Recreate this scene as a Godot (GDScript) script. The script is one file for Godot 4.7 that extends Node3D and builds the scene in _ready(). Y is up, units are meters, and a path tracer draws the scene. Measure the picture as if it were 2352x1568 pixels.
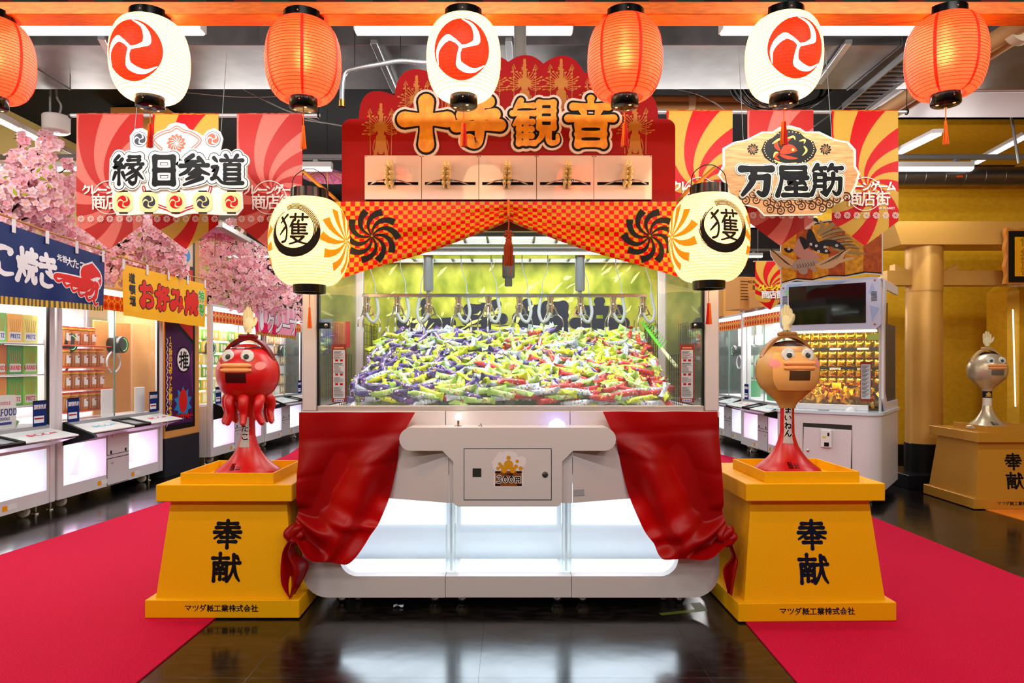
extends Node3D

func _ready() -> void:
	# camera: level, with a small upward lens shift
	var cam := Camera3D.new()
	cam.name = "camera"
	cam.projection = Camera3D.PROJECTION_FRUSTUM
	cam.near = 0.05
	cam.far = 60.0
	cam.size = 1568.0 / F * cam.near
	cam.frustum_offset = Vector2(3.0, 46.0) / F * cam.near
	cam.position = Vector3(0, EYE, 0)
	add_child(cam)
	cam.current = true
	var env := Environment.new()
	env.background_mode = Environment.BG_COLOR
	env.background_color = Color.BLACK
	env.tonemap_mode = Environment.TONE_MAPPER_LINEAR
	env.tonemap_exposure = 1.2
	env.sdfgi_enabled = true
	env.ssao_enabled = true
	env.ssil_enabled = true
	var we := WorldEnvironment.new()
	we.name = "environment"
	we.environment = env
	add_child(we)
	rng.seed = 4711
	build_room()
	build_ceiling()
	build_cabinet()
	build_snacks()
	build_sign()
	build_curtains()
	build_lanterns()
	build_pedestals()
	build_robots()
	build_rows()
	build_banners()
	build_right()
	build_blossom()
	build_ceiling_things()
# ---------------------------------------------------------------- helpers
const F := 1600.0
const EYE := 1.25
var taken := {}
var mats := {}
var rng := RandomNumberGenerator.new()

class Mb:
	var v := PackedVector3Array()
	var n := PackedVector3Array()
	var t := PackedVector2Array()
	var c := PackedColorArray()
	var i := PackedInt32Array()
	var col := Color.WHITE
	func vert(p: Vector3, nn: Vector3, uv := Vector2.ZERO) -> int:
		v.append(p)
		n.append(nn)
		t.append(uv)
		c.append(col)
		return v.size() - 1
	func face(a: int, b: int, d: int) -> void:
		var g := (v[b] - v[a]).cross(v[d] - v[a])
		i.append(a)
		if g.dot(n[a] + n[b] + n[d]) > 0.0:
			i.append(d)
			i.append(b)
		else:
			i.append(b)
			i.append(d)
	func quad(p0: Vector3, p1: Vector3, p2: Vector3, p3: Vector3, nn := Vector3.ZERO, uv := Rect2(0, 0, 1, 1)) -> Mb:
		if nn == Vector3.ZERO:
			nn = (p1 - p0).cross(p2 - p0).normalized()
		var a := vert(p0, nn, uv.position)
		var b := vert(p1, nn, Vector2(uv.end.x, uv.position.y))
		var d := vert(p2, nn, uv.end)
		var e := vert(p3, nn, Vector2(uv.position.x, uv.end.y))
		face(a, b, d)
		face(a, d, e)
		return self
	func tri(p0: Vector3, p1: Vector3, p2: Vector3, nn: Vector3) -> void:
		face(vert(p0, nn), vert(p1, nn), vert(p2, nn))
	func box(ctr: Vector3, size: Vector3, bev := 0.0, bs := Basis()) -> Mb:
		var h := size * 0.5
		bev = minf(bev, minf(h.x, minf(h.y, h.z)) * 0.95)
		var s := [-1.0, 1.0]
		for ax in 3:
			var bx := (ax + 1) % 3
			var cx := (ax + 2) % 3
			for sg in s:
				var nn := Vector3.ZERO
				nn[ax] = sg
				var q := []
				for k in [[-1.0, -1.0], [1.0, -1.0], [1.0, 1.0], [-1.0, 1.0]]:
					var p := Vector3.ZERO
					p[ax] = sg * h[ax]
					p[bx] = k[0] * (h[bx] - bev)
					p[cx] = k[1] * (h[cx] - bev)
					q.append(ctr + bs * p)
				quad(q[0], q[1], q[2], q[3], bs * nn)
				if bev > 0.0:
					for sb in s:
						var en := Vector3.ZERO
						en[ax] = sg
						en[bx] = sb
						var a := Vector3.ZERO
						a[ax] = sg * h[ax]
						a[bx] = sb * (h[bx] - bev)
						a[cx] = h[cx] - bev
						var b := Vector3.ZERO
						b[ax] = sg * (h[ax] - bev)
						b[bx] = sb * h[bx]
						b[cx] = h[cx] - bev
						var a2 := a
						var b2 := b
						a2[cx] = -a[cx]
						b2[cx] = -b[cx]
						quad(ctr + bs * a, ctr + bs * a2, ctr + bs * b2, ctr + bs * b, bs * en.normalized())
		if bev > 0.0:
			for sx in s:
				for sy in s:
					for sz in s:
						var w := Vector3(sx, sy, sz)
						var o := Vector3(h.x - bev, h.y - bev, h.z - bev)
						tri(ctr + bs * (Vector3(h.x, o.y, o.z) * w), ctr + bs * (Vector3(o.x, h.y, o.z) * w), ctr + bs * (Vector3(o.x, o.y, h.z) * w), bs * (w.normalized()))
		return self
	func bar(p: Vector3, q: Vector3, w: float, d: float, bev := 0.0, up := Vector3.UP) -> Mb:
		var z := (q - p).normalized()
		var x := up.cross(z)
		if x.length() < 0.01:
			x = Vector3.RIGHT.cross(z)
		x = x.normalized()
		return box((p + q) * 0.5, Vector3(w, d, p.distance_to(q)), bev, Basis(x, z.cross(x), z))
	func extrude(poly: PackedVector2Array, z0: float, z1: float, xf := Transform3D(), caps := 3) -> Mb:
		var tr := Geometry2D.triangulate_polygon(poly)
		var lo := Vector2(1e9, 1e9)
		var hi := -lo
		for p in poly:
			lo = lo.min(p)
			hi = hi.max(p)
		var sz := hi - lo
		for side in 2:
			if not (caps & (1 << side)):
				continue
			var nn := xf.basis * Vector3(0, 0, 1.0 if side else -1.0)
			var base := v.size()
			for p in poly:
				vert(xf * Vector3(p.x, p.y, z1 if side else z0), nn, Vector2((p.x - lo.x) / sz.x, 1.0 - (p.y - lo.y) / sz.y))
			for k in range(0, tr.size(), 3):
				face(base + tr[k], base + tr[k + 1], base + tr[k + 2])
		var m := poly.size()
		var area := 0.0
		for k in m:
			area += poly[k].cross(poly[(k + 1) % m])
		var en := []
		for k in m:
			var e := poly[(k + 1) % m] - poly[k]
			var w := Vector2(e.y, -e.x).normalized()
			en.append(w if area > 0 else -w)
		for k in m:
			var na: Vector2 = en[k]
			var nb: Vector2 = en[k]
			var pv: Vector2 = en[(k + m - 1) % m]
			var nx: Vector2 = en[(k + 1) % m]
			if pv.dot(na) > 0.75:
				na = (na + pv).normalized()
			if nx.dot(nb) > 0.75:
				nb = (nb + nx).normalized()
			var p := poly[k]
			var q := poly[(k + 1) % m]
			var n1 := xf.basis * Vector3(na.x, na.y, 0)
			var n2 := xf.basis * Vector3(nb.x, nb.y, 0)
			var a := vert(xf * Vector3(p.x, p.y, z0), n1, Vector2(0, 0))
			var b := vert(xf * Vector3(q.x, q.y, z0), n2, Vector2(1, 0))
			var d := vert(xf * Vector3(q.x, q.y, z1), n2, Vector2(1, 1))
			var e2 := vert(xf * Vector3(p.x, p.y, z1), n1, Vector2(0, 1))
			face(a, b, d)
			face(a, d, e2)
		return self
	func tube(pts: Array, r, sides := 8, caps := true) -> Mb:
		var m := pts.size()
		var nrm := Vector3.ZERO
		var rings := []
		for k in m:
			var tg: Vector3 = (pts[mini(k + 1, m - 1)] - pts[maxi(k - 1, 0)]).normalized()
			if k == 0:
				nrm = tg.cross(Vector3.UP if absf(tg.y) < 0.9 else Vector3.RIGHT).normalized()
			else:
				nrm = (nrm - tg * nrm.dot(tg)).normalized()
			var bn := tg.cross(nrm)
			var rr: float = r[k] if r is Array else r
			var ring := []
			for s in sides:
				var an := TAU * s / sides
				var o := nrm * cos(an) + bn * sin(an)
				ring.append(vert(pts[k] + o * rr, o, Vector2(float(s) / sides, float(k) / maxf(1, m - 1))))
			rings.append(ring)
			if caps and (k == 0 or k == m - 1) and rr > 0.0:
				var cn := -tg if k == 0 else tg
				var ce := vert(pts[k], cn)
				var rim := []
				for s in sides:
					rim.append(vert(v[ring[s]], cn))
				for s in sides:
					face(ce, rim[s], rim[(s + 1) % sides])
		for k in m - 1:
			for s in sides:
				var s2 := (s + 1) % sides
				face(rings[k][s], rings[k][s2], rings[k + 1][s2])
				face(rings[k][s], rings[k + 1][s2], rings[k + 1][s])
		return self
	func cyl(p: Vector3, q: Vector3, r: float, sides := 12) -> Mb:
		return tube([p, q], r, sides)
	func lathe(prof: Array, seg := 24, xf := Transform3D(), a0 := 0.0, a1 := TAU) -> Mb:
		var m := prof.size()
		for k in m - 1:
			var p: Vector2 = prof[k]
			var q: Vector2 = prof[k + 1]
			if p.distance_to(q) < 1e-6:
				continue
			var e := (q - p).normalized()
			var nm := Vector2(e.y, -e.x)
			var na := nm
			var nb := nm
			if k > 0:
				var e0: Vector2 = (p - prof[k - 1]).normalized()
				var n0 := Vector2(e0.y, -e0.x)
				if n0.dot(nm) > 0.6:
					na = (n0 + nm).normalized()
			if k < m - 2:
				var e1: Vector2 = (prof[k + 2] - q).normalized()
				var n1 := Vector2(e1.y, -e1.x)
				if n1.dot(nm) > 0.6:
					nb = (n1 + nm).normalized()
			var base := v.size()
			for s in seg + 1:
				var an := a0 + (a1 - a0) * s / seg
				var d := Vector3(sin(an), 0, cos(an))
				vert(xf * (d * p.x + Vector3.UP * p.y), xf.basis * (d * na.x + Vector3.UP * na.y), Vector2(float(s) / seg, 1.0 - float(k) / (m - 1)))
				vert(xf * (d * q.x + Vector3.UP * q.y), xf.basis * (d * nb.x + Vector3.UP * nb.y), Vector2(float(s) / seg, 1.0 - float(k + 1) / (m - 1)))
			for s in seg:
				var a := base + s * 2
				if p.x > 1e-6:
					face(a, a + 2, a + 1)
				if q.x > 1e-6:
					face(a + 1, a + 2, a + 3)
		return self
	func ball(ctr: Vector3, rad: Vector3, nu := 16, nv := 10, bs := Basis(), v0 := 0.0, v1 := PI) -> Mb:
		var base := v.size()
		for b in nv + 1:
			var ph := v0 + (v1 - v0) * b / nv
			for a in nu + 1:
				var th := TAU * a / nu
				var d := Vector3(sin(ph) * sin(th), cos(ph), sin(ph) * cos(th))
				vert(ctr + bs * (d * rad), bs * (d / rad).normalized(), Vector2(float(a) / nu, float(b) / nv))
		for b in nv:
			for a in nu:
				var k := base + b * (nu + 1) + a
				face(k, k + 1, k + nu + 2)
				face(k, k + nu + 2, k + nu + 1)
		return self
	func sheet(nu: int, nv: int, pos: Callable, uvs = null, thick := 0.0) -> Mb:
		var g := []
		for b in nv + 1:
			for a in nu + 1:
				g.append(pos.call(float(a) / nu, float(b) / nv))
		var nr := []
		for b in nv + 1:
			for a in nu + 1:
				var du: Vector3 = g[b * (nu + 1) + mini(a + 1, nu)] - g[b * (nu + 1) + maxi(a - 1, 0)]
				var dv: Vector3 = g[mini(b + 1, nv) * (nu + 1) + a] - g[maxi(b - 1, 0) * (nu + 1) + a]
				var w := dv.cross(du)
				nr.append(w.normalized() if w.length() > 1e-12 else Vector3.BACK)
		for side in (2 if thick > 0.0 else 1):
			var sg := 1.0 if side == 0 else -1.0
			var base := v.size()
			for b in nv + 1:
				for a in nu + 1:
					var k := b * (nu + 1) + a
					var uv := Vector2(float(a) / nu, float(b) / nv)
					if uvs != null:
						uv = uvs.call(uv.x, uv.y)
					vert(g[k] + nr[k] * (thick * 0.5 * sg), nr[k] * sg, uv)
			for b in nv:
				for a in nu:
					var k := base + b * (nu + 1) + a
					face(k, k + 1, k + nu + 2)
					face(k, k + nu + 2, k + nu + 1)
		return self
	# one brush stroke: a strip with round ends, drawn in a plane (xf) or on a curved surface (lay)
	func stroke(pts: PackedVector2Array, wid: PackedFloat32Array, xf: Transform3D, lift: float, lay = null, deep := 0.0) -> void:
		var m := pts.size()
		var out := []
		var nn := xf.basis * Vector3(0, 0, 1)
		var nl := []
		for k in m:
			var d := (pts[mini(k + 1, m - 1)] - pts[maxi(k - 1, 0)]).normalized()
			nl.append(Vector2(-d.y, d.x))
		var left := PackedVector2Array()
		var right := PackedVector2Array()
		for k in m:
			left.append(pts[k] + nl[k] * wid[k])
			right.append(pts[k] - nl[k] * wid[k])
		var tri3 := []
		for k in m - 1:
			tri3.append([left[k], right[k], right[k + 1]])
			tri3.append([left[k], right[k + 1], left[k + 1]])
		for en in 2:
			var k := 0 if en == 0 else m - 1
			var a0 := (left[k] - pts[k]).angle()
			var sg := 1.0 if en == 0 else -1.0
			var pv := left[k]
			for s in range(1, 9):
				var q := pts[k] + Vector2.from_angle(a0 + sg * PI * s / 8.0) * wid[k]
				tri3.append([pts[k], pv, q])
				pv = q
		for tr in tri3:
			var id := []
			for p in tr:
				if lay != null:
					var r: Array = lay.call(p, lift)
					id.append(vert(r[0], r[1]))
				else:
					id.append(vert(xf * Vector3(p.x, p.y, lift), nn))
			face(id[0], id[1], id[2])
		if deep > 0.0:
			var rim := PackedVector2Array()
			for k in m:
				rim.append(left[k])
			var ae := (left[m - 1] - pts[m - 1]).angle()
			for s in range(1, 8):
				rim.append(pts[m - 1] + Vector2.from_angle(ae - PI * s / 8.0) * wid[m - 1])
			for k in m:
				rim.append(right[m - 1 - k])
			var ab := (right[0] - pts[0]).angle()
			for s in range(1, 8):
				rim.append(pts[0] + Vector2.from_angle(ab - PI * s / 8.0) * wid[0])
			for k in rim.size():
				var p := rim[k]
				var q := rim[(k + 1) % rim.size()]
				var e := q - p
				if e.length() < 1e-7:
					continue
				var w := xf.basis * Vector3(-e.y, e.x, 0).normalized()
				quad(xf * Vector3(p.x, p.y, lift), xf * Vector3(q.x, q.y, lift), xf * Vector3(q.x, q.y, lift - deep), xf * Vector3(p.x, p.y, lift - deep), w)
	func flat(poly: PackedVector2Array, xf: Transform3D, lift := 0.0) -> Mb:
		var tr := Geometry2D.triangulate_polygon(poly)
		var nn := xf.basis * Vector3(0, 0, 1)
		var base := v.size()
		for p in poly:
			vert(xf * Vector3(p.x, p.y, lift), nn, p)
		for k in range(0, tr.size(), 3):
			face(base + tr[k], base + tr[k + 1], base + tr[k + 2])
		return self
	func mesh(with_colors := false) -> ArrayMesh:
		var a := []
		a.resize(Mesh.ARRAY_MAX)
		a[Mesh.ARRAY_VERTEX] = v
		a[Mesh.ARRAY_NORMAL] = n
		a[Mesh.ARRAY_TEX_UV] = t
		if with_colors:
			a[Mesh.ARRAY_COLOR] = c
		a[Mesh.ARRAY_INDEX] = i
		var am := ArrayMesh.new()
		am.add_surface_from_arrays(Mesh.PRIMITIVE_TRIANGLES, a)
		return am

func at(px: float, py: float, d: float) -> Vector3:
	return Vector3((px - 1173.0) * d / F, EYE - (py - 830.0) * d / F, -d)

func numbered(called: String) -> String:
	if not taken.has(called):
		taken[called] = 0
		return called
	taken[called] += 1
	return "%s_%03d" % [called, taken[called]]

func tag(o: Node, label: String, category: String, group := "", kind := "") -> Node:
	if label:
		o.set_meta("label", label)
	if category:
		o.set_meta("category", category)
	if group:
		o.set_meta("group", group)
	if kind:
		o.set_meta("kind", kind)
	return o

func thing(called: String, label: String, category: String, pos := Vector3.ZERO, turn := 0.0, group := "") -> Node3D:
	var o := Node3D.new()
	o.name = numbered(called)
	add_child(o)
	o.position = pos
	o.rotation.y = turn
	tag(o, label, category, group)
	return o

func part(called: String, shape, mt: Material, parent: Node, label := "", pos := Vector3.ZERO) -> MeshInstance3D:
	var o := MeshInstance3D.new()
	o.name = called
	o.mesh = shape.mesh() if shape is Mb else shape
	o.material_override = mt
	o.position = pos
	parent.add_child(o, true)
	if label:
		o.set_meta("label", label)
	return o

func single(called: String, shape, mt: Material, label: String, category: String, pos := Vector3.ZERO, group := "") -> MeshInstance3D:
	var o := MeshInstance3D.new()
	o.name = numbered(called)
	o.mesh = shape.mesh() if shape is Mb else shape
	o.material_override = mt
	o.position = pos
	add_child(o)
	tag(o, label, category, group)
	return o

func struct(called: String, shape, mt: Material, pos := Vector3.ZERO) -> MeshInstance3D:
	var o := part(called, shape, mt, self, "", pos)
	o.set_meta("kind", "structure")
	return o

func m(key: String, col := Color.WHITE, rough := 0.6, metal := 0.0) -> StandardMaterial3D:
	if mats.has(key):
		return mats[key]
	var s := StandardMaterial3D.new()
	s.resource_name = key
	s.albedo_color = col
	s.roughness = rough
	s.metallic = metal
	if metal == 0.0 and rough >= 0.4:
		s.metallic_specular = 0.3
	mats[key] = s
	return s

func glow(key: String, col: Color, energy: float) -> StandardMaterial3D:
	if mats.has(key):
		return mats[key]
	var s := m(key, Color(0.9, 0.9, 0.9), 0.5)
	s.emission_enabled = true
	s.emission = col
	s.emission_energy_multiplier = energy
	return s

func glass(key: String, alpha := 0.02) -> StandardMaterial3D:
	if mats.has(key):
		return mats[key]
	var s := m(key, Color(0.85, 0.95, 0.92, alpha), 0.02)
	s.transparency = BaseMaterial3D.TRANSPARENCY_ALPHA
	return s

func area(pos: Vector3, size: Vector2, toward: Vector3, energy: float, col := Color.WHITE, parent: Node = self) -> void:
	var l := AreaLight3D.new()
	l.name = "area_light"
	l.area_size = size
	l.area_normalize_energy = true
	l.light_energy = energy
	l.light_color = col
	l.shadow_enabled = true
	l.area_range = 20.0
	parent.add_child(l, true)
	var z := -toward.normalized()
	var x := Vector3.UP.cross(z)
	if x.length() < 0.01:
		x = Vector3.RIGHT
	x = x.normalized()
	l.transform = Transform3D(Basis(x, z.cross(x), z), pos)

func omni(pos: Vector3, energy: float, col: Color, size: float, parent: Node = self) -> void:
	var l := OmniLight3D.new()
	l.name = "omni_light"
	l.light_energy = energy
	l.light_color = col
	l.light_size = size
	l.omni_range = 15.0
	l.omni_attenuation = 2.0
	l.shadow_enabled = true
	parent.add_child(l, true)
	l.position = pos

func rounded(x0: float, y0: float, x1: float, y1: float, r: float, seg := 6) -> PackedVector2Array:
	var p := PackedVector2Array()
	for q in [[x1 - r, y1 - r, 0.0], [x0 + r, y1 - r, 0.5], [x0 + r, y0 + r, 1.0], [x1 - r, y0 + r, 1.5]]:
		for s in seg + 1:
			p.append(Vector2(q[0], q[1]) + Vector2.from_angle(PI * (q[2] + 0.5 * s / seg)) * r)
	return p

func circle(ctr: Vector2, r: float, seg := 24, ry := -1.0) -> PackedVector2Array:
	var p := PackedVector2Array()
	for s in seg:
		var w := Vector2.from_angle(TAU * s / seg)
		p.append(ctr + Vector2(w.x * r, w.y * (r if ry < 0.0 else ry)))
	return p

func curve(ctrl: Array, per := 6) -> Array:
	var o := []
	var k := ctrl.size()
	for s in k - 1:
		var p0 = ctrl[maxi(s - 1, 0)]
		var p1 = ctrl[s]
		var p2 = ctrl[s + 1]
		var p3 = ctrl[mini(s + 2, k - 1)]
		for j in per:
			var u := float(j) / per
			o.append(0.5 * ((2.0 * p1) + (p2 - p0) * u + (2.0 * p0 - 5.0 * p1 + 4.0 * p2 - p3) * u * u + (3.0 * p1 - p0 - 3.0 * p2 + p3) * u * u * u))
	o.append(ctrl[k - 1])
	return o

# lettering: each glyph is a set of brush strokes on a 100 x 100 field
func glyph(mb: Mb, ch: String, x: float, y: float, cell: float, w: float, xf: Transform3D, lift := 0.0, lay = null, deep := 0.0, squash := 1.0, fine := 5) -> void:
	if not GLYPH.has(ch):
		return
	var z := lift
	for s in GLYPH[ch]:
		var ctrl := []
		for k in range(0, s.size(), 2):
			ctrl.append(Vector2(x + s[k] * cell * squash / 100.0, y - s[k + 1] * cell / 100.0))
		var pts: Array = curve(ctrl, fine) if ctrl.size() > 2 else [ctrl[0], ctrl[0].lerp(ctrl[1], 0.3), ctrl[0].lerp(ctrl[1], 0.7), ctrl[1]]
		var dv: Vector2 = pts[-1] - pts[0]
		var diag := minf(absf(dv.x), absf(dv.y)) / maxf(1e-9, maxf(absf(dv.x), absf(dv.y))) > 0.35
		var wid := PackedFloat32Array()
		for k in pts.size():
			var u := float(k) / (pts.size() - 1)
			var f := 1.0 + 0.16 * cos(TAU * u)
			if diag:
				f = 1.12 - 0.5 * u * u
			wid.append(w * f)
		mb.stroke(PackedVector2Array(pts), wid, xf, z, lay, deep)
		z += 0.00004

func text(word: String, x: float, y: float, cell: float, adv: float, w: float, xf: Transform3D, lift := 0.001, down := false, squash := 1.0, into: Mb = null, deep := 0.0, fine := 4) -> Mb:
	var mb := into if into else Mb.new()
	for k in word.length():
		glyph(mb, word[k], x + (0.0 if down else adv * k), y - (adv * k if down else 0.0), cell, w, xf, lift, null, deep, squash, fine)
	return mb

# latin words and figures
func latin(word: String, height: float, parent: Node, mt: Material, xf: Transform3D, wide := 1.0, called := "lettering") -> MeshInstance3D:
	var tm := TextMesh.new()
	var f := SystemFont.new()
	f.font_names = PackedStringArray(["Droid Sans"])
	f.font_weight = 700
	tm.font = f
	tm.text = word
	tm.font_size = 32
	tm.pixel_size = height / 24.0
	tm.depth = 0.0008
	tm.curve_step = 3.0
	var o := part(called, tm, mt, parent)
	o.transform = xf * Transform3D(Basis().scaled(Vector3(wide, 1, 1)), Vector3.ZERO)
	return o

# a flat panel in a wall plane: centre, right and up directions
func panel_frame(origin: Vector3, normal: Vector3) -> Transform3D:
	var z := normal.normalized()
	var x := Vector3.UP.cross(z).normalized()
	return Transform3D(Basis(x, z.cross(x), z), origin)

func poly(a: Array) -> PackedVector2Array:
	var p := PackedVector2Array()
	for k in range(0, a.size(), 2):
		p.append(Vector2(a[k], a[k + 1]))
	return p

func picture(w: int, h: int, f: Callable) -> ImageTexture:
	var im := Image.create(w, h, false, Image.FORMAT_RGB8)
	for y in h:
		for x in w:
			im.set_pixel(x, y, f.call((x + 0.5) / w, (y + 0.5) / h))
	return ImageTexture.create_from_image(im)

func grain(key: String, a: Color, b: Color, freq: float, size := 256, oct := 4, stretch := Vector2.ONE) -> ImageTexture:
	if mats.has("tex_" + key):
		return mats["tex_" + key]
	var ns := FastNoiseLite.new()
	ns.seed = key.hash() % 10000
	ns.frequency = freq
	ns.fractal_octaves = oct
	var im := Image.create(size, size, false, Image.FORMAT_RGB8)
	for y in size:
		for x in size:
			# tiled by blending over the edge
			var u := float(x) / size
			var w := float(y) / size
			var p := Vector2(x, y) * stretch
			var g1 := ns.get_noise_2d(p.x, p.y)
			var g2 := ns.get_noise_2d(p.x - size * stretch.x, p.y)
			var g3 := ns.get_noise_2d(p.x, p.y - size * stretch.y)
			var bx := smoothstep(0.8, 1.0, u)
			var by := smoothstep(0.8, 1.0, w)
			var g := lerpf(lerpf(g1, g2, bx), g3, by)
			im.set_pixel(x, y, a.lerp(b, clampf(0.5 + g * 0.8, 0.0, 1.0)))
	var tx := ImageTexture.create_from_image(im)
	mats["tex_" + key] = tx
	return tx
const ITO := [[24,4,10,22,28,26],[34,14,18,36,8,42,40,40],[31,32,41,44],[24,44,24,96],[14,58,6,82],[35,58,42,78]]
const NE := [[22,2,30,14],[6,24,42,24],[42,24,28,46,4,64],[26,46,26,97],[30,50,42,64]]
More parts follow.
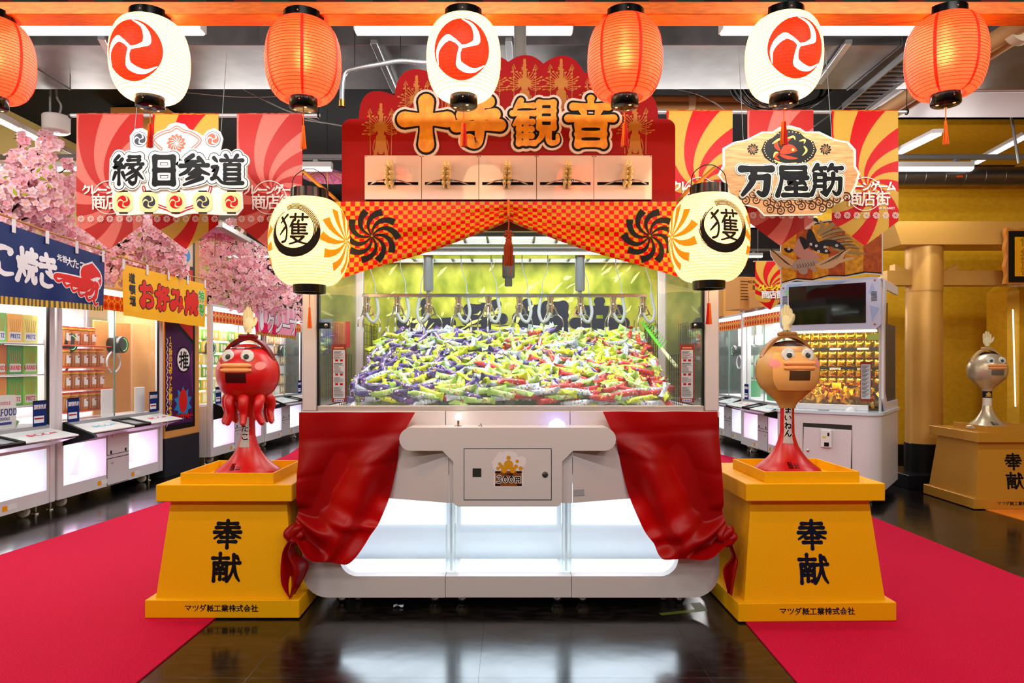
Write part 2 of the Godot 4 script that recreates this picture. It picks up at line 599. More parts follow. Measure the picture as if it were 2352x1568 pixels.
const GLYPH := {
	"十": [[5,42,95,42],[50,5,50,95]],
	"手": [[72,8,45,14,22,16],[18,36,84,34],[6,58,95,56],[50,14,54,50,52,85,44,93,32,86]],
	"観": [[22,6,10,24],[18,16,48,16],[5,32,50,32],[24,36,8,56],[18,50,18,95],[18,50,46,50],[18,65,44,65],[18,79,44,79],[18,94,50,94],[33,38,33,94],[60,10,60,62],[60,10,90,10],[90,10,90,62],[60,27,90,27],[60,44,90,44],[60,62,90,62],[68,64,64,82,50,96],[80,64,80,88,88,94,98,90,98,78]],
	"音": [[50,2,50,14],[14,18,86,18],[32,22,38,36],[68,22,62,36],[4,42,96,42],[24,54,24,96],[24,54,76,54],[76,54,76,96],[24,74,76,74],[24,94,76,94]],
	"縁": ITO + [[56,6,88,6],[88,6,84,28],[52,18,88,17],[46,32,98,30],[70,34,54,44],[64,42,76,60,76,86,66,96,58,88],[66,54,46,66],[72,66,46,84],[92,40,78,52],[76,52,98,78]],
	"日": [[22,8,22,94],[22,8,78,8],[78,8,78,94],[22,50,78,50],[22,92,78,92]],
	"参": [[46,2,24,22,72,20],[64,10,80,26],[8,36,92,34],[44,24,30,52,6,66],[54,34,70,52,96,64],[60,48,34,64],[66,62,26,80],[74,76,18,98]],
	"道": [[10,10,20,22],[6,40,22,40,12,68],[4,78,20,74,40,92,98,92],[46,2,54,12],[82,2,72,14],[32,18,98,18],[62,20,56,30],[44,32,44,80],[44,32,88,32],[88,32,88,80],[44,48,88,48],[44,63,88,63],[44,79,88,79]],
	"万": [[4,12,96,12],[36,40,84,38],[84,38,80,80,70,94,56,86],[42,14,38,52,8,94]],
	"屋": [[16,8,88,8],[88,8,88,26],[16,26,88,26],[16,8,16,50,4,96],[30,40,94,40],[56,42,38,58,86,56],[76,48,90,62],[32,74,90,74],[60,58,60,94],[22,95,98,95]],
	"筋": [[22,2,8,22],[18,12,46,12],[30,14,36,24],[66,2,54,22],[62,12,96,12],[76,14,82,24],[14,32,14,70,4,96],[14,32,44,32],[44,32,44,92],[44,92,34,88],[14,52,44,52],[14,70,44,70],[52,46,92,46],[92,46,90,84,80,96,70,86],[70,30,68,62,48,96]],
	"獲": [[30,4,8,30],[10,12,30,46,28,84,14,92],[28,42,6,68],[42,12,98,12],[58,2,58,22],[82,2,82,22],[54,22,42,44],[50,36,50,66],[70,24,66,34],[48,36,94,36],[50,46,90,46],[50,56,90,56],[50,66,96,66],[70,36,70,66],[46,76,86,76],[86,76,70,90,40,99],[52,78,70,92,98,99]],
	"奉": [[16,14,84,14],[10,28,90,28],[4,44,96,44],[50,4,44,36,4,66],[56,36,70,52,96,64],[28,62,72,62],[20,77,80,77],[50,50,50,98]],
	"献": [[2,18,56,18],[28,2,28,32],[8,34,8,96],[8,34,52,34],[52,34,52,92],[52,92,44,90],[20,40,26,50],[40,40,34,50],[18,56,44,56],[16,70,46,70],[30,52,30,90],[58,36,98,34],[76,6,76,44,68,74,54,96],[78,44,86,76,98,96],[86,12,94,24]],
	"マ": [[8,18,90,18],[90,18,74,44,48,62],[36,48,62,78]],
	"ツ": [[14,20,24,44],[44,14,54,40],[90,14,78,56,36,92]],
	"ッ": [[24,40,30,56],[46,36,54,54],[80,36,72,66,42,90]],
	"ダ": [[34,6,26,30,6,52],[30,22,74,22],[74,22,64,60,20,96],[34,44,58,62],[78,4,86,16],[92,2,99,13]],
	"紙": ITO + [[88,10,54,18],[54,18,54,90,72,80],[54,48,98,46],[74,16,80,66,90,92,99,84]],
	"工": [[12,16,88,16],[50,16,50,86],[4,88,96,88]],
	"業": [[38,2,38,20],[60,2,60,20],[18,6,26,18],[82,6,74,18],[6,22,94,22],[30,26,36,36],[70,26,64,36],[12,40,88,40],[18,54,82,54],[6,68,94,68],[50,40,50,98],[46,70,8,96],[54,70,94,96]],
	"株": [[4,28,44,28],[24,4,24,96],[24,32,4,70],[26,40,42,60],[60,8,50,28],[54,22,92,22],[46,46,98,46],[72,4,72,96],[70,50,48,84],[74,50,98,82]],
	"式": [[6,26,94,26],[14,50,54,50],[34,50,34,84],[8,90,58,80],[64,4,70,50,84,88,94,94,98,76],[78,6,90,18]],
	"会": [[50,4,34,28,4,48],[50,4,68,28,96,46],[30,44,70,44],[10,62,90,62],[44,64,24,92,78,86],[66,74,88,96]],
	"社": NE + [[50,40,94,40],[72,8,72,90],[44,92,99,92]],
	"こ": [[22,20,50,16,80,20,72,28],[20,64,24,82,50,90,86,84]],
	"焼": [[8,36,14,58],[38,28,30,48],[24,6,24,50,4,96],[26,58,40,80],[50,16,96,14],[72,2,72,30],[58,16,56,34],[86,14,86,32],[44,36,99,36],[46,54,96,54],[62,54,58,80,42,98],[80,54,80,86,88,94,98,90,98,78]],
	"き": [[20,18,82,14],[16,38,88,32],[44,2,60,34,76,62],[76,62,48,52],[26,66,28,88,56,95,76,90]],
	"元": [[22,12,80,12],[4,38,96,38],[36,40,30,74,4,96],[62,38,62,82,72,92,96,90,96,72]],
	"祖": NE + [[54,10,54,92],[54,10,88,10],[88,10,88,92],[54,36,88,36],[54,62,88,62],[44,93,99,93]],
	"大": [[6,34,94,34],[50,4,46,50,6,96],[52,40,66,72,96,95]],
	"た": [[8,26,56,22],[34,4,26,50,8,94],[56,46,92,42],[54,70,58,88,94,88]],
	"頓": [[4,20,44,14],[6,34,6,58,42,58],[42,32,42,60],[24,4,24,84,32,92,46,84],[50,8,99,8],[72,10,68,20],[56,22,56,74],[56,22,94,22],[94,22,94,74],[56,40,94,40],[56,56,94,56],[56,73,94,73],[64,78,50,96],[84,78,98,96]],
	"堀": [[2,30,38,30],[20,6,20,78],[2,84,40,76],[48,8,94,8],[94,8,94,28],[48,27,94,27],[48,8,48,60,38,96],[72,32,72,94],[56,40,56,60],[90,40,90,60],[56,60,90,60],[52,72,52,94],[94,72,94,94],[52,94,94,94]],
	"お": [[8,26,56,22],[32,4,32,88,18,90,8,78,26,62,60,52,86,62,86,84,60,92],[72,16,90,32]],
	"好": [[28,4,18,56,40,96],[42,28,36,66,6,94],[2,36,52,32],[56,12,92,12],[92,12,74,36],[74,36,76,84,66,94,56,86],[50,50,99,48]],
	"み": [[18,14,58,12],[58,12,40,60,18,86,6,72,18,58,50,62,96,76],[80,40,76,74,58,96]],
	"特": [[14,10,4,34],[8,26,42,26],[2,58,44,48],[24,4,24,96],[52,16,94,16],[72,2,72,34],[46,36,99,36],[46,58,99,58],[82,44,82,88],[82,88,70,90],[56,66,66,80]],
	"製": [[16,4,8,18],[12,10,50,10],[4,22,56,22],[32,2,32,50],[14,32,14,46],[14,32,52,32],[52,32,52,46],[66,6,66,36],[88,2,88,46],[88,46,80,46],[6,58,94,58],[50,50,50,58],[46,60,6,84],[34,74,34,96],[34,96,52,88],[84,64,60,76],[52,66,96,97]],
	"ク": [[36,6,28,32,8,54],[32,22,84,22],[84,22,70,64,26,96]],
	"グ": [[36,6,28,32,8,54],[32,22,76,22],[76,22,66,64,26,96],[80,4,86,14],[92,2,98,12]],
	"レ": [[22,8,22,88],[22,88,60,72,92,36]],
	"ー": [[8,50,92,50]],
	"プ": [[6,20,78,20],[78,20,66,62,24,94],[90,2,99,10,90,18,82,10,90,2]],
	"ン": [[12,18,36,34],[10,88,56,72,92,26]],
	"ゲ": [[30,8,22,36,4,56],[26,28,84,28],[60,28,54,68,26,96],[76,2,84,14],[90,0,98,12]],
	"ム": [[46,8,14,84],[8,86,88,76],[64,46,96,94]],
	"商": [[50,0,50,12],[6,14,94,14],[30,18,36,28],[70,18,64,28],[10,34,10,97],[10,34,90,34],[90,34,90,94],[90,94,80,92],[40,36,26,54],[58,36,62,48,76,52],[32,60,32,86],[32,60,68,60],[68,60,68,86],[32,84,68,84]],
	"店": [[52,0,52,14],[14,14,96,14],[14,14,14,60,2,96],[54,22,54,56],[54,38,86,38],[30,58,30,96],[30,58,84,58],[84,58,84,96],[30,92,84,92]],
	"街": [[20,2,4,24],[22,26,4,52],[14,46,14,96],[32,16,62,16],[47,4,47,40],[28,40,64,40],[32,62,62,62],[47,46,47,84],[26,90,66,82],[72,14,96,14],[68,42,99,42],[84,42,84,92],[84,92,74,90]],
	"う": [[34,6,62,14],[18,38,62,30,78,46,70,74,36,96]],
	"ま": [[18,20,82,20],[20,42,80,42],[52,4,52,78,38,92,20,84,32,70,56,74,86,92]],
	"い": [[14,18,14,60,28,84,36,68],[70,22,86,44,88,64]],
	"ね": [[26,4,26,96],[6,26,40,24],[40,24,24,56,4,82],[24,56,56,28,84,36,84,72,66,92,54,80,72,70,98,92]],
	"ん": [[52,4,28,50,8,94],[22,68,40,48,52,60,56,88,72,90,94,60]],
	"円": [[14,10,14,96],[14,10,86,10],[86,10,86,92],[86,92,76,90],[50,10,50,46],[14,46,86,46]],
	"推": [[4,28,38,28],[22,4,22,88],[22,88,12,84],[2,62,40,50],[56,4,42,32],[50,24,50,96],[74,6,68,20],[48,24,98,24],[50,46,94,46],[50,68,94,68],[50,92,99,92],[72,24,72,92]],
	"丁": [[6,16,94,16],[52,16,52,84],[52,84,38,78]],
	"横": [[4,28,40,28],[22,4,22,96],[22,32,4,70],[24,40,38,58],[48,14,96,14],[60,4,60,28],[84,4,84,28],[44,30,99,30],[52,40,52,76],[52,40,92,40],[92,40,92,76],[52,58,92,58],[52,76,92,76],[72,30,72,76],[60,82,46,97],[84,82,98,97]],
	"金": [[50,2,32,24,4,44],[50,2,68,24,96,42],[30,38,70,38],[14,56,86,56],[50,38,50,92],[26,64,34,82],[74,64,66,82],[6,93,94,93]],
	"黄": [[20,12,80,12],[36,2,36,24],[64,2,64,24],[6,26,94,26],[50,26,50,36],[24,40,24,76],[24,40,76,40],[76,40,76,76],[24,58,76,58],[24,75,76,75],[50,40,50,76],[36,82,16,97],[64,82,84,97]],
	"神": NE + [[52,20,52,70],[52,20,94,20],[94,20,94,70],[52,44,94,44],[52,68,94,68],[73,4,73,98]],
	"ゾ": [[10,18,24,42],[80,14,70,56,30,94],[84,2,90,12],[94,0,99,10]],
	"体": [[26,4,6,40],[18,28,18,96],[34,28,98,28],[66,4,66,96],[64,32,34,74],[68,32,98,70],[50,74,82,74]],
	"の": [[54,22,46,60,28,82,10,62,22,32,54,16,84,32,90,60,62,90]],
	"ロ": [[16,18,16,86],[16,18,84,18],[84,18,84,86],[16,84,84,84]],
	"ボ": [[8,28,86,28],[48,6,48,92],[48,92,38,86],[26,48,12,76],[70,48,86,76],[78,2,84,12],[90,0,97,10]],
	"ト": [[34,6,34,94],[36,38,76,56]],
	"が": [[6,30,60,28,54,84,40,92],[32,6,24,58,6,92],[72,28,88,56],[80,4,86,14],[92,2,98,12]],
	"織": ITO + [[46,14,72,14],[42,30,99,30],[48,44,48,84],[48,44,70,44],[70,44,70,84],[48,64,70,64],[48,83,70,83],[78,4,84,60,98,94],[94,48,66,96],[88,8,96,20]],
	"り": [[28,8,24,36,30,54],[68,6,72,50,62,78,40,96]],
	"な": [[8,24,50,20],[32,4,24,40,8,62],[66,18,86,30],[60,40,62,80,46,94,30,84,44,72,90,92]],
	"す": [[6,22,94,20],[56,4,58,58,42,66,36,52,48,40,60,52,56,80,32,97]],
	"ビ": [[16,10,16,78,30,88,84,86],[16,48,74,36],[78,6,86,18],[92,4,99,16]],
	"ピ": [[16,10,16,78,30,88,84,86],[16,48,74,36],[90,4,98,11,90,18,82,11,90,4]],
	"ラ": [[20,14,80,14],[10,38,86,38],[86,38,72,72,30,96]],
	"1": [[30,22,52,6],[52,6,52,94]],
	"5": [[78,8,30,8],[30,8,26,46],[26,46,54,38,78,58,70,86,44,95,22,86]],
	"|": [[50,4,50,96]],
}
func build_room() -> void:
	var fl := m("vinyl_floor", Color(0.14, 0.12, 0.115), 0.2)
	fl.albedo_texture = grain("floor", Color(0.3, 0.28, 0.27), Color(1, 1, 1), 0.025, 512, 6, Vector2(1, 3.0))
	fl.roughness_texture = grain("floor_rough", Color(0.6, 0.6, 0.6), Color(1, 1, 1), 0.012, 256, 4)
	fl.roughness = 0.21
	fl.uv1_triplanar = true
	fl.uv1_world_triplanar = true
	fl.uv1_scale = Vector3.ONE * 0.55
	fl.heightmap_enabled = true
	fl.heightmap_texture = grain("floor_bump", Color.BLACK, Color.WHITE, 0.03, 256, 3)
	fl.heightmap_scale = 0.04
	var slab := struct("floor", Mb.new().box(Vector3(0, -0.15, -4.5), Vector3(15, 0.29, 20)), m("floor_bed", Color(0.03, 0.03, 0.03), 0.9))
	# sheets of vinyl laid edge to edge
	var tile := Mb.new().box(Vector3(0, -0.0035, 0), Vector3(0.9131, 0.007, 0.9131), 0.0003).mesh()
	for ix in range(-7, 8):
		for iz in range(-4, 16):
			var o := part("floor_tile", tile, fl, slab)
			o.position = Vector3(0.33 + ix * 0.9135, 0, -0.47 - iz * 0.9135)
	var dark := m("dark_wall", Color(0.06, 0.06, 0.065), 0.7)
	struct("wall_back", Mb.new().box(Vector3(0, 2, -14.6), Vector3(15, 4.4, 0.2)), m("back_wall_paint", Color(0.22, 0.2, 0.2), 0.8))
	struct("wall_left", Mb.new().box(Vector3(-5.6, 2, -4.5), Vector3(0.2, 4.4, 20.4)), m("cream_wall", Color(0.78, 0.68, 0.4), 0.8))
	struct("wall_right", Mb.new().box(Vector3(7.2, 2, -4.5), Vector3(0.2, 4.4, 20.4)), gold_paper())
	struct("wall_front", Mb.new().box(Vector3(0, 2, 5.3), Vector3(15, 4.4, 0.2)), m("front_wall_paint", Color(0.5, 0.46, 0.44), 0.8))
	struct("ceiling", Mb.new().box(Vector3(0, 4.1, -4.5), Vector3(15, 0.2, 20.4)), m("black_ceiling", Color(0.035, 0.035, 0.037), 0.8))
	# carpets: long strips of red needle felt
	var felt := m("red_felt", Color(0.86, 0.0, 0.24), 0.95)
	felt.albedo_texture = grain("felt", Color(0.72, 0.7, 0.72), Color(1, 1, 1), 0.35, 256, 3)
	felt.uv1_triplanar = true
	felt.uv1_world_triplanar = true
	felt.uv1_scale = Vector3.ONE * 1.6
	felt.heightmap_enabled = true
	felt.heightmap_texture = grain("felt_bump", Color.BLACK, Color.WHITE, 0.4, 256, 2)
	felt.heightmap_scale = 0.2
	var c1 := Mb.new().extrude(ground_poly([315, 1568, 492, 1423, 560, 1375, 700, 1160, 760, 1000, 690, 1025, 660, 1046, 385, 1152, 0, 1276, -600, 1460, -300, 2100]), 0.0, 0.006, flat_frame())
	single("carpet_runner", c1, felt, "red carpet runner crossing the floor below the octopus figure's pedestal", "carpet")
	var c2 := Mb.new().extrude(ground_poly([1700, 1416, 1830, 1568, 2300, 2118, 2900, 1560, 2352, 1330, 1990, 1182, 1700, 1055, 1640, 1040, 1600, 1040]), 0.0, 0.006, flat_frame())
	single("carpet_runner", c2, felt, "red carpet runner passing under the pedestal of the tan figure", "carpet")
	var c3 := Mb.new().extrude(ground_poly([2262, 1170, 2352, 1196, 2700, 1290, 2900, 1170, 2500, 1120]), 0.0, 0.006, flat_frame())
	single("carpet_runner", c3, m("orange_felt", Color(0.9, 0.5, 0.12), 0.95), "small orange carpet in front of the gold torii pedestal", "carpet")
	# strips of tape and litter
	single("floor_tape", Mb.new().extrude(ground_poly([1513, 1408, 1596, 1399, 1586, 1385, 1608, 1383, 1626, 1402, 1520, 1413]), 0.0, 0.0007, flat_frame()), m("green_tape", Color(0.3, 0.36, 0.08), 0.35), "green adhesive tape corner stuck on the dark floor under the crane machine", "tape")
	single("torn_wrapper", Mb.new().sheet(6, 4, func(u, w): return Vector3(u * 0.05 - 0.025, 0.004 + 0.006 * sin(u * 7 + w * 5) + 0.006, w * 0.018)), m("clear_scrap", Color(0.8, 0.8, 0.85), 0.3), "crumpled scrap of clear wrapper on floor below crane machine", "scrap", at(916, 1393, 3.55) * Vector3(1, 0, 1))

func flat_frame() -> Transform3D:
	return Transform3D(Basis(Vector3.RIGHT, Vector3(0, 0, -1), Vector3.UP), Vector3.ZERO)

func ground_poly(px: Array) -> PackedVector2Array:
	var p := PackedVector2Array()
	for k in range(0, px.size(), 2):
		var d: float = F * EYE / (px[k + 1] - 830.0)
		p.append(Vector2((px[k] - 1173.0) * d / F, d))
	return p

func gold_paper() -> StandardMaterial3D:
	if mats.has("gold_paper"):
		return mats["gold_paper"]
	var g := m("gold_paper", Color(0.95, 0.74, 0.14), 0.45, 0.15)
	g.albedo_texture = grain("gold", Color(0.92, 0.92, 0.92), Color(1, 1, 1), 0.05, 256, 5, Vector2(1, 1.6))
	g.uv1_triplanar = true
	g.uv1_world_triplanar = true
	g.uv1_scale = Vector3.ONE * 0.8
	return g

func build_ceiling() -> void:
	# rows of tube lamps on rails
	var white := m("lamp_white", Color(0.85, 0.85, 0.85), 0.45)
	var tube_glow := glow("tube_lamp_glow", Color(1.0, 0.99, 0.96), 3.0)
	var body := Mb.new()
	body.extrude(poly([-0.035, 0.0, 0.035, 0.0, 0.028, 0.05, -0.028, 0.05]), -0.6, 0.6, Transform3D(Basis(Vector3.UP, PI / 2), Vector3.ZERO))
	for e in [-0.602, 0.602]:
		body.box(Vector3(e, 0.015, 0), Vector3(0.008, 0.07, 0.075), 0.003)
	var body_mesh := body.mesh()
	var diff_mesh := Mb.new().extrude(poly([0.033, 0.0, 0.03, -0.022, 0.018, -0.032, -0.018, -0.032, -0.03, -0.022, -0.033, 0.0]), -0.597, 0.597, Transform3D(Basis(Vector3.UP, PI / 2), Vector3.ZERO)).mesh()
	var clip := Mb.new().box(Vector3(0, 0.065, 0), Vector3(0.05, 0.03, 0.05), 0.004).mesh()
	var rows := [[-1.69, "behind the viewer"], [1.09, "above the viewer"], [3.87, ""], [6.65, ""], [9.43, ""], [12.2, ""]]
	var cols := [-4.34, -2.31, -0.26, 1.77, 3.8]
	var seen_row := {3.87: "front row of ceiling lamps above the lanterns", 6.65: "second row of ceiling lamps", 9.43: "third row of ceiling lamps", 12.2: "far row of ceiling lamps", 1.09: "row of ceiling lamps over the aisle", -1.69: "row of ceiling lamps over the entrance"}
	var words := ["far left lamp", "second lamp from the left", "middle lamp", "second lamp from the right", "far right lamp"]
	for r in rows:
		for c in cols.size():
			var t := thing("tube_lamp", "white tube lamp, %s, %s" % [words[c], seen_row[r[0]]], "lamp", Vector3(cols[c], 3.1, -r[0]), 0.0, "tube lamps on the ceiling rails")
			part("housing", body_mesh, white, t)
			part("diffuser", diff_mesh, tube_glow, t)
			part("clip", clip, m("zinc", Color(0.62, 0.63, 0.64), 0.35, 0.9), t, "", Vector3(-0.45, 0, 0))
			part("clip", clip, m("zinc"), t, "", Vector3(0.45, 0, 0))
			# the diffuser throws its light to both sides and down
			for sd in [-1.0, 1.0]:
				area(Vector3(0, -0.04, sd * 0.04), Vector2(1.15, 0.05), Vector3(0, -0.5, sd * 0.86), 1.55, Color(1.0, 0.985, 0.97), t)
		var rail := Mb.new().box(Vector3(0, 3.2, -r[0]), Vector3(12.6, 0.045, 0.04), 0.003)
		single("lamp_rail", rail, m("rail_grey", Color(0.5, 0.5, 0.5), 0.4, 0.3), "grey steel rail carrying the %s" % seen_row[r[0]], "rail")
	# galvanised duct
	var galv := m("galvanised", Color(0.47, 0.455, 0.455), 0.32, 0.85)
	galv.albedo_texture = grain("galv", Color(0.88, 0.87, 0.88), Color(1, 1, 1), 0.02, 256, 3)
	galv.roughness_texture = grain("galv_r", Color(0.75, 0.75, 0.75), Color(1, 1, 1), 0.03, 256, 2)
	galv.roughness = 0.4
	galv.uv1_triplanar = true
	galv.uv1_world_triplanar = true
	galv.uv1_scale = Vector3.ONE * 0.6
	var duct := thing("air_duct", "wide galvanised steel air duct crossing the ceiling behind the lanterns", "duct", Vector3(0, 3.35, -5.0))
	for k in 6:
		part("duct_section", Mb.new().box(Vector3(-4.4 + k * 2.0, 0.2, 0), Vector3(1.985, 0.4, 0.75), 0.004), galv, duct)
		if k < 5:
			part("flange", Mb.new().box(Vector3(-3.4 + k * 2.0, 0.2, 0), Vector3(0.014, 0.416, 0.766), 0.003), galv, duct)
const CD := 3.5   # distance of the cabinet's front plane
func cl(px: float, py: float, d := CD) -> Vector3:
	return at(px, py, d) + Vector3(0, 0, CD)

func build_cabinet() -> void:
	var t := thing("crane_game", "large white crane game cabinet full of snack sticks with glowing base", "crane game", Vector3(0, 0, -CD))
	var white := m("cabinet_white", Color(0.8, 0.765, 0.765), 0.32)
	white.clearcoat_enabled = true
	white.clearcoat = 0.25
	white.clearcoat_roughness = 0.15
	var chrome := m("chrome", Color(0.8, 0.78, 0.76), 0.12, 1.0)
	var W := 1.048
	var y0 := 0.0644
	# lower bezel in three pieces: an upright at each end joined by a low rail
	var yi := 0.1716
	var xl := -0.86
	var xr := 0.842
	var cut := [-0.329, 0.306]
	var r := 0.13
	var ri := 0.09
	var left := PackedVector2Array()
	left.append_array(arc(Vector2(-W + r, y0 + r), r, PI, 1.5 * PI))
	left.append_array(poly([cut[0] - 0.001, y0, cut[0] - 0.001, yi]))
	left.append_array(arc(Vector2(xl + ri, yi + ri), ri, 1.5 * PI, PI))
	left.append_array(poly([xl, 0.97, -W, 0.97]))
	part("bezel_panel", Mb.new().extrude(left, -0.06, 0.0), white, t)
	part("bezel_panel", Mb.new().box(Vector3((cut[0] + cut[1]) * 0.5, (y0 + yi) * 0.5, -0.03), Vector3(cut[1] - cut[0] - 0.003, yi - y0, 0.06), 0.001), white, t)
	var right := PackedVector2Array()
	right.append_array(poly([cut[1] + 0.001, y0]))
	right.append_array(arc(Vector2(W - r, y0 + r), r, 1.5 * PI, TAU))
	right.append_array(poly([W, 0.97, xr, 0.97]))
	right.append_array(arc(Vector2(xr - ri, yi + ri), ri, TAU, 1.5 * PI))
	right.append_array(poly([cut[1] + 0.001, yi]))
	part("bezel_panel", Mb.new().extrude(right, -0.06, 0.0), white, t)
	# sides, back and underside of the lower body
	for s in [-1.0, 1.0]:
		part("side_panel", Mb.new().box(Vector3(s * (W - 0.012), 0.585, -0.66), Vector3(0.024, 0.77, 1.19), 0.003), white, t)
	part("back_panel", Mb.new().box(Vector3(0, 0.53, -1.25), Vector3(2 * W - 0.06, 0.9, 0.02)), white, t)
	part("underside", Mb.new().box(Vector3(0, 0.09, -0.66), Vector3(2 * W - 0.28, 0.03, 1.18)), white, t)
	# the lit recess
	var lit := glow("base_light", Color(0.88, 0.95, 1.0), 1.05)
	var acryl := m("white_acrylic", Color(0.9, 0.93, 0.95), 0.18)
	part("recess_back", Mb.new().box(Vector3(0, 0.36, -0.33), Vector3(1.95, 0.54, 0.02)), acryl, t)
	for q in [[-0.93, -0.35], [-0.27, 0.25], [0.33, 0.93]]:
		part("light_panel", Mb.new().box(Vector3((q[0] + q[1]) * 0.5, 0.47, -0.312), Vector3(q[1] - q[0], 0.22, 0.012), 0.002), lit, t)
		part("floor_light_panel", Mb.new().box(Vector3((q[0] + q[1]) * 0.5, 0.18, -0.16), Vector3(q[1] - q[0], 0.012, 0.2), 0.002), lit, t)
		area(Vector3((q[0] + q[1]) * 0.5, 0.47, -0.295), Vector2(q[1] - q[0], 0.2), Vector3(0, -0.1, 1), 0.19, Color(0.88, 0.95, 1.0), t)
	part("recess_floor", Mb.new().box(Vector3(0, 0.162, -0.2), Vector3(1.96, 0.018, 0.27)), acryl, t)
	for x in [-0.329, -0.285, 0.265, 0.306]:
		part("recess_post", Mb.new().box(Vector3(x, 0.36, -0.08), Vector3(0.008, 0.4, 0.03), 0.001), glass("post_acrylic", 0.25), t)
	for x in [-0.307, 0.286]:
		part("recess_strip", Mb.new().box(Vector3(x, 0.36, -0.1), Vector3(0.014, 0.4, 0.006), 0.001), acryl, t)
	# wall behind the console, with two seams
	for q in [[-W, -0.329], [-0.326, 0.297], [0.3, W]]:
		part("apron_panel", Mb.new().box(Vector3((q[0] + q[1]) * 0.5, 0.885, -0.02), Vector3(q[1] - q[0], 0.23, 0.04), 0.0015), white, t)
	# console housing: folded sheet, its sides drawn back
	var hb := 0.567
	var ht := 0.84
	var hz := 0.135
	for s in [-1.0, 1.0]:
		var mb := Mb.new()
		for q in [[0.24, hz, 0.297, hz], [0.3, hz, 0.66, 0.0]]:
			mb.quad(Vector3(s * q[0], ht, q[1]), Vector3(s * q[2], ht, q[3]), Vector3(s * q[2], hb, q[3]), Vector3(s * q[0], hb, q[1]), Vector3(s * (q[1] - q[3]), 0, q[2] - q[0]).normalized())
			mb.quad(Vector3(s * q[0], ht, q[1] - 0.012), Vector3(s * q[2], ht, q[3] - 0.012), Vector3(s * q[2], hb, q[3] - 0.012), Vector3(s * q[0], hb, q[1] - 0.012), -Vector3(s * (q[1] - q[3]), 0, q[2] - q[0]).normalized())
			mb.quad(Vector3(s * q[0], hb, q[1]), Vector3(s * q[2], hb, q[3]), Vector3(s * q[2], hb, q[3] - 0.012), Vector3(s * q[0], hb, q[1] - 0.012), Vector3.DOWN)
		part("console_flank", mb, white, t)
	part("flank_label", Mb.new().quad(Vector3(0.305, 0.63, 0.1352), Vector3(0.357, 0.63, 0.1162), Vector3(0.357, 0.6, 0.1162), Vector3(0.305, 0.6, 0.1352)), m("grey_label", Color(0.62, 0.62, 0.64), 0.5), t, "small grey type label with bar code")
	# T-shaped console
	var s3 := 3.34 / F
	var X := func(px): return (px - 1173.0) * s3
	var Y := func(py): return EYE - (py - 830.0) * s3
	var tp := PackedVector2Array()
	var rr := 26.5 * s3
	tp.append_array(arc(Vector2(X.call(1415) - rr, Y.call(1008.5)), rr, -0.5 * PI, 0.5 * PI, 10))
	tp.append_array(arc(Vector2(X.call(917) + rr, Y.call(1008.5)), rr, 0.5 * PI, 1.5 * PI, 10))
	tp.append_array(poly([X.call(1016), Y.call(1035), X.call(1041), Y.call(1060)]))
	var rc := 0.03
	tp.append_array(arc(Vector2(X.call(1041) + rc, Y.call(1163) + rc), rc, PI, 1.5 * PI))
	tp.append_array(arc(Vector2(X.call(1291) - rc, Y.call(1163) + rc), rc, 1.5 * PI, TAU))
	tp.append_array(poly([X.call(1291), Y.call(1060), X.call(1316), Y.call(1035)]))
	var con := part("console", Mb.new().extrude(tp, 0.0, 0.16), white, t)
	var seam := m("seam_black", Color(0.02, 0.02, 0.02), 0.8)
	part("door_gap_shade", Mb.new().box(Vector3(X.call(1166), Y.call(1089), 0.1602), Vector3(202 * s3, 119 * s3, 0.0008)), seam, con)  # black sheet behind the door, painted as the shade in its gap
	var door := part("console_door", Mb.new().box(Vector3(X.call(1166), Y.call(1089), 0.1615), Vector3(199 * s3, 116 * s3, 0.0024), 0.001), white, con)
	part("coin_slot", Mb.new().box(Vector3(X.call(1095.5), Y.call(1085), 0.163), Vector3(20 * s3, 20 * s3, 0.001)), m("slot_dark", Color(0.16, 0.16, 0.15), 0.3), t)
	var lock := Mb.new().lathe([Vector2(0.0, 0.008), Vector2(0.006, 0.008), Vector2(0.007, 0.005), Vector2(0.014, 0.004), Vector2(0.015, 0.0)], 16, Transform3D(Basis(Vector3.RIGHT, PI / 2), Vector3(X.call(1252), Y.call(1089), 0.1627)))
	part("lock", lock, chrome, t)
	sticker_300(t, Transform3D(Basis(), Vector3(X.call(1168), Y.call(1085), 0.1628)), s3)
	# stick, key switch and push button on the console
	var cy: float = Y.call(982)
	var stk := Mb.new()
	stk.lathe([Vector2(0.02, 0.0), Vector2(0.019, 0.003), Vector2(0.006, 0.005), Vector2(0.0055, 0.03)], 16)
	part("stick_shaft", stk, chrome, t, "", Vector3(X.call(1053) * 1.03, cy, 0.07))
	part("stick_ball", Mb.new().ball(Vector3(0, 0.045, 0), Vector3.ONE * 0.0185, 18, 12), glow("stick_glow", Color(1.0, 0.98, 0.93), 0.7), t, "glowing clear ball of the control stick", Vector3(X.call(1053) * 1.03, cy, 0.07))
	omni(Vector3(X.call(1053) * 1.03, cy + 0.045, 0.07), 0.0025, Color(1, 0.98, 0.93), 0.015, t)
	part("key_switch", Mb.new().lathe([Vector2(0.0, 0.015), Vector2(0.003, 0.015), Vector2(0.0035, 0.006), Vector2(0.007, 0.005), Vector2(0.008, 0.0)], 10).box(Vector3(-0.008, 0.004, 0), Vector3(0.012, 0.004, 0.006), 0.001), chrome, t, "", Vector3(X.call(1105) * 1.03, cy, 0.09))
	var bt := Mb.new().lathe([Vector2(0.0, 0.037), Vector2(0.014, 0.035), Vector2(0.018, 0.029), Vector2(0.03, 0.024), Vector2(0.04, 0.012), Vector2(0.043, 0.0)], 28)
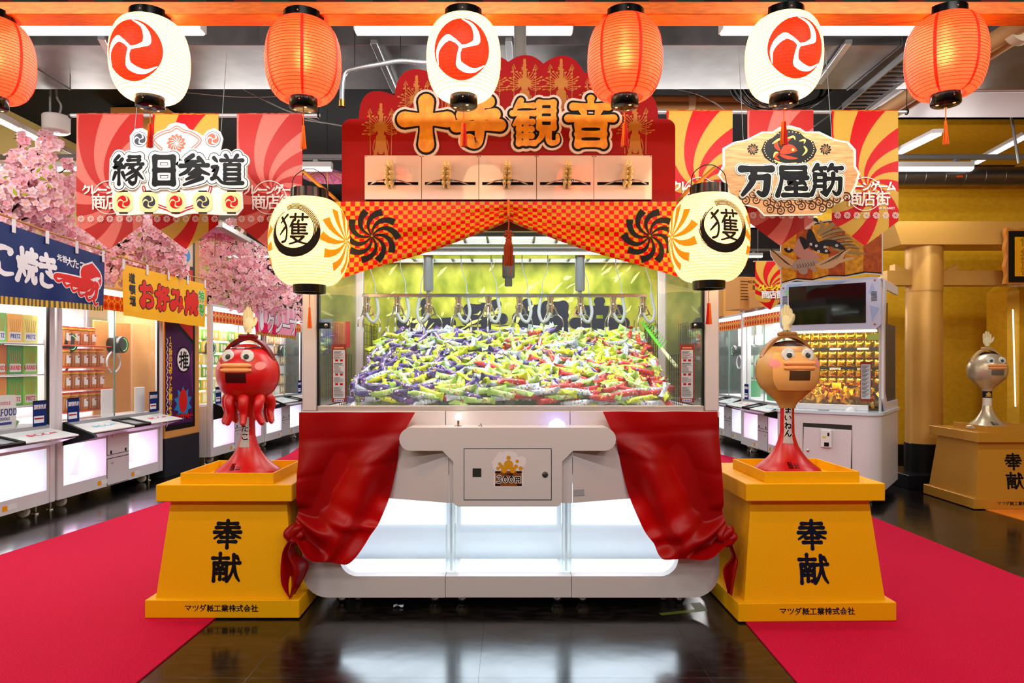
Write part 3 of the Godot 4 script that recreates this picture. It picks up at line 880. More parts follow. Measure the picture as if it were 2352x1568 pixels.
	part("push_button", bt, glow("button_glow", Color(0.86, 0.88, 1.0), 0.55), t, "white glowing dome push button", Vector3(X.call(1279) * 1.03, cy, 0.07))
	omni(Vector3(X.call(1279) * 1.03, cy + 0.02, 0.07), 0.005, Color(0.4, 0.4, 1.0), 0.02, t)
	# sill and posts of the glass case
	part("sill", Mb.new().box(Vector3(0, 1.011, -0.045), Vector3(1.955, 0.03, 0.05), 0.004), m("sill_grey", Color(0.72, 0.68, 0.66), 0.35, 0.3), t)
	part("deck", Mb.new().box(Vector3(0, 0.985, -0.64), Vector3(2 * W - 0.01, 0.026, 1.2), 0.003), white, t)
	for s in [-1.0, 1.0]:
		part("corner_post", Mb.new().box(Vector3(s * 1.015, 1.527, -0.035), Vector3(0.066, 1.054, 0.07), 0.006), white, t)
		part("rear_post", Mb.new().box(Vector3(s * 1.02, 1.527, -1.22), Vector3(0.05, 1.054, 0.05), 0.004), white, t)
		part("gasket", Mb.new().box(Vector3(s * 0.976, 1.46, -0.045), Vector3(0.012, 0.87, 0.03), 0.002), m("gasket_black", Color(0.03, 0.04, 0.04), 0.3), t)
		part("side_glass", Mb.new().box(Vector3(s * 1.02, 1.5, -0.64), Vector3(0.006, 0.98, 1.1)), glass("case_glass"), t)
		var hg := part("glass_lock", Mb.new().box(Vector3(s * 0.942, 1.432, -0.03), Vector3(0.056, 0.03, 0.03), 0.002), m("lock_black", Color(0.05, 0.05, 0.05), 0.3, 0.4), t)
		part("lock_core", Mb.new().lathe([Vector2(0.0, 0.006), Vector2(0.006, 0.006), Vector2(0.009, 0.004), Vector2(0.01, 0.0)], 14, Transform3D(Basis(Vector3.RIGHT, PI / 2), Vector3(s * 0.932, 1.432, -0.015))), chrome, hg)
	part("glass_pane", Mb.new().box(Vector3(-0.475, 1.455, -0.03), Vector3(0.985, 0.86, 0.006)), glass("case_glass"), t)
	part("glass_pane", Mb.new().box(Vector3(0.475, 1.455, -0.042), Vector3(1.0, 0.86, 0.006)), glass("case_glass"), t)
	# notices on the glass
	for q in [[776, -1], [1581, 1]]:
		notice(t, cl(q[0], 857) + Vector3(0, 0, -0.025))
	# roof and lamp troughs
	part("roof", Mb.new().box(Vector3(0, 2.0, -0.62), Vector3(2 * W, 0.1, 1.25), 0.004), m("roof_silver", Color(0.55, 0.54, 0.56), 0.3, 0.6), t)
	part("header", Mb.new().box(Vector3(0, 1.93, -0.02), Vector3(1.96, 0.05, 0.03), 0.002), m("roof_silver"), t)
	var steel := m("steel_mirror", Color(0.72, 0.72, 0.72), 0.16, 1.0)
	var lampm := glow("case_lamp_glow", Color(0.97, 1.0, 0.97), 1.6)
	for q in [[-0.3, 0.17], [-1.0, 0.2]]:
		var tr := part("lamp_trough", Mb.new().box(Vector3(0, 1.944, q[0]), Vector3(1.9, 0.012, q[1] * 1.3), 0.003), lampm, t)
		for k in 15:
			part("trough_rib", Mb.new().box(Vector3(-0.9 + k * 0.1286, 1.93, q[0]), Vector3(0.012, 0.018, q[1] * 1.3)), m("trough_rib_grey", Color(0.45, 0.5, 0.48), 0.4, 0.4), tr)
		part("trough_lip", Mb.new().box(Vector3(0, 1.925, q[0] - q[1] * 0.7), Vector3(1.94, 0.03, 0.01)).box(Vector3(0, 1.925, q[0] + q[1] * 0.7), Vector3(1.94, 0.03, 0.01)), steel, tr)
		area(Vector3(0, 1.915, q[0]), Vector2(1.85, q[1]), Vector3(0, -1, 0), 1.15, Color(0.97, 1.0, 0.97), t)
	# back wall with its print
	var yel := m("case_print_yellow", Color(0.8, 0.77, 0.32), 0.5)
	yel.albedo_texture = grain("case_print", Color(0.5, 0.58, 0.25), Color(1, 1, 1), 0.01, 512, 5, Vector2(1, 0.7))
	yel.uv1_triplanar = true
	yel.uv1_scale = Vector3.ONE * 0.9
	var bw := part("case_back", Mb.new().box(Vector3(0, 1.47, -1.215), Vector3(1.98, 0.93, 0.02)), yel, t)
	var navy := m("navy_ink", Color(0.1, 0.11, 0.2), 0.5)
	part("back_lettering", text("十手観音", -0.75, 1.66, 0.36, 0.39, 0.034, Transform3D(Basis(), Vector3(0, 0, -1.204)), 0.0), navy, bw)
	part("pale_print", splashes(bw), m("pale_print", Color(0.86, 0.84, 0.5), 0.5), bw)
	# gantry and claws
	var gz := CD - 4.15
	var gan := part("gantry_beam", Mb.new().box(Vector3(0, 1.9, gz), Vector3(1.94, 0.055, 0.14), 0.004), steel, t)
	for k in 9:
		part("bolt", Mb.new().ball(Vector3(-0.8 + k * 0.2, 1.9, gz + 0.071), Vector3(0.006, 0.006, 0.004), 8, 5), chrome, gan)
	for px in [984, 1332]:
		var p := cl(px, 590, 4.15)
		part("lift_cylinder", Mb.new().lathe([Vector2(0.0, 1.665), Vector2(0.026, 1.67), Vector2(0.03, 1.68), Vector2(0.03, 1.88), Vector2(0.045, 1.882), Vector2(0.045, 1.886), Vector2(0, 1.886)], 20, Transform3D(Basis(), Vector3(p.x, 0, gz))).cyl(Vector3(p.x, 1.64, gz), Vector3(p.x, 1.67, gz), 0.012), m("cylinder_grey", Color(0.5, 0.53, 0.57), 0.35, 0.3), t)
	part("claw_rail", Mb.new().box(Vector3(-0.036, 1.643, gz), Vector3(1.69, 0.02, 0.03), 0.002), steel, t)
	part("winch_housing", Mb.new().box(Vector3(cl(1168, 600, 4.3).x, 1.83, gz - 0.12), Vector3(0.075, 0.14, 0.06), 0.006).box(Vector3(cl(1168, 600, 4.3).x, 1.74, gz - 0.12), Vector3(0.045, 0.06, 0.045), 0.004), m("lock_black"), t)
	var proto := claw_shapes()
	var xs := [843, 913, 985, 1053, 1122, 1193, 1264, 1333, 1408, 1476]
	for k in xs.size():
		var c := Node3D.new()
		c.name = "claw"
		t.add_child(c, true)
		c.position = Vector3(cl(xs[k], 680, 4.15).x, 1.632, gz)
		part("claw_head", proto[0], chrome, c)
		for a in 3:
			var ar := part("claw_arm", proto[1], chrome, c)
			ar.rotation.y = PI / 2 + TAU * a / 3.0 + (0.5 if k % 3 == 1 else 0.0)
			var tp2 := part("claw_tip", proto[2], m("tip_rubber", Color(0.8, 0.83, 0.85), 0.5), c)
			tp2.rotation.y = ar.rotation.y
		# cable from the gantry and its coiled hose
		var side := 1.0 if k % 4 != 2 else -1.0
		var hp := curve([Vector3(0.05 * side, 0.03, 0), Vector3(0.06 * side, -0.03, 0.0), Vector3(0.068 * side, -0.09, 0.01), Vector3(0.05 * side, -0.145, 0.02), Vector3(0.02 * side, -0.135, 0.02), Vector3(0.0, -0.095, 0.015)], 8)
		var rad := []
		for j in hp.size():
			rad.append(0.0105 if j % 2 else 0.0088)
		part("hose", Mb.new().tube(hp, rad, 8), m("hose_white", Color(0.66, 0.7, 0.72), 0.4), c)
		part("cable", Mb.new().tube(curve([Vector3(0.05 * side, 0.03, 0), Vector3(0.045 * side, 0.09, 0.0), Vector3(0.02 * side, 0.17, 0), Vector3(0.015 * side, 0.255, 0)], 5), 0.003, 6), m("hose_white"), c)
	# snack bin: low clear stop, wire racks
	part("bin_stop", Mb.new().box(Vector3(0, 1.08, CD - 3.6), Vector3(1.76, 0.1, 0.004)), glass("stop_acrylic", 0.015), t)
	part("bin_floor", Mb.new().box(Vector3(0, 1.005, -0.66), Vector3(1.9, 0.012, 1.06)), white, t)
	for s in [-1.0, 1.0]:
		for q in [[-0.16, 1.29, 0.28], [-0.78, 1.48, 0.38], [-0.98, 1.5, 0.3]]:
			var w := Mb.new()
			var zx: float = q[0]
			var top: float = q[1]
			var wd: float = q[2]
			for k in 8:
				w.cyl(Vector3(s * 0.9, 1.01, zx - wd * k / 7.0), Vector3(s * 0.9, top, zx - wd * k / 7.0), 0.0018, 5)
			for k in 12:
				var yy := 1.02 + (top - 1.02) * k / 11.0
				w.cyl(Vector3(s * 0.9, yy, zx), Vector3(s * 0.9, yy, zx - wd), 0.0018, 5)
			part("wire_rack", w, m("wire_black", Color(0.04, 0.04, 0.045), 0.4), t)
	# casters and levelling feet
	for x in [-0.87, -0.39, -0.25, 0.24, 0.37, 0.87]:
		for z in [-0.1, -1.1]:
			var c := part("leveller", Mb.new().lathe([Vector2(0.0, 0.076), Vector2(0.016, 0.076), Vector2(0.016, 0.045), Vector2(0.032, 0.044), Vector2(0.034, 0.036), Vector2(0.03, 0.03), Vector2(0.03, 0.02), Vector2(0.022, 0.012), Vector2(0.018, 0.0), Vector2(0, 0)], 16), chrome, t, "", Vector3(x, 0, z))
	for x in [-0.8, 0.8]:
		for z in [-0.16, -1.04]:
			var w2 := Mb.new().lathe([Vector2(0, -0.012), Vector2(0.022, -0.012), Vector2(0.026, -0.008), Vector2(0.026, 0.008), Vector2(0.022, 0.012), Vector2(0, 0.012)], 18, Transform3D(Basis(Vector3(0, 0, 1), PI / 2), Vector3(x, 0.026, z)))
			part("caster_wheel", w2, m("nylon_white", Color(0.85, 0.83, 0.78), 0.4), t)
			part("caster_fork", Mb.new().box(Vector3(x, 0.055, z), Vector3(0.034, 0.04, 0.03), 0.004), chrome, t)

func arc(c: Vector2, r: float, a0: float, a1: float, seg := 8) -> PackedVector2Array:
	var p := PackedVector2Array()
	for s in seg + 1:
		p.append(c + Vector2.from_angle(lerpf(a0, a1, float(s) / seg)) * r)
	return p

func splashes(_o) -> Mb:
	var mb := Mb.new()
	var r := RandomNumberGenerator.new()
	r.seed = 77
	var xf := Transform3D(Basis(), Vector3(0, 0, -1.2045))
	for k in 60:
		var p := Vector2(r.randf_range(-0.85, 0.85), r.randf_range(1.45, 1.88))
		var q := p + Vector2.from_angle(r.randf_range(0.3, 1.2)) * r.randf_range(0.02, 0.1)
		var w := r.randf_range(0.003, 0.016)
		mb.stroke(PackedVector2Array([p, p.lerp(q, 0.5) + Vector2(r.randf_range(-0.01, 0.01), 0), q]), PackedFloat32Array([w * 0.5, w, w * 0.3]), xf, 0.00003 * k)
	return mb

func claw_shapes() -> Array:
	var head := Mb.new().lathe([Vector2(0, 0.0), Vector2(0.021, 0.0), Vector2(0.021, -0.012), Vector2(0.0175, -0.014), Vector2(0.0175, -0.04), Vector2(0.022, -0.042), Vector2(0.022, -0.048), Vector2(0.025, -0.05), Vector2(0.025, -0.068), Vector2(0.018, -0.07), Vector2(0.018, -0.09), Vector2(0.013, -0.092), Vector2(0.013, -0.104), Vector2(0.019, -0.106), Vector2(0.019, -0.118), Vector2(0, -0.118)].map(func(p): return p), 16)
	var arm := Mb.new()
	arm.bar(Vector3(0, -0.06, 0.025), Vector3(0, -0.105, 0.042), 0.01, 0.006, 0.001, Vector3.RIGHT)
	arm.bar(Vector3(0, -0.108, 0.016), Vector3(0, -0.1, 0.043), 0.008, 0.005, 0.001, Vector3.RIGHT)
	arm.tube(curve([Vector3(0, -0.1, 0.04), Vector3(0, -0.125, 0.067), Vector3(0, -0.155, 0.078), Vector3(0, -0.19, 0.076)], 5), 0.0035, 6)
	var tip := Mb.new().tube([Vector3(0, -0.178, 0.0765), Vector3(0, -0.2, 0.074), Vector3(0, -0.207, 0.073)], [0.0055, 0.006, 0.003], 8)
	return [head.mesh(), arm.mesh(), tip.mesh()]

func sticker_300(t: Node, xf: Transform3D, s: float) -> void:
	var pale := m("sticker_white", Color(0.87, 0.83, 0.84), 0.35)
	var P := func(a): 
		var p := PackedVector2Array()
		for k in range(0, a.size(), 2):
			p.append(Vector2(a[k] * s, a[k + 1] * s))
		return p
	var st := part("price_sticker", Mb.new().extrude(P.call([-31, -34, 31, -34, 35, -28, 33, 10, 40, 22, 40, 34, 32, 38, 22, 36, 18, 46, 8, 48, 0, 50, -8, 48, -14, 46, -22, 48, -28, 38, -38, 24, -36, 12, -33, 6, -35, -28]), 0.0, 0.0006, xf), pale, t, "die-cut price sticker reading 300 yen")
	part("offertory_box", Mb.new().flat(P.call([-30, -31, 30, -31, 30, 4, -30, 4]), xf, 0.0009), m("box_brown", Color(0.5, 0.27, 0.1), 0.5), st)
	var gold := m("sticker_gold", Color(0.8, 0.55, 0.1), 0.5)
	var mb := Mb.new()
	for q in [[0, 18, 11], [-16, 14, 5], [-24, 10, 4], [-20, 20, 4], [17, 14, 5], [28, 10, 5], [20, 26, 4], [0, 34, 5], [-10, 6, 7], [10, 6, 7]]:
		mb.flat(circle(Vector2(q[0], q[1]) * s, q[2] * s, 14), xf, 0.001 + 0.00002 * q[2])
	part("gold_print", mb, gold, st)
	var blk := m("ink_black", Color(0.03, 0.03, 0.03), 0.5)
	var cn := Mb.new()
	for q in [[-25, 1], [25, 1], [-25, -28], [25, -28]]:
		cn.flat(P.call([q[0] - 6, q[1] - 2, q[0] + 6, q[1] - 2, q[0] + 6, q[1] + 2, q[0] - 6, q[1] + 2]), xf, 0.0011)
	part("corner_print", cn, blk, st)
	for layer in [[m("ink_white", Color(0.92, 0.9, 0.9), 0.5), 2.6, 0.0012], [blk, 1.3, 0.0016]]:
		var tx := Mb.new()
		for k in 3:
			var gx := -27.0 + k * 14.0
			if k == 0:
				var a := PackedVector2Array()
				for w in [[2, 0], [6, 2], [10, 0], [9, -4], [5, -6], [9, -8], [10, -12], [6, -14.5], [1, -13]]:
					a.append(Vector2(gx + w[0], -9 + w[1] * 0.95) * s)
				tx.stroke(a, PackedFloat32Array([1, 1, 1, 1, 1, 1, 1, 1, 1].map(func(_q): return layer[1] * s)), xf, layer[2])
			else:
				var a := PackedVector2Array()
				for w in 13:
					a.append(Vector2(gx + 5.5 + 4.2 * sin(TAU * w / 12.0), -15.5 + 6.2 * cos(TAU * w / 12.0)) * s)
				var wd := PackedFloat32Array()
				wd.resize(13)
				wd.fill(layer[1] * s)
				tx.stroke(a, wd, xf, layer[2] + 0.0001 * k)
		glyph(tx, "円", 14.5 * s, -9 * s, 13.5 * s, layer[1] * s * 0.9, xf, layer[2])
		part("price_figures", tx, layer[0], st)
	part("small_lettering", text("十手観音", -9 * s, -1.5 * s, 4.6 * s, 5.0 * s, 0.35 * s, xf, 0.0012), blk, st)

func notice(t: Node, p: Vector3) -> void:
	var s := CD / F
	var xf := Transform3D(Basis(), p)
	var o := part("notice", Mb.new().box(p, Vector3(33 * s, 134 * s, 0.0012)), m("notice_brown", Color(0.52, 0.2, 0.15), 0.5), t, "tall brown framed rules notice on the glass")
	part("notice_sheet", Mb.new().flat(rounded(-13.5 * s, -58 * s, 13.5 * s, 54 * s, 2 * s), xf, 0.0012), m("notice_grey", Color(0.72, 0.74, 0.76), 0.5), o)
	var ink := Mb.new()
	var red := Mb.new()
	var r := RandomNumberGenerator.new()
	r.seed = 5
	var y := 50.0
	while y > -54.0:
		if (y < 34.0 and y > 25.0) or (y < 1.0 and y > -8.0) or (y < -22.0 and y > -31.0):
			for k in 2:
				red.flat(poly([(-9.0 + k * 11) * s, (y - 5) * s, (-2.0 + k * 11) * s, (y - 5) * s, (-2.0 + k * 11) * s, y * s, (-9.0 + k * 11) * s, y * s]), xf, 0.0014)
			y -= 9.0
			continue
		var big := int(y) % 27 > 20
		var h := 1.6 if big else 0.8
		var w := r.randf_range(-2.0, 11.5)
		(red if r.randf() < 0.2 else ink).flat(poly([-12 * s, (y - h) * s, w * s, (y - h) * s, w * s, y * s, -12 * s, y * s]), xf, 0.0014)
		y -= h + 1.1
	part("notice_print", ink, m("ink_black"), o)
	part("notice_red_print", red, m("ink_red", Color(0.6, 0.08, 0.08), 0.5), o)
	part("notice_title", Mb.new().flat(poly([-11 * s, 57 * s, 11 * s, 57 * s, 11 * s, 60 * s, -11 * s, 60 * s]), xf, 0.0014), m("notice_tan", Color(0.8, 0.55, 0.4), 0.5), o)
	part("notice_mark", Mb.new().flat(rounded(-11 * s, -65.5 * s, 11 * s, -60 * s, 2 * s), xf, 0.0014), m("ink_white"), o)
	var dots := Mb.new()
	for k in 5:
		dots.flat(circle(Vector2((-8 + k * 4) * s, -62.7 * s), 1.7 * s, 8), xf, 0.0016)
	part("notice_emblem", dots, m("notice_blue", Color(0.15, 0.3, 0.7), 0.5), o)
func heap(x: float, d: float) -> float:
	var u := clampf((d - 3.62) / 1.0, 0.0, 1.0)
	return 1.075 + 0.40 * pow(u, 0.92) + 0.012 * sin(x * 9.0 + d * 7.0) + 0.01 * sin(x * 21.0 - d * 13.0) - 0.035 * pow(absf(x) / 0.9, 4.0)

func stick_shape() -> ArrayMesh:
	var mb := Mb.new()
	var xs := [-0.077, -0.065, -0.06, -0.05, -0.025, 0.025, 0.05, 0.06, 0.065, 0.077]
	var ry := [0.0008, 0.0008, 0.008, 0.014, 0.015, 0.015, 0.014, 0.008, 0.0008, 0.0008]
	var rz := [0.021, 0.02, 0.0175, 0.0155, 0.015, 0.015, 0.0155, 0.0175, 0.02, 0.021]
	var sides := 9
	for k in xs.size():
		for s in sides + 1:
			var a := TAU * s / sides
			var p := Vector3(xs[k], ry[k] * sin(a), rz[k] * cos(a)) * 1.1
			mb.vert(p, Vector3(0, sin(a), cos(a) * ry[k] / rz[k]).normalized(), Vector2((xs[k] + 0.077) / 0.154, float(s) / sides))
	for k in xs.size() - 1:
		for s in sides:
			var a := k * (sides + 1) + s
			mb.face(a, a + 1, a + sides + 2)
			mb.face(a, a + sides + 2, a + sides + 1)
	return mb.mesh()

func wrapper(key: String, base: Color, mid: Color, spots: Array, edge: Color) -> StandardMaterial3D:
	var r := RandomNumberGenerator.new()
	r.seed = key.hash()
	var im := Image.create(192, 96, false, Image.FORMAT_RGB8)
	im.fill(base)
	im.fill_rect(Rect2i(70, 0, 84, 96), mid)
	im.fill_rect(Rect2i(0, 0, 12, 96), edge)
	im.fill_rect(Rect2i(180, 0, 12, 96), edge)
	for k in 34:
		var c: Color = spots[r.randi() % spots.size()]
		var cx := r.randi_range(76, 150)
		var cy := r.randi_range(0, 95)
		var rad := r.randi_range(2, 6)
		var lop := r.randf_range(-0.9, 0.9)
		for y in range(-rad, rad + 1):
			for x in range(-rad, rad + 1):
				if x * x + y * y + lop * x * y * 1.7 <= rad * rad * 0.7:
					im.set_pixel(clampi(cx + x, 0, 191), posmod(cy + y, 96), c)
	# a line of print along the back
	for k in 16:
		im.fill_rect(Rect2i(60 + k * 6, 60 + (k * 7) % 3, 4, 5), base.darkened(0.4))
	var s := m("wrapper_" + key, Color.WHITE, 0.22)
	s.albedo_texture = ImageTexture.create_from_image(im)
	s.clearcoat_enabled = true
	s.clearcoat = 0.4
	s.clearcoat_roughness = 0.1
	return s

func build_snacks() -> void:
	var red := Color(0.8, 0.08, 0.1)
	var wht := Color(0.95, 0.95, 0.93)
	var blu := Color(0.1, 0.45, 0.85)
	var grn := Color(0.2, 0.65, 0.15)
	var yel := Color(0.95, 0.85, 0.1)
	var kinds := [
		["purple", "glossy purple", wrapper("purple", Color(0.2, 0.08, 0.45), Color(0.32, 0.2, 0.6), [wht, wht, red, Color(0.15, 0.05, 0.35), Color(0.9, 0.6, 0.2)], Color(0.16, 0.05, 0.38))],
		["lime", "lime yellow", wrapper("lime", Color(0.74, 0.8, 0.05), Color(0.8, 0.86, 0.2), [wht, wht, grn, blu, yel, red], Color(0.75, 0.82, 0.05))],
		["pale", "pale green", wrapper("pale", Color(0.62, 0.76, 0.36), Color(0.74, 0.84, 0.55), [wht, wht, grn, Color(0.4, 0.75, 0.3), red], Color(0.6, 0.8, 0.35))],
		["red", "shiny red", wrapper("red", Color(0.72, 0.05, 0.1), Color(0.8, 0.1, 0.12), [wht, wht, yel, Color(0.4, 0.0, 0.05), blu], Color(0.55, 0.03, 0.07))],
		["mixed", "white multicoloured", wrapper("mixed", Color(0.66, 0.7, 0.78), Color(0.85, 0.87, 0.9), [red, blu, grn, yel, Color(0.4, 0.25, 0.7), wht], Color(0.7, 0.75, 0.85))],
	]
	var shape := stick_shape()
	var r := RandomNumberGenerator.new()
	r.seed = 2024
	var spots := []
	for layer in 2:
		for iz in 24:
			for ix in 28:
				var x := -0.87 + (ix + r.randf()) * 1.74 / 28.0
				var d := 3.655 + (iz + r.randf()) * 0.98 / 24.0
				x = clampf(x, -0.82 if d < 3.72 else -0.85, 0.82 if d < 3.72 else 0.85)
				if layer == 1 and r.randf() > 0.8:
					continue
				var y := heap(x, d) - 0.022 - layer * 0.03 + r.randf_range(-0.012, 0.016)
				var slope := atan2(heap(x, d + 0.05) - heap(x, d - 0.05), 0.1)
				var bs := Basis(Vector3.RIGHT, slope) * Basis(Vector3.UP, r.randf_range(0, TAU)) * Basis(Vector3.BACK, r.randf_range(-0.32, 0.32)) * Basis(Vector3.RIGHT, r.randf_range(0, TAU))
				if d < 3.74 or absf(x) > 0.8:
					bs = Basis(Vector3.RIGHT, slope) * Basis(Vector3.UP, r.randf_range(-0.5, 0.5) + (PI / 2 if absf(x) > 0.8 else 0.0)) * Basis(Vector3.BACK, r.randf_range(-0.2, 0.2)) * Basis(Vector3.RIGHT, r.randf_range(0, TAU))
				var w := [maxf(0.0, 0.55 - x * 0.9), 0.85, 0.6 + 0.3 * x, maxf(0.0, 0.15 + x * 0.8), 0.35 + 0.15 * x]
				if d < 3.76:
					w = [maxf(0.0, 0.4 - x), 0.35, 0.5, 0.45 + 0.2 * x, 0.7]
				var tot: float = w[0] + w[1] + w[2] + w[3] + w[4]
				var pick := r.randf() * tot
				var kd := 0
				while kd < 4 and pick > w[kd]:
					pick -= w[kd]
					kd += 1
				spots.append([d + layer * 5.0, kd, Transform3D(bs, Vector3(x, y, -d))])
	spots.sort_custom(func(a, b): return a[0] < b[0])
	var rest := [[], [], [], [], []]
	for k in spots.size():
		if k % 2 == 0 and k < 600:
			var q: Array = spots[k]
			var o := single("snack_stick", shape, kinds[q[1]][2], "%s wrapped snack stick %s of the heap, %s" % [kinds[q[1]][1], "at the front foot" if q[2].origin.z > -3.85 else "on the lower slope", "left end" if q[2].origin.x < -0.5 else ("left of the middle" if q[2].origin.x < 0.0 else ("right of the middle" if q[2].origin.x < 0.5 else "right end"))], "snack", Vector3.ZERO, "%s snack sticks in the crane game" % kinds[q[1]][0])
			o.transform = q[2]
		else:
			rest[spots[k][1]].append(spots[k][2])
	var heap_root := thing("snack_heap", "rest of the deep heap of wrapped snack sticks inside the crane game", "snack heap", Vector3.ZERO)
	heap_root.set_meta("kind", "stuff")
	for k in 5:
		var mm := MultiMesh.new()
		mm.transform_format = MultiMesh.TRANSFORM_3D
		mm.mesh = shape
		mm.instance_count = rest[k].size()
		for j in rest[k].size():
			mm.set_instance_transform(j, rest[k][j])
		var mi := MultiMeshInstance3D.new()
		mi.name = kinds[k][0] + "_sticks"
		mi.multimesh = mm
		mi.material_override = kinds[k][2]
		mi.set_meta("kind", "stuff")
		heap_root.add_child(mi, true)
	# prize bags propped up at the heap's left end
	for q in [[741, 762, 4.3, Color(0.25, 0.35, 0.7), "blue and white"], [782, 768, 4.35, Color(0.78, 0.06, 0.08), "red"]]:
		single("prize_bag", Mb.new().sheet(8, 8, func(u, w): return Vector3((u - 0.5) * 0.12, (0.5 - w) * 0.16, 0.02 * sin(PI * u) * sin(PI * w)), null, 0.006), m("bag_" + q[3].to_html(), q[3], 0.3), "%s snack bag propped beside the wire rack at the heap's left end" % q[4], "bag", at(q[0], q[1], q[2]), "snack bags in the crane game")
	# green rake lying on the heap
	var rake := thing("toy_rake", "bright green plastic rake with pale handle standing in the snack heap", "rake", Vector3.ZERO)
	var a := at(1475, 740, 4.2)
	var b := at(1520, 800, 4.02)
	var c := at(1541, 826, 3.95)
	part("rake_head", Mb.new().bar(a, b, 0.022, 0.006, 0.001), m("rake_green", Color(0.35, 0.8, 0.12), 0.35), rake)
	var teeth := Mb.new()
	for k in 12:
		var p := a.lerp(b, k / 11.0)
		teeth.tube([p, p + Vector3(0.02, 0.022, 0.0), p + Vector3(0.028, 0.045, 0)], [0.003, 0.0026, 0.0018], 5)
	part("rake_teeth", teeth, m("rake_green"), rake)
	part("rake_handle", Mb.new().tube([b, c, c + (c - b) * 0.6], [0.009, 0.011, 0.011], 10), m("rake_pale", Color(0.85, 0.92, 0.7), 0.4), rake)
func build_sign() -> void:
	var s := CD / F
	var t := thing("sign_board", "red scalloped sign board with gold lettering standing on the crane game", "sign", Vector3(0, 2.0565, -CD))
	var P := func(px, py): return Vector2((px - 1173.0) * s, EYE - (py - 830.0) * s - 2.0565)
	# outline: scallops mirrored about the middle
	var cusps := [[1168, 142], [1248, 146], [1343, 168], [1430, 219], [1512, 272]]
	var half := PackedVector2Array()
	for k in cusps.size() - 1:
		var a: Vector2 = P.call(cusps[k][0], cusps[k][1])
		var b: Vector2 = P.call(cusps[k + 1][0], cusps[k + 1][1])
		var mid := (a + b) * 0.5
		var nn := Vector2(-(b - a).y, (b - a).x).normalized()
		var sag: float = (b - a).length() * [0.22, 0.3, 0.34, 0.38][k]
		for j in 9:
			var u := j / 9.0
			half.append(a.lerp(b, u) + nn * sag * 4.0 * u * (1.0 - u))
	half.append(P.call(1512, 272))
	half.append_array(arc(P.call(1530, 294), 21 * s, PI / 2, 0.0))
	half.append(P.call(1551, 462))
	var cx: float = P.call(1168, 0).x
	var out := PackedVector2Array()
	for k in range(half.size() - 1, 0, -1):
		out.append(Vector2(2.0 * cx - half[k].x, half[k].y))
	out.append_array(half)
	var redm := m("sign_red", Color(0.6, 0.0, 0.015), 0.5)
	part("board", Mb.new().extrude(out, -0.02, 0.0), redm, t)
	var gold := m("print_gold", Color(0.7, 0.44, 0.08), 0.45, 0.1)
	for q in [[875, 300], [957, 236], [1040, 210], [1122, 200], [1205, 198], [1289, 198], [1374, 232], [1459, 298]]:
		part("statue_print", statue_print(P.call(q[0], q[1]), s), gold, t)
	# lettering on its own raised backing
	var pinkw := m("sign_pale", Color(0.93, 0.85, 0.83), 0.45)
	var blk := m("ink_black")
	var leaf := m("sign_gold_leaf", Color(0.98, 0.68, 0.12), 0.42, 0.1)
	leaf.albedo_texture = grain("leaf", Color(0.9, 0.8, 0.62), Color(1, 1, 1), 0.02, 256, 4)
	leaf.uv1_triplanar = true
	leaf.uv1_scale = Vector3.ONE * 3.0
	var xf := Transform3D()
	var chars := [["十", 926, 232, 108, 16.0], ["手", 1042, 228, 112, 12.5], ["観", 1172, 228, 110, 6.6], ["音", 1300, 228, 112, 8.2]]
	for lay in [["lettering_backing", pinkw, 9.5, 0.016, 0.016], ["lettering_outline", blk, 4.5, 0.0185, 0.0], ["lettering", leaf, 0.0, 0.021, 0.0]]:
		var mb := Mb.new()
		for c in chars:
			var p: Vector2 = P.call(c[1], c[2])
			glyph(mb, c[0], p.x, p.y, c[3] * s, (c[4] + lay[2]) * s, xf, lay[3], null, lay[4])
		part(lay[0], mb, lay[1], t)
	# five glossy panels with a slot and a pair of clapping hands each
	var acr := m("panel_acrylic", Color(0.9, 0.83, 0.82), 0.12)
	acr.roughness = 0.04
	acr.metallic_specular = 0.9
	var edges := [840, 970, 1100.5, 1232, 1362.5, 1495]
	var hands_px := [900, 1028, 1165, 1301, 1437]
	var hand := hand_shape(9)
	var skin := m("hand_foam", Color(1.0, 0.93, 0.72), 0.55)
	var chrome := m("chrome")
	for k in 5:
		var a: Vector2 = P.call(edges[k] + 0.6, 461)
		var b: Vector2 = P.call(edges[k + 1] - 0.6, 361)
		var sy: float = P.call(0, 425).y
		var sx := [a.x + 7 * s, b.x - 7 * s]
		var pn := Node3D.new()
		pn.name = "hand_panel"
		t.add_child(pn, true)
		# face around the slot, built as four plates
		var f := Mb.new()
		for w in [[a.x, a.y, b.x, sy - 3.4 * s], [a.x, sy + 3.4 * s, b.x, b.y], [a.x, sy - 3.4 * s, sx[0], sy + 3.4 * s], [sx[1], sy - 3.4 * s, b.x, sy + 3.4 * s]]:
			f.quad(Vector3(w[0], w[1], 0.03), Vector3(w[2], w[1], 0.03), Vector3(w[2], w[3], 0.03), Vector3(w[0], w[3], 0.03), Vector3.BACK)
		f.quad(Vector3(a.x, b.y, 0.03), Vector3(b.x, b.y, 0.03), Vector3(b.x, b.y, 0.0), Vector3(a.x, b.y, 0.0), Vector3.UP)
		f.quad(Vector3(a.x, a.y, 0.03), Vector3(a.x, b.y, 0.03), Vector3(a.x, b.y, 0.0), Vector3(a.x, a.y, 0.0), Vector3.LEFT)
		f.quad(Vector3(b.x, a.y, 0.03), Vector3(b.x, b.y, 0.03), Vector3(b.x, b.y, 0.0), Vector3(b.x, a.y, 0.0), Vector3.RIGHT)
		part("panel_face", f, acr, pn)
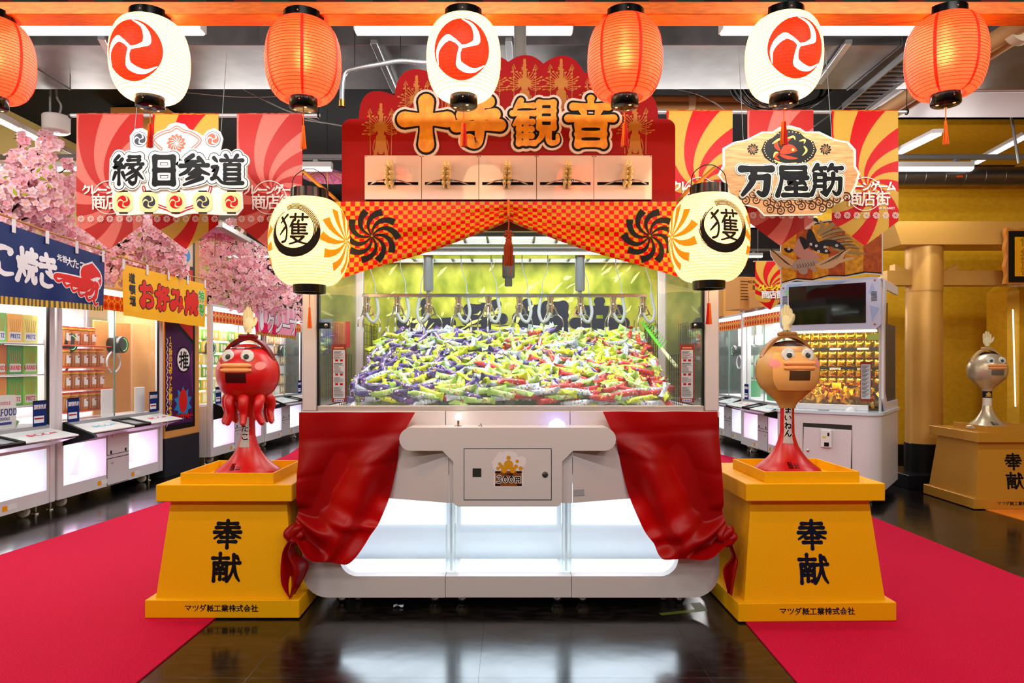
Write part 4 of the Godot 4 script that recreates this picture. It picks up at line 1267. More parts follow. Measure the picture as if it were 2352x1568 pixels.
		part("slot_back", Mb.new().box(Vector3((a.x + b.x) * 0.5, sy, 0.008), Vector3(b.x - a.x - 0.02, 0.05, 0.004)), m("slot_brown", Color(0.16, 0.11, 0.1), 0.6), pn)
		for e in [a.x + 0.006, b.x - 0.006]:
			part("screw", Mb.new().ball(Vector3(e, b.y - 0.005, 0.031), Vector3(0.003, 0.003, 0.0015), 8, 5), m("brass", Color(0.6, 0.45, 0.2), 0.3, 1.0), pn)
		var hx: float = P.call(hands_px[k], 0).x
		var hy: float = P.call(0, 410).y
		for sd in [-1.0, 1.0]:
			var h := part("hand", hand, skin, pn)
			h.transform = Transform3D(Basis(Vector3.FORWARD, sd * 0.05).scaled(Vector3(sd, 1, 1)), Vector3(hx + sd * 0.0015, hy, 0.075))
			part("arm_rod", Mb.new().tube(curve([Vector3(hx + sd * 0.012, hy - 0.028, 0.075), Vector3(hx + sd * 0.05, hy - 0.028, 0.07), Vector3(hx + sd * 0.085, hy - 0.034, 0.045), Vector3(hx + sd * 0.11, hy - 0.036, 0.02)], 4), 0.0035, 6).cyl(Vector3(hx + sd * 0.012, hy - 0.028, 0.075), Vector3(hx + sd * 0.03, hy - 0.028, 0.073), 0.0065, 8), chrome, pn)

# a flat foam hand: fingers forward, thumb up; its palm faces -x
func hand_shape(_n: int) -> ArrayMesh:
	var mb := Mb.new()
	var ys := [0.03, 0.007, -0.017, -0.042]
	var zl := [0.034, 0.04, 0.038, 0.026]
	for k in 4:
		mb.tube([Vector3(0.009, ys[k] * 0.9, -0.03), Vector3(0.009, ys[k], 0.0), Vector3(0.009, ys[k], zl[k] - 0.012), Vector3(0.0085, ys[k], zl[k] - 0.004), Vector3(0.008, ys[k], zl[k])], [0.0085, 0.0098, 0.0095, 0.0075, 0.003], 10)
	mb.ball(Vector3(0.009, -0.005, -0.03), Vector3(0.0095, 0.055, 0.035), 16, 10)
	mb.tube([Vector3(0.01, 0.0, -0.035), Vector3(0.009, 0.04, -0.018), Vector3(0.008, 0.064, -0.004), Vector3(0.0075, 0.074, 0.0)], [0.009, 0.0085, 0.007, 0.003], 10)
	return mb.mesh()

func statue_print(c: Vector2, s: float) -> Mb:
	var mb := Mb.new()
	var xf := Transform3D()
	var z := [0.0012]
	var ln := func(a: Array, w: float):
		var p := PackedVector2Array()
		var wd := PackedFloat32Array()
		for k in range(0, a.size(), 2):
			p.append(c + Vector2(a[k], a[k + 1]) * s)
			wd.append(w * s * (1.0 if k == 0 else 0.75))
		mb.stroke(p, wd, xf, z[0])
		z[0] += 0.00003
	# body, robe, crown and base
	ln.call([0, 12, 0, -10, 0, -48], 9.0)
	ln.call([-6, -14, -9, -34, -13, -56], 5.0)
	ln.call([6, -14, 9, -34, 13, -56], 5.0)
	ln.call([-16, -58, 0, -59, 16, -58], 3.2)
	ln.call([-10, 12, 0, 15, 10, 12], 5.0)
	ln.call([0, 22, 0, 28], 5.2)
	ln.call([0, 32, 0, 44, 0, 60], 4.2)
	ln.call([-6, 38, 0, 40, 6, 38], 1.6)
	ln.call([-4, 48, 0, 49, 4, 48], 1.3)
	# praying arms
	ln.call([-12, 10, -14, -2, 0, 4], 2.0)
	ln.call([12, 10, 14, -2, 0, 4], 2.0)
	# many arms in a fan
	for k in 22:
		var a := -0.55 + (PI + 1.1) * k / 21.0
		var rr := 33.0 + 6.0 * ((k * 7) % 3) - 8.0 * absf(cos(a)) * 0.3
		var dx := cos(a)
		var dy := sin(a)
		ln.call([dx * 8, 6 + dy * 7, dx * rr * 0.62 + dy * 2, 2 + dy * rr * 0.6, dx * rr, 4 + dy * rr * 0.86], 1.05)
		ln.call([dx * rr - 1.4, 4 + dy * rr * 0.86, dx * rr + 1.6, 5 + dy * rr * 0.86], 1.9)
	# staffs and ribbons
	for sd in [-1, 1]:
		ln.call([sd * 24, -56, sd * 25, 0, sd * 25, 44], 0.9)
		ln.call([sd * 21, 40, sd * 25, 50, sd * 29, 41, sd * 25, 34], 1.1)
		ln.call([sd * 14, -22, sd * 18, -40, sd * 15, -52], 1.1)
	return mb
func swirl_blade(mb: Mb, c: Vector2, r0: float, r1: float, a: float, bend: float, wid: float, xf: Transform3D, lift: float, lay = null) -> void:
	var p := PackedVector2Array()
	var wd := PackedFloat32Array()
	for k in 9:
		var u := k / 8.0
		var rr := lerpf(r0, r1, u)
		p.append(c + Vector2.from_angle(a + bend * u * u) * rr)
		wd.append(maxf(0.0006, wid * (0.12 + 0.88 * pow(u, 1.1))))
	# a tapering blade with a cut end
	var nl := []
	var lf := PackedVector2Array()
	var rt := PackedVector2Array()
	for k in 9:
		var d := (p[mini(k + 1, 8)] - p[maxi(k - 1, 0)]).normalized()
		lf.append(p[k] + Vector2(-d.y, d.x) * wd[k])
		rt.append(p[k] - Vector2(-d.y, d.x) * wd[k])
	for k in 8:
		for tr in [[lf[k], rt[k], rt[k + 1]], [lf[k], rt[k + 1], lf[k + 1]]]:
			var id := []
			for q in tr:
				if lay != null:
					var w: Array = lay.call(q, lift)
					id.append(mb.vert(w[0], w[1]))
				else:
					id.append(mb.vert(xf * Vector3(q.x, q.y, lift), xf.basis * Vector3.BACK))
			mb.face(id[0], id[1], id[2])

func build_curtains() -> void:
	# chequered valance gathered in the middle
	var d := 3.43
	var s := d / F
	var chk := m("chequer_cloth", Color.WHITE, 0.42)
	var im := Image.create(2, 2, false, Image.FORMAT_RGB8)
	im.fill(Color(0.84, 0.0, 0.02))
	im.set_pixel(0, 0, Color(0.8, 0.58, 0.1))
	im.set_pixel(1, 1, Color(0.8, 0.58, 0.1))
	chk.albedo_texture = ImageTexture.create_from_image(im)
	chk.texture_filter = BaseMaterial3D.TEXTURE_FILTER_NEAREST
	chk.backlight_enabled = true
	chk.backlight = Color(0.35, 0.35, 0.35)
	var t := thing("chequered_valance", "red and gold chequered cloth valance gathered up over the crane game's window", "curtain", Vector3(0, 0, -d))
	var cx := (1168 - 1173.0) * s
	var top := EYE + (830 - 463) * s
	for sd in [-1.0, 1.0]:
		var wid := (440.0 if sd > 0 else 422.0) * s
		# height of the cloth, gathered towards the middle
		var hgt := func(u): return (46.0 + 142.0 * pow(u, 0.84)) * s
		var pos := func(u, w) -> Vector3:
			var h: float = hgt.call(u)
			var near := exp(-u * 5.0)
			var fold: float = 0.02 * sin(w * 15.0 + u * 1.5) * (0.3 + near) * smoothstep(0.15, 0.5, w) + 0.018 * sin(w * 9.0 - u * 3.0 + 1.0) * (1.0 - u) * smoothstep(0.2, 0.6, w)
			fold += 0.012 * smoothstep(0.3, 1.0, w) * sin(u * 11.0)
			return Vector3(cx + sd * u * wid, top - w * h, fold + 0.02 * w)
		var uvf := func(u, w) -> Vector2:
			var full := 178.0
			var ph: float = hgt.call(u) / s
			# checks keep their size along the hem and run into the pleats near the middle
			return Vector2(u * wid / s / 22.0 * sd, w * lerpf(full, ph, 0.72) / 22.0)
		part("valance_half", Mb.new().sheet(90, 40, pos, uvf, 0.0012), chk, t)
		# black pinwheel printed on the cloth
		var wheel := Mb.new()
		var lay := func(p: Vector2, lift: float) -> Array:
			var u := clampf(absf(p.x - cx) / wid, 0.0, 1.0)
			var w := clampf((top - p.y) / float(hgt.call(u)), 0.0, 1.0)
			var q: Vector3 = pos.call(u, w)
			return [Vector3(p.x, p.y, q.z + 0.0035 + lift), Vector3.BACK]
		var c := Vector2(cx + sd * wid * (0.735 if sd > 0 else 0.74), top - 80.0 * s)
		for k in 10:
			swirl_blade(wheel, c, 0.006, 60.0 * s, TAU * k / 10.0 + 0.2, -0.9, 8.0 * s, Transform3D(), 0.0001 * (k % 2), lay)
		part("pinwheel_print", wheel, m("ink_black"), t)
	# cord, knot and tassel at the middle
	var silk := m("rust_silk", Color(0.62, 0.22, 0.05), 0.5)
	part("gather_band", Mb.new().box(Vector3(cx, top - 0.046, 0.03), Vector3(0.014, 0.096, 0.03), 0.005), m("gold_band", Color(0.82, 0.42, 0.08), 0.45), t)
	var tas := thing("curtain_tassel", "rust brown silk tassel with looped knot hanging from the chequered valance", "tassel", Vector3(cx, top - 0.1, -d + 0.05))
	part("cord", Mb.new().tube([Vector3(0, 0.02, 0), Vector3(0.002, -0.02, 0), Vector3(0, -0.05, 0)], 0.004, 8), silk, tas)
	var kn := Mb.new()
	for k in 6:
		var a := TAU * k / 6.0
		kn.tube(curve([Vector3(0, -0.075, 0.004), Vector3(cos(a) * 0.012 + 0.004, -0.072 + sin(a) * 0.016, 0.008), Vector3(cos(a) * 0.022, -0.075 + sin(a) * 0.024, 0.004), Vector3(cos(a + 0.6) * 0.012, -0.076 + sin(a + 0.6) * 0.014, 0.0), Vector3(0, -0.075, 0.004)], 5), 0.0042, 6)
	kn.ball(Vector3(0, -0.1, 0), Vector3(0.014, 0.012, 0.012), 12, 8)
	part("knot", kn, silk, tas)
	var sk := Mb.new()
	for k in 44:
		var a := TAU * k / 44.0
		var rr := 0.6 + 0.4 * ((k * 7) % 5) / 5.0
		sk.tube([Vector3(cos(a) * 0.012, -0.105, sin(a) * 0.012), Vector3(cos(a) * 0.023 * rr, -0.13, sin(a) * 0.02 * rr), Vector3(cos(a) * 0.025 * rr, -0.215 - 0.004 * (k % 3), sin(a) * 0.02 * rr)], 0.0021, 5)
	part("skirt", sk, silk, tas)
	part("loose_thread", Mb.new().tube(curve([Vector3(0.014, -0.2, 0.012), Vector3(0.012, -0.25, 0.012), Vector3(0.017, -0.285, 0.01)], 4), 0.0015, 5), silk, tas)
	# two red satin drapes tied back at the corners of the cabinet
	var satin := m("red_satin", Color(0.62, 0.0, 0.012), 0.36)
	satin.rim_enabled = true
	satin.rim = 0.08
	satin.rim_tint = 1.0
	satin.specular_mode = BaseMaterial3D.SPECULAR_SCHLICK_GGX
	satin.metallic_specular = 0.42
	satin.backlight_enabled = true
	satin.backlight = Color(0.8, 0.1, 0.1)
	var L1 := [[690, 946], [690, 1030], [689, 1090], [688, 1130], [686, 1165], [683, 1192], [680, 1206], [679, 1212]]
	var R1 := [[955, 946], [921, 1010], [915, 1050], [898, 1130], [876, 1190], [856, 1222], [795, 1291], [700, 1224]]
	var L2 := [[1645, 944], [1648, 1000], [1651, 1080], [1654, 1130], [1658, 1170], [1664, 1200], [1667, 1212], [1668, 1222]]
	var R2 := [[1383, 944], [1412, 1010], [1420, 1040], [1442, 1130], [1475, 1210], [1500, 1245], [1530, 1279], [1655, 1232]]
	drape(L1, R1, -1.0, satin, "red satin drape tied back beside the octopus figure's pedestal", [[683, 1222], [665, 1262], [655, 1325], [676, 1362], [712, 1295]])
	drape(L2, R2, 1.0, satin, "red satin drape tied back beside the tan figure's pedestal", [[1662, 1226], [1676, 1268], [1692, 1290], [1668, 1355], [1652, 1300]])

func drape(lp: Array, rp: Array, sd: float, satin: Material, label: String, tail: Array) -> void:
	var d := 3.46
	var s := d / F
	var o := thing("satin_drape", label, "drape", Vector3(0, 0, -d))
	var lc := []
	var rc := []
	for k in lp.size():
		lc.append(at(lp[k][0], lp[k][1], d) + Vector3(0, 0, d))
		rc.append(at(rp[k][0], rp[k][1], d) + Vector3(0, 0, d))
	var le := curve(lc, 10)
	var re := curve(rc, 10)
	var n := le.size() - 1
	var pos := func(u, w) -> Vector3:
		var f: float = w * n
		var k := mini(int(f), n - 1)
		var a: Vector3 = le[k].lerp(le[k + 1], f - k)
		var b: Vector3 = re[k].lerp(re[k + 1], f - k)
		var p := a.lerp(b, u)
		var gather := smoothstep(0.25, 1.0, w)
		# the cloth sags below the straight line between its edges
		p.y -= 0.05 * sin(PI * u) * gather * (1.0 - 0.6 * smoothstep(0.9, 1.0, w))
		var z := 0.02
		z += 0.010 * sin(u * 13.0 + w * 2.5) * (1.0 - gather)
		z += gather * (0.042 * sin(w * 20.0 + u * 4.0 - 1.0) * (0.35 + 0.65 * (1.0 - u)) + 0.02 * sin(w * 41.0 - u * 7.0))
		z += 0.03 * sin((u - 0.1) * 9.0 + w * 7.0) * smoothstep(0.05, 0.3, w) * (1.0 - gather)
		z += 0.05 * gather * sin(PI * u) + 0.03 * exp(-pow((u - 0.82 + 0.25 * w) * 9.0, 2.0)) * smoothstep(0.1, 0.4, w)
		z -= 0.004 * (exp(-pow((w - 0.11) * 60.0, 2.0)) + exp(-pow((w - 0.3) * 60.0, 2.0)))
		return p + Vector3(0, 0, maxf(z, 0.004))
	part("cloth", Mb.new().sheet(70, 90, pos, null, 0.002), satin, o)
	# knot and hanging tail
	var kc: Vector3 = at(tail[0][0], tail[0][1], d) + Vector3(0, 0, d)
	var kn := Mb.new()
	for k in 4:
		var a := k * 1.7
		kn.tube(curve([kc + Vector3(cos(a) * 0.03, 0.03 + sin(a) * 0.012, 0.03), kc + Vector3(cos(a + 1.2) * 0.034, sin(a + 1.2) * 0.03, 0.055), kc + Vector3(cos(a + 2.6) * 0.026, -0.02, 0.05), kc + Vector3(cos(a + 3.8) * 0.02, -0.035, 0.03)], 6), [0.012, 0.014, 0.016, 0.018, 0.018, 0.019, 0.019, 0.02, 0.02, 0.019, 0.018, 0.018, 0.017, 0.016, 0.015, 0.014, 0.013, 0.012, 0.01], 10)
	part("knot", kn, satin, o)
	var le2 := curve([kc + Vector3(-0.012, 0, 0), at(tail[1][0] - (3 if sd > 0 else 8), tail[1][1], d) + Vector3(0, 0, d), at(tail[2][0] if sd < 0 else tail[4][0], tail[2][1] if sd < 0 else tail[4][1], d) + Vector3(0, 0, d), at(tail[3][0] - 4, tail[3][1], d) + Vector3(0, 0, d)], 8)
	var re2 := curve([kc + Vector3(0.014, 0, 0), at(tail[1][0] + (16 if sd < 0 else 6), tail[1][1], d) + Vector3(0, 0, d), at(tail[4][0] if sd < 0 else tail[2][0], tail[4][1] if sd < 0 else tail[2][1], d) + Vector3(0, 0, d), at(tail[3][0] + 4, tail[3][1], d) + Vector3(0, 0, d)], 8)
	var m2 := le2.size() - 1
	var pos2 := func(u, w) -> Vector3:
		var f: float = w * m2
		var k := mini(int(f), m2 - 1)
		var p: Vector3 = le2[k].lerp(le2[k + 1], f - k).lerp(re2[k].lerp(re2[k + 1], f - k), u)
		return p + Vector3(0, 0, 0.04 + 0.022 * sin(u * 10.0 + w * 2.0) * smoothstep(0.0, 0.3, w) + 0.025 * sin(PI * u))
	part("tail", Mb.new().sheet(24, 30, pos2, null, 0.002), satin, o)
func lantern_radius(y: float, R: float, H: float, re: float) -> float:
	var u := clampf(absf(y) / H, 0.0, 1.0)
	return re + (R - re) * sqrt(maxf(0.0, 1.0 - pow(u, 2.25)))

func lantern_body(R: float, H: float, re: float, ribs: int) -> Mb:
	var prof := []
	var n := ribs * 3
	for k in n + 1:
		var y := H - 2.0 * H * k / n
		var bump := 0.0016 * (1.0 if k % 3 == 0 else 0.0)
		prof.append(Vector2(lantern_radius(y, R, H, re) - bump, y))
	return Mb.new().lathe(prof, 48)

func lantern_hoops(R: float, H: float, re: float, n: int) -> ArrayMesh:
	var mb := Mb.new()
	for k in range(1, n):
		var y := H - 2.0 * H * k / n
		var rr := lantern_radius(y, R, H, re)
		mb.lathe([Vector2(rr - 0.001, y + 0.001), Vector2(rr + 0.0004, y), Vector2(rr - 0.001, y - 0.001)], 48)
	return mb.mesh()

func lantern_lay(R: float, H: float, re: float, turn: float) -> Callable:
	return func(p: Vector2, lift: float) -> Array:
		var r := lantern_radius(p.y, R, H, re)
		var a := p.x / R + turn
		var d := Vector3(sin(a), 0, cos(a))
		var sl := (lantern_radius(p.y + 0.004, R, H, re) - lantern_radius(p.y - 0.004, R, H, re)) / 0.008
		return [d * (r + 0.0012 + lift) + Vector3.UP * p.y, (d + Vector3.UP * -sl).normalized()]

func paper(key: String, col: Color, back: Color, energy: float) -> StandardMaterial3D:
	var s := m(key, col, 0.45)
	s.backlight_enabled = true
	s.backlight = back
	s.emission_enabled = true
	s.emission = col
	s.emission_energy_multiplier = energy
	return s

func tassel(parent: Node, p: Vector3, cols: Array, length: float) -> void:
	part("tassel_cord", Mb.new().cyl(p, p - Vector3(0, length * 0.42, 0), 0.0016, 6), cols[0], parent)
	for k in cols.size():
		var q := p - Vector3(0, length * 0.42, 0) + Vector3(0.007 * (k - 0.5 * (cols.size() - 1)), 0, 0.002 * k)
		var mb := Mb.new().ball(q, Vector3(0.005, 0.006, 0.005), 10, 6)
		for j in 14:
			var a := TAU * j / 14.0
			var rr := 0.5 + 0.5 * ((j * 5) % 3) / 2.0
			mb.tube([q + Vector3(cos(a), 0, sin(a)) * 0.003, q + Vector3(cos(a), 0, sin(a)) * 0.006 * rr + Vector3(0, -length * 0.25, 0), q + Vector3(cos(a), 0, sin(a)) * 0.01 * rr + Vector3(0, -length * 0.55, 0)], 0.0014, 5)
		part("tassel_skirt", mb, cols[k], parent)

func build_lanterns() -> void:
	var ld := 2.52
	# gilded beam that carries the row
	var by := EYE + (830 - 41) * ld / F
	var gilt := m("gilt_beam", Color(0.92, 0.44, 0.08), 0.38, 0.4)
	gilt.albedo_texture = grain("gilt", Color(0.75, 0.7, 0.65), Color(1, 1, 1), 0.08, 256, 4, Vector2(0.3, 3))
	gilt.uv1_triplanar = true
	gilt.uv1_scale = Vector3.ONE * 2.0
	var bm := thing("lantern_beam", "gilded horizontal beam across the top from which the lanterns hang", "beam", Vector3(0, by, -ld - 0.02))
	part("beam", Mb.new().box(Vector3(0, 0.0235, 0), Vector3(6.4, 0.047, 0.09), 0.003), gilt, bm)
	var strip := [Color(0.03, 0.03, 0.03), Color(0.3, 0.06, 0.03), Color(0.04, 0.16, 0.12)]
	for k in 64:
		part("fringe_panel", Mb.new().box(Vector3(-3.15 + k * 0.1, 0.13, 0.02), Vector3(0.099, 0.165, 0.006)), m("fringe_%d" % (k % 3), strip[k % 3], 0.8), bm)
	var ivory := paper("ivory_paper", Color(0.97, 0.92, 0.82), Color(1, 0.97, 0.9), 0.42)
	var redp := paper("red_paper", Color(0.95, 0.22, 0.1), Color(1, 0.4, 0.25), 0.28)
	# oiled red paper scatters the bulb's light forwards
	redp.albedo_color.a = 0.55
	redp.roughness = 0.68
	redp.refraction_enabled = true
	redp.refraction_scale = 0.028
	var crest := paper("crest_red", Color(0.85, 0.1, 0.03), Color(0.9, 0.2, 0.1), 0.3)
	var black := m("lantern_black", Color(0.02, 0.015, 0.015), 0.18)
	var cord_o := m("tassel_orange", Color(0.95, 0.42, 0.03), 0.6)
	var cord_r := m("tassel_red", Color(0.8, 0.05, 0.04), 0.6)
	var bulb := glow("lantern_bulb", Color(1, 0.85, 0.6), 26.0)
	var R := 0.134
	var H := 0.14
	var re := 0.066
	var body := lantern_body(R, H, re, 26).mesh()
	var cap_t := Mb.new().lathe([Vector2(0.064, H + 0.03), Vector2(0.07, H + 0.03), Vector2(0.072, H - 0.006), Vector2(0.064, H - 0.006)], 32).mesh()
	var cap_b := Mb.new().lathe([Vector2(0.0, -H - 0.032), Vector2(0.02, -H - 0.034), Vector2(0.046, -H - 0.032), Vector2(0.05, -H - 0.028), Vector2(0.05, -H + 0.006)], 32)
	var capb := cap_b.mesh()
	var seam := Mb.new()
	var lay0 := lantern_lay(R, H, re, 0.25)
	var pr := []
	for j in 29:
		var y := H - 2.0 * H * j / 28.0
		pr.append([lay0.call(Vector2(-0.0055, y), 0.0006), lay0.call(Vector2(0.0055, y), 0.0006)])
	for j in 28:
		var id := []
		for q in [pr[j][0], pr[j][1], pr[j + 1][1], pr[j + 1][0]]:
			id.append(seam.vert(q[0], q[1]))
		seam.face(id[0], id[1], id[2])
		seam.face(id[0], id[2], id[3])
	var seam_mesh := seam.mesh()
	# swirl crest: a red disc with three pale horns
	var lay := lantern_lay(R, H, re, 0.0)
	var cr := 0.104
	var cc := Vector2(0, -0.014)
	var cm := Mb.new()
	for j in 8:
		for k in 40:
			var id := []
			for q in [[j, k], [j + 1, k], [j + 1, k + 1], [j, k + 1]]:
				var w: Array = lay.call(cc + Vector2.from_angle(TAU * q[1] / 40.0) * cr * q[0] / 8.0, 0.0006)
				id.append(cm.vert(w[0], w[1]))
			cm.face(id[0], id[1], id[2])
			cm.face(id[0], id[2], id[3])
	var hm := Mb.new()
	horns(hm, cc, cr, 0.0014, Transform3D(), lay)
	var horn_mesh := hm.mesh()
	var hoop_mesh := lantern_hoops(R, H, re, 26)
	var crest_mesh := cm.mesh()
	var rows := [
		[-17, 140, 1, "red paper lantern cut off by the left edge of the picture"],
		[345, 139, 0, "cream paper lantern with red swirl crest above the banner sign with small lanterns"],
		[697, 142, 1, "red paper lantern hanging second from the left edge, over the corner lantern"],
		[1065, 137, 0, "cream paper lantern with red swirl crest in front of the red scalloped sign"],
		[1435, 137, 1, "red paper lantern in front of the red scalloped sign's right shoulder"],
		[1800, 133, 0, "cream paper lantern with red swirl crest above the goldfish sign"],
		[2172, 132, 1, "red paper lantern nearest the right edge of the picture"],
	]
	for q in rows:
		var red: bool = q[2] == 1
		var t := thing("paper_lantern", q[3], "lantern", at(q[0], q[1], ld), 0.0, "paper lanterns along the gilded beam")
		part("paper_shade", body, redp if red else ivory, t)
		part("hoops", hoop_mesh, m_back("hoop_red", Color(0.75, 0.14, 0.05), Color(0.4, 0.1, 0.05)) if red else m_back("hoop_tan", Color(0.85, 0.68, 0.42), Color(0.5, 0.45, 0.35)), t)
		if red:
			for k in 6:
				part("seam_strip", seam_mesh, m_back("red_seam", Color(0.8, 0.14, 0.07), Color(0.5, 0.1, 0.05)), t).rotation.y = TAU * k / 6.0
		else:
			part("swirl_crest", crest_mesh, crest, t)
			part("crest_horns", horn_mesh, paper("horn_glow_paper", Color(1.0, 0.96, 0.88), Color(0.1, 0.1, 0.1), 0.95), t)  # emission stands in for the bulb light that the red disc blocks
		part("top_ring", cap_t, black, t)
		part("bottom_cap", capb, black, t)
		for k in 3:
			part("cap_lamp", Mb.new().ball(Vector3(0.03 * sin(k * 2.1 + 0.5), -H - 0.033, 0.03 * cos(k * 2.1 + 0.5)), Vector3(0.006, 0.002, 0.006), 8, 4), glow("cap_lamp_glow", Color(1.0, 0.75, 0.45), 1.2), t)
		for k in 2:
			part("ring_stud", Mb.new().ball(Vector3(0.0, (H + 0.014) if k == 0 else (-H - 0.012), 0.071 if k == 0 else 0.05), Vector3(0.003, 0.003, 0.0015), 8, 4), m("stud_copper", Color(0.8, 0.5, 0.35), 0.3, 0.8), t)
		part("hanger", Mb.new().tube(curve([Vector3(-0.07, H + 0.005, 0), Vector3(-0.068, H + 0.03, 0), Vector3(0, by + 0.0 - t.position.y - 0.002, 0), Vector3(0.068, H + 0.03, 0), Vector3(0.07, H + 0.005, 0)], 4), 0.0015, 5), m("wire_black"), t)
		part("bulb", Mb.new().ball(Vector3(0, 0.02, 0), Vector3(0.03, 0.046, 0.03), 14, 10).cyl(Vector3(0, 0.05, 0), Vector3(0, H, 0), 0.008, 8), bulb, t)
		omni(Vector3(0, 0.02, 0), 0.06 if red else 0.05, Color(1.0, 0.82, 0.6) if not red else Color(1.0, 0.7, 0.42), 0.03, t)
		tassel(t, Vector3(0, -H - 0.034, 0), [cord_o] if red and q[0] != 1435 else [cord_o, cord_r], 0.145)
	# two large lanterns at the corners of the cabinet
	var R2 := 0.184
	var H2 := 0.2
	var re2 := 0.082
	var hoops2 := lantern_hoops(R2, H2, re2, 32)
	var body2 := lantern_body(R2, H2, re2, 32).mesh()
	var ink := m("brush_ink", Color(0.09, 0.05, 0.02), 0.7)
	var cream := paper("cream_paper", Color(0.98, 0.92, 0.8), Color(1, 0.93, 0.8), 0.2)
	var orange := m_back("orange_petal", Color(0.9, 0.5, 0.05), Color(0.8, 0.45, 0.1))
	for q in [[711, 557, -0.12, "cream lantern with black brush character at the cabinet's corner over the octopus figure", -1.0], [1628, 548, 0.1, "cream lantern with black brush character at the cabinet's corner over the tan figure", 1.0]]:
		var t := thing("corner_lantern", q[3], "lantern", at(q[0], q[1], 3.26), 0.0, "large lanterns at the cabinet's corners")
		part("paper_shade", body2, cream, t)
		part("hoops", hoops2, m_back("hoop_tan", Color(0.85, 0.68, 0.42), Color(0.5, 0.45, 0.35)), t)
		var ly := lantern_lay(R2, H2, re2, q[2])
		var g := Mb.new()
		glyph(g, "獲", -0.07, 0.1, 0.138, 0.0052, Transform3D(), 0.001, ly)
		part("brush_character", g, ink, t)
		var ring := Mb.new()
		for k in 5:
			var p := PackedVector2Array()
			var wd := PackedFloat32Array()
			for j in 41:
				var u := j / 40.0
				var a := PI * 0.62 - TAU * u * (0.97 - 0.06 * k)
				p.append(Vector2(0.0, 0.03) + Vector2(cos(a), sin(a)) * (0.094 + 0.006 * k))
				wd.append((0.002 + 0.0085 * pow(sin(PI * clampf((u - 0.3) * 1.5, 0.0, 1.0)), 2.0)) * (1.0 if k < 4 else 0.6))
			ring.stroke(p, wd, Transform3D(), 0.0012 + 0.0001 * k, ly)
		part("brush_ring", ring, ink, t)
		for sd in [-1.0, 1.0]:
			var pet := Mb.new()
			var ly2 := lantern_lay(R2, H2, re2, q[2] + sd * 1.45)
			for k in 11:
				swirl_blade(pet, Vector2(0, 0.0), 0.006, 0.145, TAU * k / 11.0, -0.35 * sd, 0.02, Transform3D(), 0.0006, ly2)
			part("petal_print", pet, orange, t)
		part("top_ring", Mb.new().lathe([Vector2(0.078, H2 + 0.045), Vector2(0.086, H2 + 0.045), Vector2(0.088, H2 - 0.008), Vector2(0.078, H2 - 0.008)], 32), black, t)
		part("bottom_ring", Mb.new().lathe([Vector2(0.0, -H2 - 0.02), Vector2(0.066, -H2 - 0.02), Vector2(0.068, -H2 - 0.036), Vector2(0.074, -H2 - 0.036), Vector2(0.076, -H2 + 0.006)], 32), black, t)
		part("handle_wire", Mb.new().tube(curve([Vector3(-0.084, H2 + 0.02, 0), Vector3(-0.075, H2 + 0.1, 0), Vector3(-0.03, H2 + 0.14, 0), Vector3(0.0, H2 + 0.145, 0), Vector3(0.03, H2 + 0.14, 0), Vector3(0.075, H2 + 0.1, 0), Vector3(0.084, H2 + 0.02, 0)], 5), 0.0022, 6), m("wire_black"), t)
		var sx: float = q[4]
		part("bamboo_pole", Mb.new().tube([Vector3(-0.03 * -sx, H2 + 0.135, 0.0), Vector3(0.01 * -sx, H2 + 0.1, -0.06), Vector3(0.06 * -sx, H2 + 0.06, -0.16), Vector3(0.09 * -sx, H2 + 0.03, -0.25)], 0.0085, 10), m("bamboo", Color(0.72, 0.5, 0.22), 0.4), t)
		part("bulb", Mb.new().ball(Vector3(0, 0.0, 0), Vector3(0.03, 0.045, 0.03), 14, 10).cyl(Vector3(0, 0.04, 0), Vector3(0, H2, 0), 0.01, 8), bulb, t)
		omni(Vector3(0, 0.0, 0), 0.04, Color(1.0, 0.82, 0.58), 0.035, t)
		tassel(t, Vector3(0.0, -H2 - 0.036, 0.0), [cord_o] if sx < 0 else [cord_r, cord_o], 0.17)

# three curved horns meeting in the middle of a swirl crest
func horns(mb: Mb, c: Vector2, r: float, lift: float, xf: Transform3D, lay = null) -> void:
	for k in 3:
		var a := TAU * k / 3.0 + 0.4
		var pts := []
		for q in [[0.0, 0.0], [0.2, -0.2], [0.42, -0.08], [0.57, 0.04], [0.72, 0.4], [0.86, 0.75], [0.97, 1.15]]:
			pts.append(c + Vector2.from_angle(a + q[1]) * r * q[0])
		pts = curve(pts, 4)
		var wd := PackedFloat32Array()
		for v in taper([0.06, 0.05, 0.075, 0.125, 0.105, 0.06, 0.012], 4):
			wd.append(v * r)
		mb.stroke(PackedVector2Array(pts), wd, xf, lift, lay)

